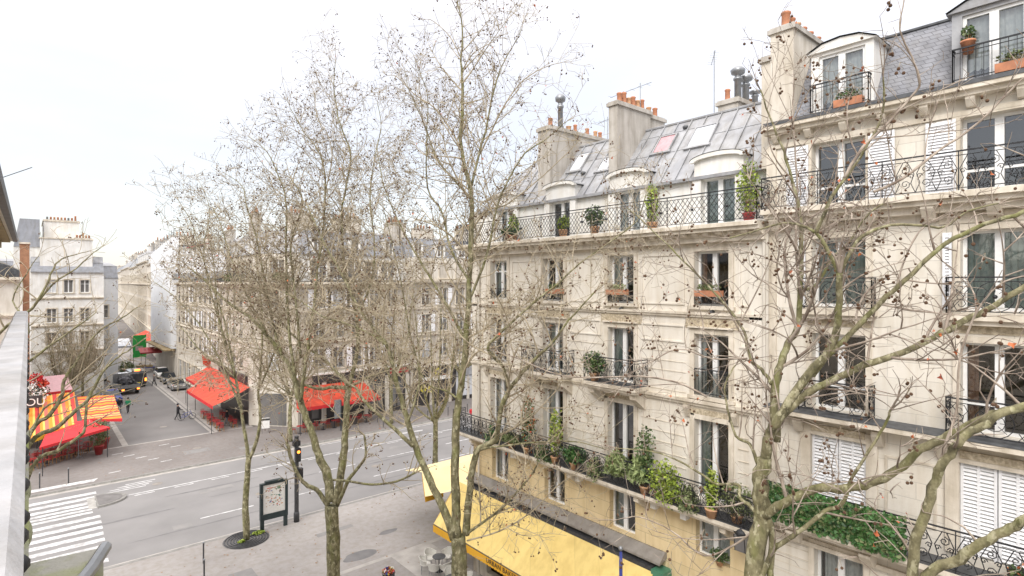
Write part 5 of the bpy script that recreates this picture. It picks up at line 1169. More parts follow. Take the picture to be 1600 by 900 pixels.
def table_proto(nm='cafe_table', m='shop_red'):
    t = thing(nm, 'round', 'table'); mb = MB(); mb.lathe([(.33, .72), (.34, .735), (.33, .75)], 0, 0, 16); mb.build('table_top', m, t)
    mb = MB(); mb.tube([(0, 0, .02), (0, 0, .72)], .03, 6); mb.lathe([(.22, 0), (.2, .02), (.03, .05)], 0, 0, 10); mb.build('pedestal', 'iron', t); return t
cp, tp = chair_proto(), table_proto(); first = [1, 1]
def put(proto, k, x, y, rz, label, group, z=0):
    o = proto if first[k] else copy_tree(proto); first[k] = 0
    o.location = (x, y, z); o.rotation_euler = (0, 0, rz); o['label'] = label; o['group'] = group
ln0, ln1 = Vector((.3, 57.3)), Vector((4.3, 60.6)); tdir = (ln1 - ln0).normalized(); ndir = Vector((-tdir.y, tdir.x)); az = math.atan2(tdir.y, tdir.x)
rnd = random.Random(12)
for row in range(3):
    for k in range(9):
        p = ln0 + tdir * (k * .6) + ndir * (row * 1.05)
        put(cp, 0, p.x + rnd.uniform(-.05, .05), p.y + rnd.uniform(-.05, .05), az + (0 if row % 2 else math.pi) + rnd.uniform(-.2, .2), 'red seated rattan bistro chair with tan legs under the corner terrace awnings', 'bistro chairs on the corner terrace')
        if row < 2 and k % 2 == 0:
            q = p + ndir * .52 + tdir * .3; put(tp, 1, q.x, q.y, 0, 'small round red bistro table among the chairs under the corner terrace awnings', 'bistro tables on the corner terrace')
for k, (x, y) in enumerate(((14.2, 60.6), (14.3, 62.2), (14.1, 63.9), (14.4, 65.6), (14.2, 67.3), (15.6, 61.4), (15.6, 63.4), (15.6, 65.4))):
    put(tp, 1, x, y, 0, 'small round bistro table under the orange red awning on the side street', 'bistro tables beneath the side street awning')
    for s in (-1, 1): put(cp, 0, x + .05, y + s * .55, 0 if s > 0 else math.pi, 'rattan bistro chair at a table under the orange red awning on the side street', 'bistro chairs beneath the side street awning')
for k in range(7):
    x, y = 19.8 + k * 1.15, 54.4
    put(tp, 1, x, y, 0, 'small round bistro table under the orange red awning facing the boulevard', 'bistro tables facing the boulevard')
    for s in (-1, 1): put(cp, 0, x + s * .5, y + .3, R(-90) * s, 'rattan bistro chair at a table under the awning facing the boulevard', 'bistro chairs facing the boulevard')
mb = MB(); mb.tube([(3.1, 58.4, 0), (3.1, 58.4, 2.4)], .03, 6)
for a in range(3): mb.tube([(3.1, 58.4, .3), (3.1 + .35 * math.cos(a * 2.1), 58.4 + .35 * math.sin(a * 2.1), 0)], .02, 4)
tag(mb.build('parasol_stand', 'greymetal'), 'thin grey tripod post in front of the terrace chairs', 'post')
mb = MB(); mb.box(-.35, .35, -.03, .03, .5, 1.5); 
mbx = thing('menu_board', 'white menu board standing at the cream corner pillar between the two brasserie awnings', 'sign', (17.3, 56.6, 0), R(-20)); mb.build('board', 'white', mbx)
mb = MB(); mb.tube([(-.3, 0, 0), (-.3, 0, .5)], .02, 4); mb.tube([(.3, 0, 0), (.3, 0, .5)], .02, 4); mb.box(-.36, .36, -.035, -.031, 1.25, 1.45); mb.build('menu_stand', 'iron_w', mbx)

# white wicker chairs and dark table by the yellow awning
def wicker_proto():
    t = thing('wicker_chair', 'white', 'chair')
    mb = MB(); mb.lathe([(.23, .40), (.26, .44), (.25, .47), (.1, .475)], 0, 0, 16); mb.build('seat', 'wicker', t)
    mb = MB(); pts = []
    n = 14
    for i in range(n):
        for j in range(4):
            def p(i, j):
                th = R(-10 + 200 * i / n); k = j / 4; hgt = .47 + (.36 - .14 * abs(math.cos(th)) ** 2) * k; r = .25 + .07 * k; return (r * math.cos(th), r * math.sin(th), hgt)
            mb.quad(p(i, j), p(i + 1, j), p(i + 1, j + 1), p(i, j + 1))
    mb.tube([((.32) * math.cos(R(-10 + 200 * i / n)), .32 * math.sin(R(-10 + 200 * i / n)), .47 + .36 - .14 * abs(math.cos(R(-10 + 200 * i / n))) ** 2) for i in range(n + 1)], .018, 6)
    mb.build('backrest', 'wicker', t)
    for sx in (-1, 1):
        for sy in (-1, 1): mb = MB(); mb.tube([(sx * .16, sy * .16, .42), (sx * .2, sy * .2, 0)], .014, 5); mb.build('leg', 'greymetal', t)
    return t
wp, wt = wicker_proto(), table_proto('round_table', 'lead'); f1, f2 = True, True
wd = [('upper left of the two dark tables', 'upper right of the two dark tables'), ]
T1 = gnd(686, 869, .75); T2 = gnd(706, 902, .75)
names = {0: ['white wicker chair on the left of the dark table nearest the plane tree', 'white wicker chair behind the dark table nearest the plane tree', 'white wicker chair in front left of the dark table nearest the plane tree', 'white wicker chair in front of the dark table nearest the plane tree', 'white wicker chair tucked beside the plane trunk at the dark table'],
         1: ['white wicker chair by the lower dark table under the yellow awning, nearest the pavement', 'white wicker chair under the valance at the lower dark table', 'white wicker chair in front of the lower dark table', 'white wicker chair farthest under the yellow awning']}
for ti, (T, angs) in enumerate(((T1, (150, 95, 215, 265, 20)), (T2, (160, 60, 250, 340)))):
    o = wt if f2 else copy_tree(wt); f2 = False; o.location = (T.x, T.y, 0); o['label'] = ['round dark table with white wicker chairs left of the plane trunk', 'second round dark table closer under the yellow awning'][ti]
    for k, a in enumerate(angs):
        an = R(a); x, y = T.x + .68 * math.cos(an), T.y + .68 * math.sin(an); o = wp if f1 else copy_tree(wp); f1 = False
        o.location = (x, y, 0); o.rotation_euler = (0, 0, an - R(90)); o['label'] = names[ti][k]; o['group'] = 'white wicker chairs outside the bakery'

# ================================================================== STREET FURNITURE
def bollard(x, y, h, label, z=0):
    t = thing('bollard', label, 'bollard', (x, y, z), group='slim metal bollards'); mb = MB(); mb.tube([(0, 0, 0), (0, 0, h)], .038, 10); mb.build('post', 'iron_w', t)
    mb = MB(); mb.sphere((0, 0, h + .02), .055, 10, 6); mb.build('cap', 'greymetal', t)
for (px, py, h, lab) in ((318, 880, 1.05, 'slim black bollard on the near pavement, the farther of two in line'), (319, 909, 1.05, 'slim black bollard on the near pavement, the nearer of two in line'), (62, 763, 1.05, 'slim bollard across the road at the left end of the zebra crossing'), (107, 755, 1.05, 'slim bollard across the road beside the end of the zebra crossing')):
    p = gnd(px, py); bollard(p.x, p.y, h, lab)
for k in range(5): bollard(27 + k * 2.6, 51.3, .95, ['first', 'second', 'third', 'fourth', 'fifth'][k] + ' thin post from the left on the far kerb, right of the red awning')
# map panel
mp_ = thing('map_panel', 'dark green framed street map panel on two legs beside the kerb', 'sign', (11.0, 34.45, 0), R(-2))
for x in (-.66, .66): mb = MB(); mb.box(x - .1, x + .1, -.09, .09, 0, .615); mb.build('leg', 'dkgreen', mp_)
mb = MB(); mb.box(-.78, .78, -.12, .12, .62, .95); mb.box(-.78, -.62, -.11, .11, .95, 2.75); mb.box(.62, .78, -.11, .11, .95, 2.75); mb.box(-.62, .62, -.11, .11, 2.66, 2.75); mb.box(-.5, .5, -.13, .13, 2.75, 2.86); mb.build('frame', 'dkgreen', mp_)
mb = MB(); mb.box(-.62, .62, -.06, .06, .95, 2.66); mb.build('poster', 'white', mp_)
mb = MB(); rnd = random.Random(4)
for k in range(60):
    x, z = rnd.uniform(-.5, .42), rnd.uniform(1.3, 2.35); mb.box(x, x + rnd.uniform(.03, .12), -.064, -.061, z, z + rnd.uniform(.02, .06), rnd.choice([0, 0, 1, 2, 3]))
mb.box(.18, .36, -.066, -.061, 2.3, 2.5, 2); mb.box(-.4, .1, -.066, -.061, 2.42, 2.46, 1)
mb.build('map_print', ['terra2', 'red_awn', 'green_paint', 'blue_paint'], mp_)
# traffic light pole
tl = thing('traffic_light', 'tall black traffic light pole right of the map panel with a red figure lit', 'traffic light', (12.35, 34.5, 0))
mb = MB(); mb.tube([(0, 0, 0), (0, 0, 5.2)], [.13, .13], 10); mb.lathe([(.17, 0), (.17, .5), (.13, .6)], 0, 0, 10); mb.build('pole', 'iron_w', tl)
mb = MB(); mb.box(-.15, .15, -.34, -.1, 3.7, 4.5); mb.build('signal_head', 'iron', tl); mb = MB(); mb.box(.1, .35, -.15, .15, 2.6, 3.2); mb.build('push_button_box', 'iron', tl); mb = MB(); mb.box(-.2, .2, -.12, .18, 4.6, 4.9); mb.build('control_box', 'iron', tl)
mb = MB(); mb.tube([(0, -.35, 4.3), (0, -.36, 4.3)], .09, 10); mb.build('red_lamp', 'lamp_or', tl)
# blue post
bp = thing('blue_post', 'tall slim blue post with a grey ball cap in front of the yellow awning', 'post', (12.95, 7.1 + 1.4, 0))
p = at(970, 857, 16.3); bp.location = (p.x, p.y, 0)
mb = MB(); mb.tube([(0, 0, 0), (0, 0, p.z - .35), (0, 0, p.z - .1)], [.055, .05, .04], 12); mb.build('shaft', 'blue_paint', bp); mb = MB(); mb.sphere((0, 0, p.z), .07, 12, 8); mb.build('cap', 'greymetal', bp)
# information pole on the far pavement
p = gnd(528, 674); ip = thing('street_clock_panel', 'narrow grey blue information post on the far pavement before the red awning', 'sign', (p.x, p.y, 0))
mb = MB(); mb.tube([(.32, 0, 0), (.32, 0, 3.0)], .06, 8); mb.build('pole', 'dkgreen', ip); mb = MB(); mb.box(-.35, .25, -.06, .06, 1.3, 3.1); mb.build('panel', 'greymetal', ip)
# litter bin
p = gnd(607, 905, .6); lb = thing('litter_bin', 'black litter bin heaped with colourful wrappers near the paving bands', 'bin', (p.x, p.y, 0))
mb = MB(); mb.lathe([(.26, .05), (.30, .9), (.33, .92)], 0, 0, 8, smooth=False); mb.build('body', 'iron_w', lb)
for i, m in enumerate(('red_awn', 'banner', 'blue_paint', 'white', 'leaf_dead')):
    mb = MB(); leaf_cloud(mb, (0, 0, .98), (.28, .28, .13), 22, .16, random.Random(i + 5), 0); mb.build('rubbish', m, lb)
# tree grate
# ================================================================== VEHICLES
def wheel(par, x, y, r=.32, w=.2):
    t = MB(); t.tube([(0, -w / 2, 0), (0, w / 2, 0)], r, 18); o = t.build('wheel', 'black', par, (x, y, r)); q = MB(); q.tube([(0, -w / 2 - .01, 0), (0, w / 2 + .01, 0)], r * .6, 14); q.build('rim', 'greymetal', o)
def car(label, x, y, rz, paint, z=-.11, L=4.1, Wd=1.75, H=1.45, group=None):
    t = thing('parked_car', label, 'car', (x, y, z), rz, group=group); h = L / 2; w = Wd / 2
    prof = [(-h, .35), (-h + .05, .72), (-h + .9, .86), (h - .75, .90), (h - .08, .80), (h, .45), (h - .1, .25), (-h + .1, .25)]
    mb = MB(); n = len(prof)
    rings = [(-w, .93), (-w + .1, 1.0), (w - .1, 1.0), (w, .93)]; i0 = 0
    for yy, k in rings:
        for px_, pz_ in prof: mb.v.append((px_ * (1 if abs(yy) < w else .985), yy, .55 + (pz_ - .55) * k))
    for r in range(3):
        for k in range(n): k2 = (k + 1) % n; mb.f.append((r * n + k, r * n + k2, (r + 1) * n + k2, (r + 1) * n + k)); mb.m.append(0); mb.sm.append(False)
    mb.f.append(tuple(range(n))); mb.f.append(tuple(3 * n + k for k in reversed(range(n)))); mb.m += [0, 0]; mb.sm += [False] * 2
    gp = [(-h + .95, .85), (-h + 1.55, H), (h - 1.1, H), (h - .35, .88)]; wt_ = w - .26
    i = len(mb.v)
    for (px_, pz_) in gp:
        yy = w - .1 if pz_ < 1 else wt_; mb.v += [(px_, -yy, pz_), (px_, yy, pz_)]
    mb.f += [(i + 2, i + 3, i + 5, i + 4)]; mb.m += [0]; mb.sm += [False]
    mb.build('body', paint, t)
    g = MB(); V = mb.v[i:]
    g.quad(V[0], V[1], V[3], V[2]); g.quad(V[4], V[5], V[7], V[6]); g.quad(V[0], V[2], V[4], V[6]); g.quad(V[1], V[3], V[5], V[7]); g.build('windows', 'car_glass', t)
    for sx in (-1, 1):
        for sy in (-1, 1): wheel(t, sx * (h - .75), sy * (w - .08))
    for sy in (-1, 1):
        b = MB(); b.box(-h - .01, -h + .06, sy * (w - .38) - .16, sy * (w - .38) + .16, .6, .72); b.build('headlight', 'white', t)
        b = MB(); b.box(h - .07, h + .005, sy * (w - .3) - .12, sy * (w - .3) + .12, .62, .82); b.build('tail_light', 'red_deep', t)
    b = MB(); b.box(h - .03, h + .012, -.25, .25, .45, .56); b.build('number_plate', 'white', t)
    return t
car('silver hatchback parked beside the red awning on the side street, seen from behind', 15.4, 88.5, R(90), 'car_silver', z=-.01)
car('red car at the far kerb just showing past the corner of the cream facade', 38.6, 49.0, R(182), 'car_red', z=-.12)
car('red car driving away far down the side street on the left', 9.6, 150, R(90), 'car_red', z=-.02)
car('grey car parked behind the silver hatchback on the side street', 15.5, 95, R(90), 'car_black', z=-.01)
car('white car parked ahead on the side street kerb behind the grey car', 15.6, 101, R(90), 'white', z=-.01)
car('dark blue car parked under the brown pollarded trees on the left of the side street', 7.7, 84, R(90), 'blue_paint', z=-.02)
car('silver car parked under the pollarded trees, farther up the left of the side street', 7.9, 104, R(90), 'car_silver', z=-.02)
# flatbed lorry
lo = thing('flatbed_lorry', 'grey flatbed lorry carrying a shrouded load down the side street', 'lorry', (9.6, 90.5, -.015), R(99))
mb = MB(); mb.box(-2.8, .9, -1.1, 1.1, .85, 1.0); mb.box(-2.8, -2.74, -1.1, 1.1, 1.0, 1.3); mb.box(-2.8, .9, -1.1, -1.05, 1.0, 1.3); mb.box(-2.8, .9, 1.05, 1.1, 1.0, 1.3); mb.build('bed', 'greymetal', lo)
mb = MB(); mb.prism([(1.0, .5), (2.9, .5), (2.95, 1.3), (2.5, 2.3), (1.0, 2.35)], 1, -1.0, 1.0); mb.build('cab', 'car_silver', lo)
mb = MB(); mb.box(-2.6, 2.8, -.45, .45, .45, .84); mb.box(-2.84, -2.76, -1.0, 1.0, .5, .62); mb.build('chassis', 'iron_w', lo)
mb = MB(); leaf_cloud(mb, (0, 0, 0), (.9, .85, .55), 500, .5, random.Random(3)); mb.sphere((0, 0, 0), .85, 12, 8, 0, (1, 1, .65)); mb.build('load', 'cloth_grey', lo, (-.6, 0, 1.55))
for x in (-1.9, 2.1):
    for s in (-1, 1): wheel(lo, x, s * .95, .42, .28)
for s in (-1, 1): b = MB(); b.box(-2.87, -2.83, s * .85 - .14, s * .85 + .14, .62, .78); b.build('tail_light', 'lamp_or', lo)
vn = thing('delivery_van', 'black van with its orange tail lamps lit ahead of the flatbed lorry', 'van', (11.4, 95.5, -.015), R(93))
mb = MB(); pr = [(-2.5, .4), (-2.5, 1.9), (-2.35, 2.25), (1.0, 2.3), (1.8, 1.35), (2.5, 1.1), (2.55, .4)]; mb.prism(pr, 1, -.98, .98); mb.build('body', 'car_black', vn)
mb = MB(); mb.box(-2.52, -2.505, -.75, -.08, 1.3, 1.95); mb.box(-2.52, -2.505, .08, .75, 1.3, 1.95); mb.build('rear_windows', 'car_glass', vn)
for x in (-1.6, 1.6):
    for s in (-1, 1): wheel(vn, x, s * .85, .36, .24)
for s in (-1, 1): b = MB(); b.box(-2.54, -2.5, s * .86 - .1, s * .86 + .1, .85, 1.25); b.build('tail_light', 'lamp_or', vn)
b = MB(); b.box(-2.0, -1.6, -.3, .3, 2.3, 2.45); b.build('roof_beacon', 'lamp_or', vn)
b = MB(); b.box(-2.53, -2.505, -.25, .25, .6, .75); b.build('number_plate', 'banner', vn)
# ================================================================== PEOPLE
def person(label, loc, rz, top, trousers, walk=.25, arms=None, hair='cloth_black', hgt=1.72):
    t = thing('person', label, 'person', loc, rz); k = hgt / 1.75
    P_ = [(0, 0, .95), (0, 0, 1.15), (0, 0, 1.38), (0, 0, 1.5), (0, .02, 1.62), (0, .02, 1.70)]
    Rr = [.155, .145, .16, .062, .098, .075]; E_ = [(0, 1), (1, 2), (2, 3), (3, 4), (4, 5)]
    def add(p, r, par): P_.append(p); Rr.append(r); E_.append((par, len(P_) - 1)); return len(P_) - 1
    for s in (-1, 1):
        w = walk * s; h = add((s * .09, 0, .88), .10, 0); kn = add((s * .10, w * .45 + .05, .50), .068, h); an = add((s * .10, w * .9 - (.1 if w < 0 else 0), .10), .045, kn); add((s * .11, w * .9 + .13 - (.1 if w < 0 else 0), .05), .042, an)
        sh = add((s * .19, 0, 1.42), .062, 2)
        if arms: el = add((s * .24, .12, 1.15), .045, sh); wr = add((s * .2, .38, 1.08), .032, el); add((s * .2, .46, 1.07), .036, wr)
        else: el = add((s * .25, -w * .2, 1.14), .045, sh); wr = add((s * .25, -w * .6 + .05, .90), .032, el); add((s * .25, -w * .65 + .07, .82), .037, wr)
    me = bpy.data.meshes.new('body'); me.from_pydata([(a * k, b * k, c * k) for a, b, c in P_], E_, []); o = bpy.data.objects.new('body', me); COL.objects.link(o)
    md = o.modifiers.new('s', 'SKIN'); md.use_smooth_shade = True
    for i, v in enumerate(me.skin_vertices[0].data): v.radius = (Rr[i] * k * (1.25 if i in (0, 1, 2) else 1), Rr[i] * k * (.8 if i in (0, 1, 2) else 1)); v.use_root = i == 0
    o.modifiers.new('b', 'SUBSURF').levels = 1
    bpy.context.view_layer.update(); dg = bpy.context.evaluated_depsgraph_get(); m2 = bpy.data.meshes.new_from_object(o.evaluated_get(dg)); bpy.data.objects.remove(o)
    m2.materials.clear()
    for mm in (top, trousers, 'skin', 'black'): m2.materials.append(M[mm])
    for f in m2.polygons:
        z = f.center.z / k; x = abs(f.center.x) / k
        hand = (f.center.y / k > .41 if arms else (z < .88 and x > .2))
        f.material_index = 2 if (z > 1.5 or hand) else (3 if z < .12 else (1 if z < .93 and x < .2 else 0))
    link('body', m2, t)
    mb = MB(); mb.sphere((0, -.01 * k, 1.69 * k), .108 * k, 12, 8, 0, (1, 1.1, .95)); mb.build('hair', hair, t, (0, -.015, .01)); return t
p = gnd(200, 645); person('person in a green jacket walking up the side street', (p.x, p.y, -.015), 0.1, 'cloth_green', 'cloth_black')
p = gnd(187, 645); person('person in dark clothes walking beside the striped awning', (p.x, p.y, -.015), -.1, 'cloth_black', 'cloth_grey', -.25)
p = gnd(241, 603); person('person in grey standing beside crates on the side street kerb', (p.x, p.y, -.015), 2.0, 'cloth_grey', 'cloth_black')
person('person in black standing among the tables under the side street awning', (15.2, 62.0, 0), 1.0, 'cloth_black', 'cloth_grey')
p = gnd(278, 656); person('person in black wheeling a blue bicycle at the kerb strip', (p.x, p.y, -.01), R(-75), 'cloth_black', 'cloth_black', .22, arms=True)
bpos = gnd(292, 656)
bk = thing('bicycle', 'blue bicycle held by the person in black', 'bicycle', (bpos.x, bpos.y, -.005), R(5))
for s in (-1, 1):
    mb = MB(); mb.tube([(.33 * math.cos(a * .35), 0, .33 * math.sin(a * .35)) for a in range(19)], .022, 5)
    for a in range(6): mb.tube([(0, 0, 0), (.32 * math.cos(a * 1.05), 0, .32 * math.sin(a * 1.05))], .004, 3)
    mb.build('wheel', 'black', bk, (s * .53, 0, .35))
mb = MB()
for a, b in (((-.53, .35), (-.15, .33)), ((-.15, .33), (-.28, .82)), ((-.53, .35), (-.26, .76)), ((-.26, .76), (.38, .80)), ((-.15, .33), (.36, .68)), ((.38, .85), (.53, .35)), ((.38, .85), (.36, 1.0))): mb.tube([(a[0], 0, a[1]), (b[0], 0, b[1])], .022, 5)
mb.build('frame', 'blue_paint', bk); mb = MB(); mb.tube([(.30, -.28, 1.0), (.38, 0, 1.02), (.30, .28, 1.0)], .015, 5); mb.build('handlebar', 'iron', bk); mb = MB(); mb.sphere((-.3, 0, .9), .1, 8, 5, 0, (1.3, .8, .4)); mb.build('saddle', 'black', bk)
# far street clutter
p = gnd(245, 566); ms = thing('market_sign', 'bright green hoarding beyond the market stall at the far end of the street', 'sign', (14.8, 118, 0))
mb = MB(); mb.box(-1.0, 1.0, -.05, .05, 1.4, 5.3); mb.build('panel', 'green_sign', ms)
mb = MB(); mb.box(-.6, .5, -.08, -.06, 2.6, 3.4, 0); mb.build('panel_marks', 'far_stone', ms); mb = MB(); mb.tube([(-.9, 0, 0), (-.9, 0, 1.4)], .05, 5); mb.tube([(.9, 0, 0), (.9, 0, 1.4)], .05, 5); mb.build('post', 'greymetal', ms)
awning('market_canopy', 'pale blue market canopy at the end of the street left of the green hoarding', (10.6, 121, 4.6), (13.6, 121, 4.6), (13.6, 117.5, 3.6), (10.6, 117.5, 3.6), .3, 'sky_glass', 'sky_glass')
awning('market_canopy', 'dull red market canopy below the green hoarding', (13.9, 112.5, 3.6), (17.2, 112.5, 3.6), (17.2, 110, 3.0), (13.9, 110, 3.0), .2, 'shop_red', 'shop_red')
for k, (y, w) in enumerate(((124, 5), (131, 5), (139, 6))):
    X = 18 + (y - 118) * .067
    awning('shop_awning', ['nearest', 'second', 'third'][k] + ' small faded red awning along the far cream row', (X - .1, y + w, 4.2), (X - .1, y, 4.2), (X - 2.6, y, 3.1), (X - 2.6, y + w, 3.1), .3, 'red_awn', 'red_deep', legs=False)
gr = thing('canopy_roof', 'flat grey glazed canopy roof on posts over the far end of the trees', 'canopy', (9.3, 122, 0))
mb = MB()
for k in range(2): mb.prism([(-2.2, 6.0 + k * 1.1), (1.6, 7.0 + k * 1.1), (1.6, 7.1 + k * 1.1), (-2.2, 6.1 + k * 1.1)], 1, k * 6, k * 6 + 5.4)
mb.build('roof', 'greymetal', gr); mb = MB()
for x in (-2, 1.4):
    for y in (.3, 11): mb.tube([(x, y, 0), (x, y, 6.2 if x < 0 else 6.9)], .06, 6)
mb.build('post', 'iron_w', gr)
st = thing('market_stall', 'small stall with crates and a blue cover where the street narrows', 'stall', (14.4, 108, 0))
mb = MB(); mb.box(-1.4, 1.2, -.6, .6, .75, .85); mb.build('counter', 'blue_paint', st)
mb = MB(); mb.box(-1.3, -.2, -.5, .5, .85, 1.2); mb.box(.0, .9, -.5, .5, .85, 1.15); mb.build('crate', 'wood', st); mb = MB()
for x in (-1.3, 1.1):
    for y in (-.5, .5): mb.tube([(x, y, 0), (x, y, .78)], .04, 5)
mb.build('leg', 'iron_w', st)
plant('street_shrub', 'olive green shrub in front of the market stall at the far end of the street', (11.8, 107, 0), (1.1, 1.1, 1.1), 700, .3, 'leaf_olive', 'shrub', seed=95, stems=10)
fg = thing('shop_flag', 'orange red flag on a slanted pole above the small red awning', 'flag', (16.9, 74, 4.9))
mb = MB(); mb.tube([(0, 0, 0), (-1.5, -.2, 1.2)], .03, 5); mb.build('pole', 'iron_w', fg); mb = MB(); mb.quad((-.5, -.08, .4), (-1.5, -.22, 1.2), (-1.45, -.5, .1), (-.7, -.4, -.5)); mb.build('cloth', 'red_awn', fg)

# ================================================================== TREES
class Tree:
    def __init__(s, name, label, rough_t, seed, mtwig='twig', rmin=.006, group='bare plane trees', leaves=20, balls=.5, ballr=.018, cat='tree', dens=1.0, tree_h=24, up=.25, ks=1.0):
        s.ks = ks; s.rnd = random.Random(seed); s.name = name; s.label = label; s.tr = MB(); s.tw = MB(); s.bl = []; s.lf = MB(); s.rmin = rmin; s.nl = leaves; s.nb = balls; s.br = ballr; s.mt = mtwig; s.group = group; s.cat = cat; s.dens = dens; s.up = up; s.tips = []
    def rv(s): r = s.rnd; return Vector((r.gauss(0, 1), r.gauss(0, 1), r.gauss(0, 1)))
    def smooth(s, P, n=4):
        out = []; Q = [P[0]] + P + [P[-1]]
        for i in range(1, len(Q) - 2):
            for k in range(n):
                t = k / n; a, b, c, d = Q[i - 1], Q[i], Q[i + 1], Q[i + 2]
                out.append(.5 * ((2 * b) + (c - a) * t + (2 * a - 5 * b + 4 * c - d) * t * t + (3 * b - a - 3 * c + d) * t ** 3))
        out.append(P[-1]); return out
    def limb(s, P, r0, r1, spawn=True, f0=.12, tip=True, slen=None, sides=8, dens=1.0, lvl=1):
        P = s.smooth([Vector(p) for p in P]); n = len(P); r0 *= s.ks if spawn else 1; r1 *= s.ks if (spawn and r1 > .02) else 1; L = sum((b - a).length for a, b in zip(P[:-1], P[1:]))
        for i in range(1, n - 1): P[i] = P[i] + s.rv() * min(.014, r0 * .12)
        rr = [r0 + (r1 - r0) * (i / (n - 1)) ** .9 for i in range(n)]
        rr = [r * (1 + .035 * s.rnd.gauss(0, 1)) for r in rr]
        (s.tr if r0 > .035 else s.tw).tube(P, rr, sides if r0 > .05 else 5, smooth=True)
        if not spawn: return
        acc = 0; nxt = L * f0
        for i in range(n - 1):
            seg = (P[i + 1] - P[i]); sl = seg.length; 
            while acc + sl >= nxt:
                k = (nxt - acc) / max(sl, 1e-6); p = P[i].lerp(P[i + 1], k); f = nxt / L; rad = rr[i]
                d = seg.normalized(); side = s.rv(); side = (side - d * side.dot(d)).normalized()
                nd = (d * s.rnd.uniform(.25, .8) + side * s.rnd.uniform(.6, 1.1) + Vector((0, 0, s.up * s.rnd.uniform(.2, 1.6)))).normalized()
                ln = (slen or min(3.4, .39 * L + .65)) * s.rnd.uniform(.45, 1.15) * (1 - .35 * f)
                s.branch(p, nd, ln, min(rad * .6, .010 + ln * .011), lvl)
                nxt += s.rnd.uniform(.34, .80) / (s.dens * dens)
            acc += sl
        if tip:
            d = (P[-1] - P[-2]).normalized()
            for _ in range(3): s.branch(P[-1], (d + s.rv() * .3).normalized(), s.rnd.uniform(.4, 1.0), max(s.rmin, r1 * .8), lvl)
    def branch(s, p, d, L, r, lvl):
        n = max(3, int(L / .2)); st = L / n; pts = [p.copy()]; q = p.copy(); dd = d.copy(); r = max(r, s.rmin); kinds = []
        ax = s.rv().normalized(); cv = s.rnd.gauss(0, .55) * st / max(L, .3) * 1.6
        for i in range(n):
            dd.rotate(Matrix.Rotation(cv, 3, ax)); z = (1 if i % 2 else -1) * (.05 if lvl < 3 else .10)
            dd = (dd + s.rv() * (.045 if lvl < 2 else .085) + dd.cross(ax) * z + Vector((0, 0, .035 if lvl < 2 else .012))).normalized(); q = q + dd * st; pts.append(q.copy()); kinds.append(dd.copy())
        rr = [max(s.rmin, r + (s.rmin - r) * i / n) for i in range(n + 1)]
        s.tw.tube(pts, rr, 4 if r > .012 else 3, cap=False, smooth=True)
        if lvl < 4:
            cnt = L / ([0, .40, .34, .30][lvl]) * s.dens
            for _ in range(int(cnt * s.rnd.uniform(.7, 1.2))):
                i = s.rnd.randrange(1, n + 1) if n > 1 else 1
                f = i / n; side = s.rv(); e = kinds[min(i, n - 1)]; side = (side - e * side.dot(e)).normalized()
                nd = (e * s.rnd.uniform(.3, .9) + side + Vector((0, 0, .12))).normalized(); ln = L * s.rnd.uniform(.28, .68) * (1.1 - .5 * f)
                if ln > .10 and (lvl < 3 or s.rnd.random() < .55): s.branch(pts[i], nd, ln, r * .5, lvl + 1)
        if lvl >= 2: s.tips.append(pts[-1])
    def finish(s, base, ind=0, trunklabel=None):
        t = thing(s.name, s.label, s.cat, base, group=s.group); B_ = Vector(base)
        for mb in (s.tr, s.tw): mb.v = [(v[0] - B_.x, v[1] - B_.y, v[2] - B_.z) for v in mb.v]
        s.tr.build('trunk', 'bark', t); cr = s.tw.build('crown', s.mt, t)
        s.rnd.shuffle(s.tips); nb = int(len(s.tips) * s.nb)
        key = ('ball', s.br)
        if key not in cache: b = MB(); b.sphere((0, 0, 0), s.br, 8, 6); cache[key] = b.mesh('seed_ball', ['ball'])
        pos = []
        for p in s.tips[:nb]:
            for _ in range(s.rnd.choice([1, 1, 1, 2, 3])):
                q = p + Vector((s.rnd.gauss(0, .03), s.rnd.gauss(0, .03), -s.rnd.uniform(.05, .16))); pos.append((p, q))
        th = MB(); rest = MB(); pos.sort(key=lambda a: (a[1] - Vector((0, 0, HC))).length)
        for i, (p, q) in enumerate(pos):
            if i < 2500 and s.br > .014: th.tube([p - B_, q - B_], .0025, 3, cap=False)
            if i < ind: link('seed_ball', cache[key], t, q - B_)
            else: rest.sphere(tuple(q - B_), s.br * s.rnd.uniform(.75, 1.15), 6, 4)
        if th.v: th.build('seed_stalks', 'twig', t)
        if rest.v: o = rest.build('seed_balls', 'ball', t); o['kind'] = 'stuff'
        for k in range(s.nl):
            p = s.tips[-1 - k] if k < len(s.tips) else s.tips[0]
            q = p - B_ + Vector((0, 0, -.04)); sz = s.rnd.uniform(.025, .055); a = s.rv().normalized(); b = a.orthogonal().normalized(); c = a.cross(b); cen = q
            pts = []
            for j in range(7):
                rj = sz * (1.0 if j % 2 == 0 else .5); an = j / 7 * 6.283; pts.append(tuple(cen + b * rj * math.cos(an) + c * rj * math.sin(an) + a * sz * .35 * math.cos(an * 2)))
            s.lf.poly(pts)
        if s.lf.v: s.lf.build('withered_leaves', 'leaf_dead', t)
        return t
def L3(pts, t0, t1=None, off=None):
    n = len(pts); t1 = t0 if t1 is None else t1
    return [at(p[0], p[1], t0 + (t1 - t0) * i / (n - 1)) for i, p in enumerate(pts)]

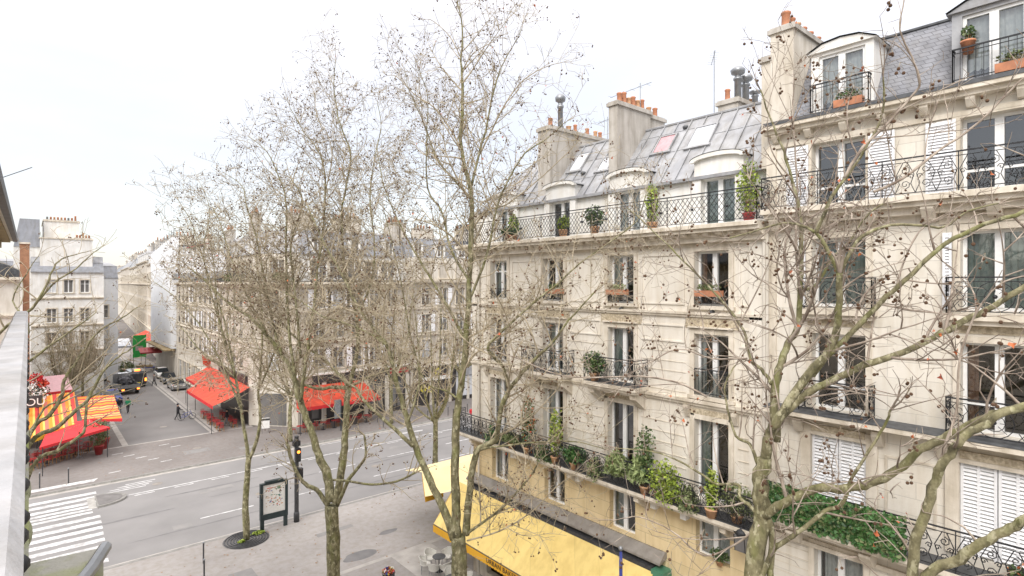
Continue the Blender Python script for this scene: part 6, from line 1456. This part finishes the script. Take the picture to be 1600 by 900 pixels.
# --- the large plane tree at the right (trunk at px 1190)
T = Tree('plane_tree', 'large plane tree in front of the joint between the two cream facades', 10, 24, 'twig_near', rmin=.0042, leaves=60, balls=.30, ballr=.026, dens=1.28, ks=.88)
b4 = at(1178, 900, 10.6); base4 = Vector((b4.x - .05, b4.y, 0))
T.limb([base4, base4.lerp(b4, .5) + Vector((.06, 0, 0)), b4, at(1190, 806, 10.6), at(1187, 750, 10.6), at(1194, 716, 10.55)], .20, .13, spawn=False, sides=16)
T.limb(L3([(1194, 725), (1203, 677), (1216, 655), (1256, 596), (1290, 556), (1306, 518), (1312, 471), (1312, 426)], 10.6, 9.6), .115, .055, dens=.6)
T.limb(L3([(1312, 430), (1290, 385), (1275, 364), (1256, 354), (1228, 348), (1190, 358), (1140, 372)], 9.6, 10.4), .045, .012)
T.limb(L3([(1275, 364), (1290, 329), (1300, 307), (1325, 273), (1350, 235), (1375, 190), (1381, 147), (1380, 120)], 9.65, 9.0), .04, .012)
T.limb(L3([(1312, 428), (1340, 376), (1365, 360), (1400, 351), (1440, 352), (1475, 355), (1512, 330), (1560, 318)], 9.6, 9.2), .042, .012)
T.limb(L3([(1319, 278), (1347, 231), (1380, 200), (1425, 150), (1437, 128), (1425, 90), (1406, 47), (1412, 0), (1416, -30)], 9.2, 8.5), .03, .008)
T.limb(L3([(1212, 690), (1210, 640), (1212, 600), (1222, 560), (1231, 537), (1247, 509), (1250, 456), (1252, 400), (1252, 340), (1242, 298), (1225, 236), (1209, 200), (1188, 140)], 10.7, 11.4), .10, .014)
T.limb(L3([(1250, 460), (1243, 380), (1246, 300), (1242, 230), (1239, 175), (1240, 120)], 10.9, 11.8), .03, .010)
T.limb(L3([(1255, 452), (1275, 445), (1300, 405), (1325, 380), (1352, 340), (1380, 318)], 11, 10.6), .04, .014)
T.limb(L3([(1216, 657), (1256, 618), (1287, 602), (1337, 577), (1394, 556), (1459, 527), (1506, 502), (1553, 477), (1605, 447), (1680, 410)], 10.4, 8.2), .085, .045, dens=.8)
T.limb(L3([(1269, 587), (1300, 549), (1337, 515), (1378, 471), (1412, 440), (1475, 382), (1537, 351), (1605, 328), (1680, 290)], 10.2, 8.6), .062, .032, dens=.8)
T.limb(L3([(1400, 450), (1412, 410), (1430, 370), (1450, 350)], 9.6, 10), .02, .01)
T.limb(L3([(1365, 300), (1412, 278), (1469, 234), (1519, 200), (1559, 162), (1590, 130), (1640, 90)], 9.2, 8.4), .028, .012)
T.limb(L3([(1195, 806), (1225, 785), (1275, 763), (1319, 764), (1359, 756), (1400, 735), (1437, 703), (1475, 685), (1506, 669), (1540, 652), (1578, 638), (1625, 634)], 10.5, 7.6), .095, .062, dens=.6)
T.limb(L3([(1187, 905), (1209, 860), (1219, 850), (1247, 832), (1287, 800), (1316, 788), (1328, 753), (1350, 716), (1381, 666), (1392, 640)], 10.5, 9.2), .06, .022, dens=.7)
T.limb(L3([(1190, 810), (1172, 791), (1156, 778), (1153, 757), (1119, 756), (1098, 742), (1060, 720), (1020, 705), (960, 700)], 10.5, 12), .05, .012, dens=.8)
T.limb(L3([(1184, 725), (1172, 694), (1150, 681), (1137, 638), (1133, 600), (1150, 570)], 10.6, 11.2), .04, .013)
T.limb(L3([(1206, 600), (1190, 577), (1172, 560), (1162, 518), (1137, 481), (1109, 449), (1067, 407), (1032, 372), (1000, 342), (980, 325)], 10.8, 13), .045, .012)
T.limb(L3([(1105, 620), (1060, 598), (1000, 588), (930, 590), (870, 585), (810, 560)], 11.3, 13), .028, .01)
T.limb(L3([(1168, 560), (1110, 560), (1060, 545), (1010, 570), (975, 590)], 11, 12), .022, .008)
T.limb(L3([(1203, 905), (1205, 870), (1208, 835), (1200, 810)], 10.5, 10.5), .06, .06, spawn=False)
T.limb(L3([(1187, 820), (1150, 850), (1100, 868), (1050, 830), (1000, 808), (965, 812)], 10.5, 12), .028, .009, dens=1.1)
T.finish(tuple(base4), ind=100)
# --- right-hand tree outside the frame, limbs reaching in
T = Tree('plane_tree', 'plane tree standing out of frame at the lower right, two thick limbs reaching into view', 7, 33, 'twig_near', rmin=.004, leaves=18, balls=.2, ballr=.02, dens=1.1, ks=.9)
b5 = at(1415, 1010, 7.4); base5 = Vector((b5.x, b5.y, 0))
T.limb([base5, base5.lerp(b5, .6), b5], .17, .10, spawn=False, sides=14)
T.limb([b5] + L3([(1425, 905), (1431, 844), (1444, 806), (1462, 750), (1469, 731), (1491, 703), (1503, 685), (1537, 666), (1562, 647), (1620, 630)], 7.4, 6.8), .075, .05, dens=.6, slen=1.3)
T.limb([b5] + L3([(1450, 900), (1491, 878), (1522, 856), (1569, 831), (1605, 808), (1680, 770)], 7.3, 6.4), .08, .055, dens=.6, slen=1.3)
T.limb(L3([(1462, 750), (1475, 700), (1495, 640), (1500, 560), (1530, 480), (1570, 440), (1620, 430)], 7.2, 6.6), .022, .008, slen=1.1)
T.finish(tuple(base5), ind=30)
# --- centre tree (trunk at px 715)
T = Tree('plane_tree', 'tallest plane tree, trunk in front of the left corner of the yellow awning', 18, 44, 'twig', rmin=.0052, leaves=110, balls=.30, ballr=.024, dens=1.38, ks=1.0)
b3 = at(718, 905, 18.2); base3 = Vector((b3.x, b3.y, 0)); tr = at(716, 838, 18.2)
T.limb([base3, base3.lerp(b3, .5), b3, tr], .30, .24, spawn=False, sides=14)
T.limb([at(710, 842, 18.2)] + L3([(695, 800), (672, 750), (650, 700), (635, 650), (620, 600), (607, 545), (585, 517), (557, 475), (532, 425), (500, 367), (480, 320)], 18.3, 21), .14, .02, f0=.3)
T.limb(L3([(645, 697), (610, 665), (570, 627), (557, 606), (545, 600), (520, 575)], 18.6, 20.5), .07, .03, f0=.3)
T.limb([at(714, 842, 18.2)] + L3([(712, 790), (711, 720), (713, 650), (720, 605), (728, 540), (732, 475), (737, 350), (735, 297), (720, 230), (722, 187), (723, 133), (720, 97), (723, 50), (714, 0), (710, -25)], 18.3, 20), .16, .012, f0=.32, dens=1.1)
T.limb(L3([(737, 290), (750, 233), (760, 200), (767, 160), (777, 123), (787, 97), (807, 63), (815, 45)], 19.3, 19.6), .05, .01, dens=1.3)
T.limb(L3([(750, 240), (770, 200), (787, 167), (813, 130), (847, 107), (880, 97)], 19.4, 18.6), .035, .01, dens=1.2)
T.limb(L3([(724, 240), (703, 200), (677, 167), (647, 147), (620, 120), (605, 118)], 19.5, 20.4), .035, .01, dens=1.3)
T.limb(L3([(736, 310), (697, 267), (680, 243), (663, 193), (640, 143), (632, 110)], 19.4, 21), .04, .01, dens=1.2)
T.limb(L3([(722, 110), (740, 83), (767, 67), (780, 60)], 19.8, 19.4), .02, .008, dens=1.4)
T.limb(L3([(720, 90), (703, 57), (677, 33), (665, 30)], 19.8, 20), .02, .008, dens=1.4)
T.limb(L3([(733, 470), (760, 400), (775, 330), (790, 290), (820, 240), (850, 220), (885, 190)], 19, 17.5), .05, .012, dens=1.1)
T.limb(L3([(736, 360), (760, 330), (790, 320), (830, 290), (870, 255), (900, 225)], 19.1, 17.6), .035, .01, dens=1.1)
T.limb(L3([(734, 440), (705, 390), (690, 330), (668, 293), (667, 217), (668, 150), (655, 110)], 19, 21), .05, .01, dens=1.1)
T.limb(L3([(728, 535), (700, 480), (670, 430), (640, 380), (615, 330), (600, 290), (590, 240)], 18.8, 21), .055, .012)
T.limb([at(728, 835, 18.1)] + L3([(732, 782), (742, 712), (760, 697), (775, 685), (782, 642), (795, 610), (817, 582), (842, 555), (862, 535), (890, 500), (930, 455)], 18, 16), .13, .02, f0=.35)
T.limb(L3([(795, 612), (787, 575), (765, 550), (765, 537), (782, 520), (807, 497), (832, 475), (875, 440), (905, 412), (950, 380), (995, 345), (1010, 300)], 17.5, 15.8), .06, .012)
T.limb(L3([(732, 832), (775, 802), (807, 770), (830, 742), (840, 722), (835, 690)], 18, 16.8), .05, .015, dens=1.2)
T.limb(L3([(740, 706), (760, 700), (800, 695), (850, 690), (900, 690), (945, 702)], 17.9, 15.8), .04, .012, f0=.2, dens=1.3)
T.limb(L3([(713, 622), (700, 612), (688, 608), (672, 603), (655, 580), (640, 560)], 18.3, 19), .04, .012)
T.limb(L3([(718, 600), (735, 560), (757, 545), (783, 540), (820, 520), (845, 500)], 18.5, 17), .035, .01)
T.limb(L3([(605, 540), (575, 520), (540, 505), (505, 495), (470, 470), (440, 455)], 19.3, 21), .045, .012)
T.limb(L3([(637, 660), (650, 620), (655, 580), (640, 520), (632, 470), (622, 420), (610, 370), (600, 330)], 18.7, 20), .045, .012)
T.limb(L3([(730, 845), (780, 830), (830, 800), (870, 760), (900, 740)], 18, 16.5), .03, .01, dens=1.2)
T.finish(tuple(base3), ind=100)
# --- tree with trunk at px 520
T = Tree('plane_tree', 'plane tree with a forked olive trunk standing right of the traffic light pole', 24, 55, 'twig', rmin=.0065, leaves=100, balls=.30, ballr=.027, dens=1.42, ks=1.05)
b2 = at(522, 905, 24.5); base2 = Vector((b2.x, b2.y, 0)); k2 = at(518, 790, 24.5)
T.limb([base2, b2, at(520, 840, 24.5), k2], .30, .27, spawn=False, sides=14)
T.limb([at(513, 790, 24.5)] + L3([(495, 765), (477, 757), (462, 735), (452, 705), (448, 690)], 24.6, 25), .10, .06, f0=.5)
T.limb([at(517, 785, 24.5)] + L3([(512, 745), (497, 710), (487, 675), (472, 635), (462, 600), (452, 570), (440, 555), (415, 520), (390, 495), (355, 472), (322, 440), (298, 420)], 24.8, 27), .19, .03, f0=.3)
T.limb([at(524, 785, 24.5)] + L3([(533, 740), (538, 700), (541, 650), (545, 605)], 24.7, 25.5), .17, .12, f0=.6, tip=False)
T.limb(L3([(545, 606), (520, 605), (500, 608), (480, 603), (455, 590)], 25.5, 26), .10, .03)
T.limb(L3([(545, 604), (525, 580), (510, 565), (495, 553), (468, 533), (440, 505), (420, 480)], 25.5, 27), .08, .02)
T.limb(L3([(546, 603), (552, 580), (560, 530), (552, 470), (540, 430), (535, 380), (535, 320), (548, 245), (532, 195), (522, 140), (524, 96)], 25.5, 26.5), .10, .014, dens=1.2)
T.limb(L3([(548, 604), (575, 590), (600, 580), (630, 560), (660, 545)], 25.5, 24.5), .06, .015)
T.limb([at(527, 790, 24.5)] + L3([(545, 750), (560, 730), (572, 710), (569, 680)], 24.2, 24), .09, .04, f0=.5)
T.limb(L3([(521, 750), (545, 752), (580, 757), (620, 752), (650, 738)], 24.2, 22.5), .05, .04, f0=.6)
T.limb(L3([(470, 628), (478, 560), (488, 500), (495, 430), (505, 360), (508, 277), (497, 235), (471, 200), (452, 165)], 25.2, 26.5), .08, .013, dens=1.2)
T.limb(L3([(462, 598), (452, 520), (448, 440), (447, 380), (447, 315), (436, 277), (417, 237), (388, 213)], 25.3, 27), .07, .013, dens=1.2)
T.limb(L3([(440, 555), (425, 500), (412, 430), (400, 370), (385, 320), (378, 290), (350, 270)], 25.6, 28), .06, .012, dens=1.2)
T.limb(L3([(508, 300), (519, 245), (511, 208), (497, 187), (490, 140)], 26, 26.4), .03, .01, dens=1.3)
T.limb(L3([(415, 520), (385, 460), (360, 400), (345, 350), (330, 320)], 26, 28), .05, .012, dens=1.1)
T.limb(L3([(556, 500), (580, 440), (585, 380), (578, 310), (585, 250), (595, 200), (590, 160)], 25.6, 26), .05, .012, dens=1.2)
T.limb(L3([(470, 560), (460, 450), (455, 380), (473, 317), (455, 280)], 25.6, 26.4), .05, .03, dens=1)
T.finish(tuple(base2), ind=60)
# --- smaller street trees built the same way, from their own bases
def street_tree(label, base, H, spread, seed, r=.15, fork=.35, n=7, lean=(0, 0), group='bare plane trees', dens=.8, rmin=.010, ballr=.03, balls=.3, leaves=15, mt='twig', slen=None, name='plane_tree', ind=0, curve=1.0):
    T = Tree(name, label, 0, seed, mt, rmin=rmin, leaves=leaves, balls=balls, ballr=ballr, dens=dens, group=group); rn = T.rnd; B_ = Vector(base); top = B_ + Vector((lean[0] * fork, lean[1] * fork, H * fork))
    T.limb([B_, B_.lerp(top, .5) + Vector((rn.uniform(-.1, .1), 0, 0)), top], r, r * .8, spawn=False, sides=10)
    for k in range(n):
        a = k / n * 6.283 + rn.uniform(-.4, .4); sp = spread * rn.uniform(.35, 1.0); hh = H * rn.uniform(.75, 1.02) if sp < spread * .8 else H * rn.uniform(.6, .85)
        e = Vector((B_.x + lean[0] + sp * math.cos(a), B_.y + lean[1] + sp * math.sin(a), B_.z + hh)); st_ = top - Vector((0, 0, rn.uniform(0, .15) * H * fork)); mid = st_.lerp(e, .4) + Vector((sp * .18 * math.cos(a), sp * .18 * math.sin(a), -.05 * H * curve)); m2 = st_.lerp(e, .72) + Vector((sp * .1 * math.cos(a), sp * .1 * math.sin(a), 0))
        T.limb([st_, mid, m2, e], r * rn.uniform(.38, .62), .014, f0=.15, dens=1, slen=slen)
    return T.finish(tuple(B_), ind=ind)
g1 = gnd(385, 843)
T = Tree('plane_tree', 'slender plane tree in the round iron grate at the near kerb beside the map panel', 32, 66, 'twig', rmin=.010, leaves=15, balls=.28, ballr=.028, dens=1.15)
T.limb([Vector((g1.x, g1.y, 0)), at(384, 780, 31.8), at(389, 714, 31.8)],   .19, .14, spawn=False, sides=12)
T.limb(L3([(388, 716), (383, 680), (377, 640), (368, 590), (352, 540), (340, 480), (335, 420), (325, 360)], 31.8, 33), .11, .015, f0=.25)
T.limb(L3([(390, 716), (400, 690), (407, 655), (404, 610), (410, 540), (408, 470), (400, 400), (405, 340)], 31.8, 32), .11, .015, f0=.25)
T.limb(L3([(404, 610), (425, 560), (440, 500), (455, 440), (460, 390)], 31.8, 31), .06, .014)
T.limb(L3([(368, 590), (345, 570), (315, 550), (290, 520), (275, 500)], 32, 33.5), .06, .014)
T.limb(L3([(368, 590), (350, 500), (322, 420), (300, 350), (278, 312)], 32, 33.5), .06, .014)
T.limb(L3([(377, 640), (345, 565), (310, 505), (270, 462), (240, 440)], 31.9, 33), .06, .014)
T.limb(L3([(355, 540), (330, 460), (318, 390), (328, 330), (312, 285)], 32.2, 33), .05, .012)
T.finish((g1.x, g1.y, 0))
gt = thing('tree_grate', 'round iron tree grate with tufts of bright grass around the slender tree', 'tree grate', (g1.x, g1.y, 0.004))
mb = MB()
for k in range(6):
    r = .35 + k * .155; mb.tube([(r * math.cos(a * .2618), r * math.sin(a * .2618), .012) for a in range(25)], .045, 4)
mb.build('grate_rings', 'iron_w', gt); mb = MB(); mb.poly([(1.22 * math.cos(a * .2618), 1.22 * math.sin(a * .2618), .0) for a in range(24)]); mb.build('soil', 'patch', gt)
mb = MB(); leaf_cloud(mb, (.75, .35, .06), (.35, .25, .08), 160, .12, random.Random(1)); leaf_cloud(mb, (-.3, -.25, .06), (.2, .15, .08), 90, .12, random.Random(2)); mb.build('grass_tufts', 'leaf_yel', gt)
street_tree('slim plane tree at the near kerb behind the yellow awning of the bakery', (22.0, 34.0, 0), 13.5, 3.4, 71, r=.2, fork=.36, n=6, dens=.7, rmin=.011)
street_tree('plane tree on the far pavement left of the boulevard facing red awning', (18.2, 52.3, 0), 14.5, 4.2, 72, r=.19, fork=.3, n=8, dens=.95, rmin=.012)
street_tree('plane tree on the far pavement right of the boulevard facing red awning', (28.4, 52.2, 0), 15.5, 4.2, 73, r=.2, fork=.3, n=8, dens=.95, rmin=.012)
street_tree('plane tree on the far pavement before the sunflower shop window', (37, 52.3, 0), 15, 4, 74, r=.19, fork=.32, n=7, dens=.6, rmin=.015)
# dense clipped trees up the left of the side street
for k, (x, y, lab) in enumerate(((3.2, 80, 'dense brown pollarded tree nearest behind the striped terrace'), (5.2, 90, 'dense brown pollarded tree midway up the left of the side street'), (5.8, 101, 'dense brown pollarded tree farthest up the left of the side street'))):
    street_tree(lab, (x, y, 0), 9.2, 3.4, 80 + k, r=.16, fork=.3, n=16, dens=2.2, rmin=.014, balls=.02, leaves=3, slen=1.5, group='pollarded trees up the side street', name='pollarded_tree')
# --- tree at the left whose trunk hides behind the handrail
T = Tree('plane_tree', 'leftmost plane tree, trunk hidden by the handrail, limbs crossing the striped terrace', 21, 91, 'twig', rmin=.007, leaves=6, balls=.4, ballr=.026, dens=.6)
base0 = Vector((-.9, 25.4, 0)); f0_ = Vector((-.75, 25.4, 6.2))
T.limb([base0, base0.lerp(f0_, .5), f0_], .25, .2, spawn=False, sides=12)
def from0(z): return Vector((-.75, 25.4, z))
T.limb([from0(5.0)] + L3([(50, 730), (95, 702), (130, 675), (134, 636), (140, 622), (158, 612)], 20.5, 22), .085, .03, f0=.6)
T.limb([from0(5.8)] + L3([(44, 698), (89, 668), (119, 641), (138, 622), (157, 588), (173, 568), (199, 548), (225, 530)], 20.5, 23), .10, .02, f0=.6)
T.limb([from0(6.1)] + L3([(46, 679), (77, 649), (95, 622), (101, 593), (111, 577), (129, 551), (155, 517), (190, 497), (215, 480)], 20.5, 23), .09, .018, f0=.5)
T.limb([from0(6.2)] + L3([(58, 655), (95, 625), (130, 600), (165, 575), (200, 562)], 20.5, 23), .05, .015, f0=.5)
T.limb([from0(6.2), at(-10, 620, 20.4)] + L3([(50, 562), (100, 525), (135, 500), (150, 488)], 20.5, 22), .07, .015, f0=.5)
T.limb([from0(6.2), at(-20, 560, 20.4)] + L3([(50, 482), (72, 447), (87, 413), (110, 400), (140, 392)], 20.5, 22), .07, .012, f0=.55, dens=1.6)
T.limb(L3([(60, 470), (85, 442), (118, 420), (140, 400), (160, 385)], 20.8, 22), .045, .012, dens=1.8)
T.limb([from0(6.2), at(-20, 600, 20.4)] + L3([(45, 520), (20, 470), (40, 430), (60, 400)], 20.5, 21.5), .05, .012, f0=.5, dens=1.2)
T.finish(tuple(base0), ind=0)

# litter of fallen leaves on the pavements
mb = MB(); rnd = random.Random(99)
for _ in range(420):
    x, y = (rnd.uniform(4, 24), rnd.uniform(18, 34.8)) if rnd.random() < .6 else (rnd.uniform(2, 36), rnd.uniform(50.8, 60))
    a = rnd.uniform(0, 6.28); sz = rnd.uniform(.03, .075); mb.poly([(x + sz * (1 if k % 2 else .55) * math.cos(a + k * 1.047), y + sz * (1 if k % 2 else .55) * math.sin(a + k * 1.047), .008 + .012 * (k % 2)) for k in range(6)])
tag(mb.build('fallen_leaves', 'leaf_fallen'), None, None, kind='stuff')
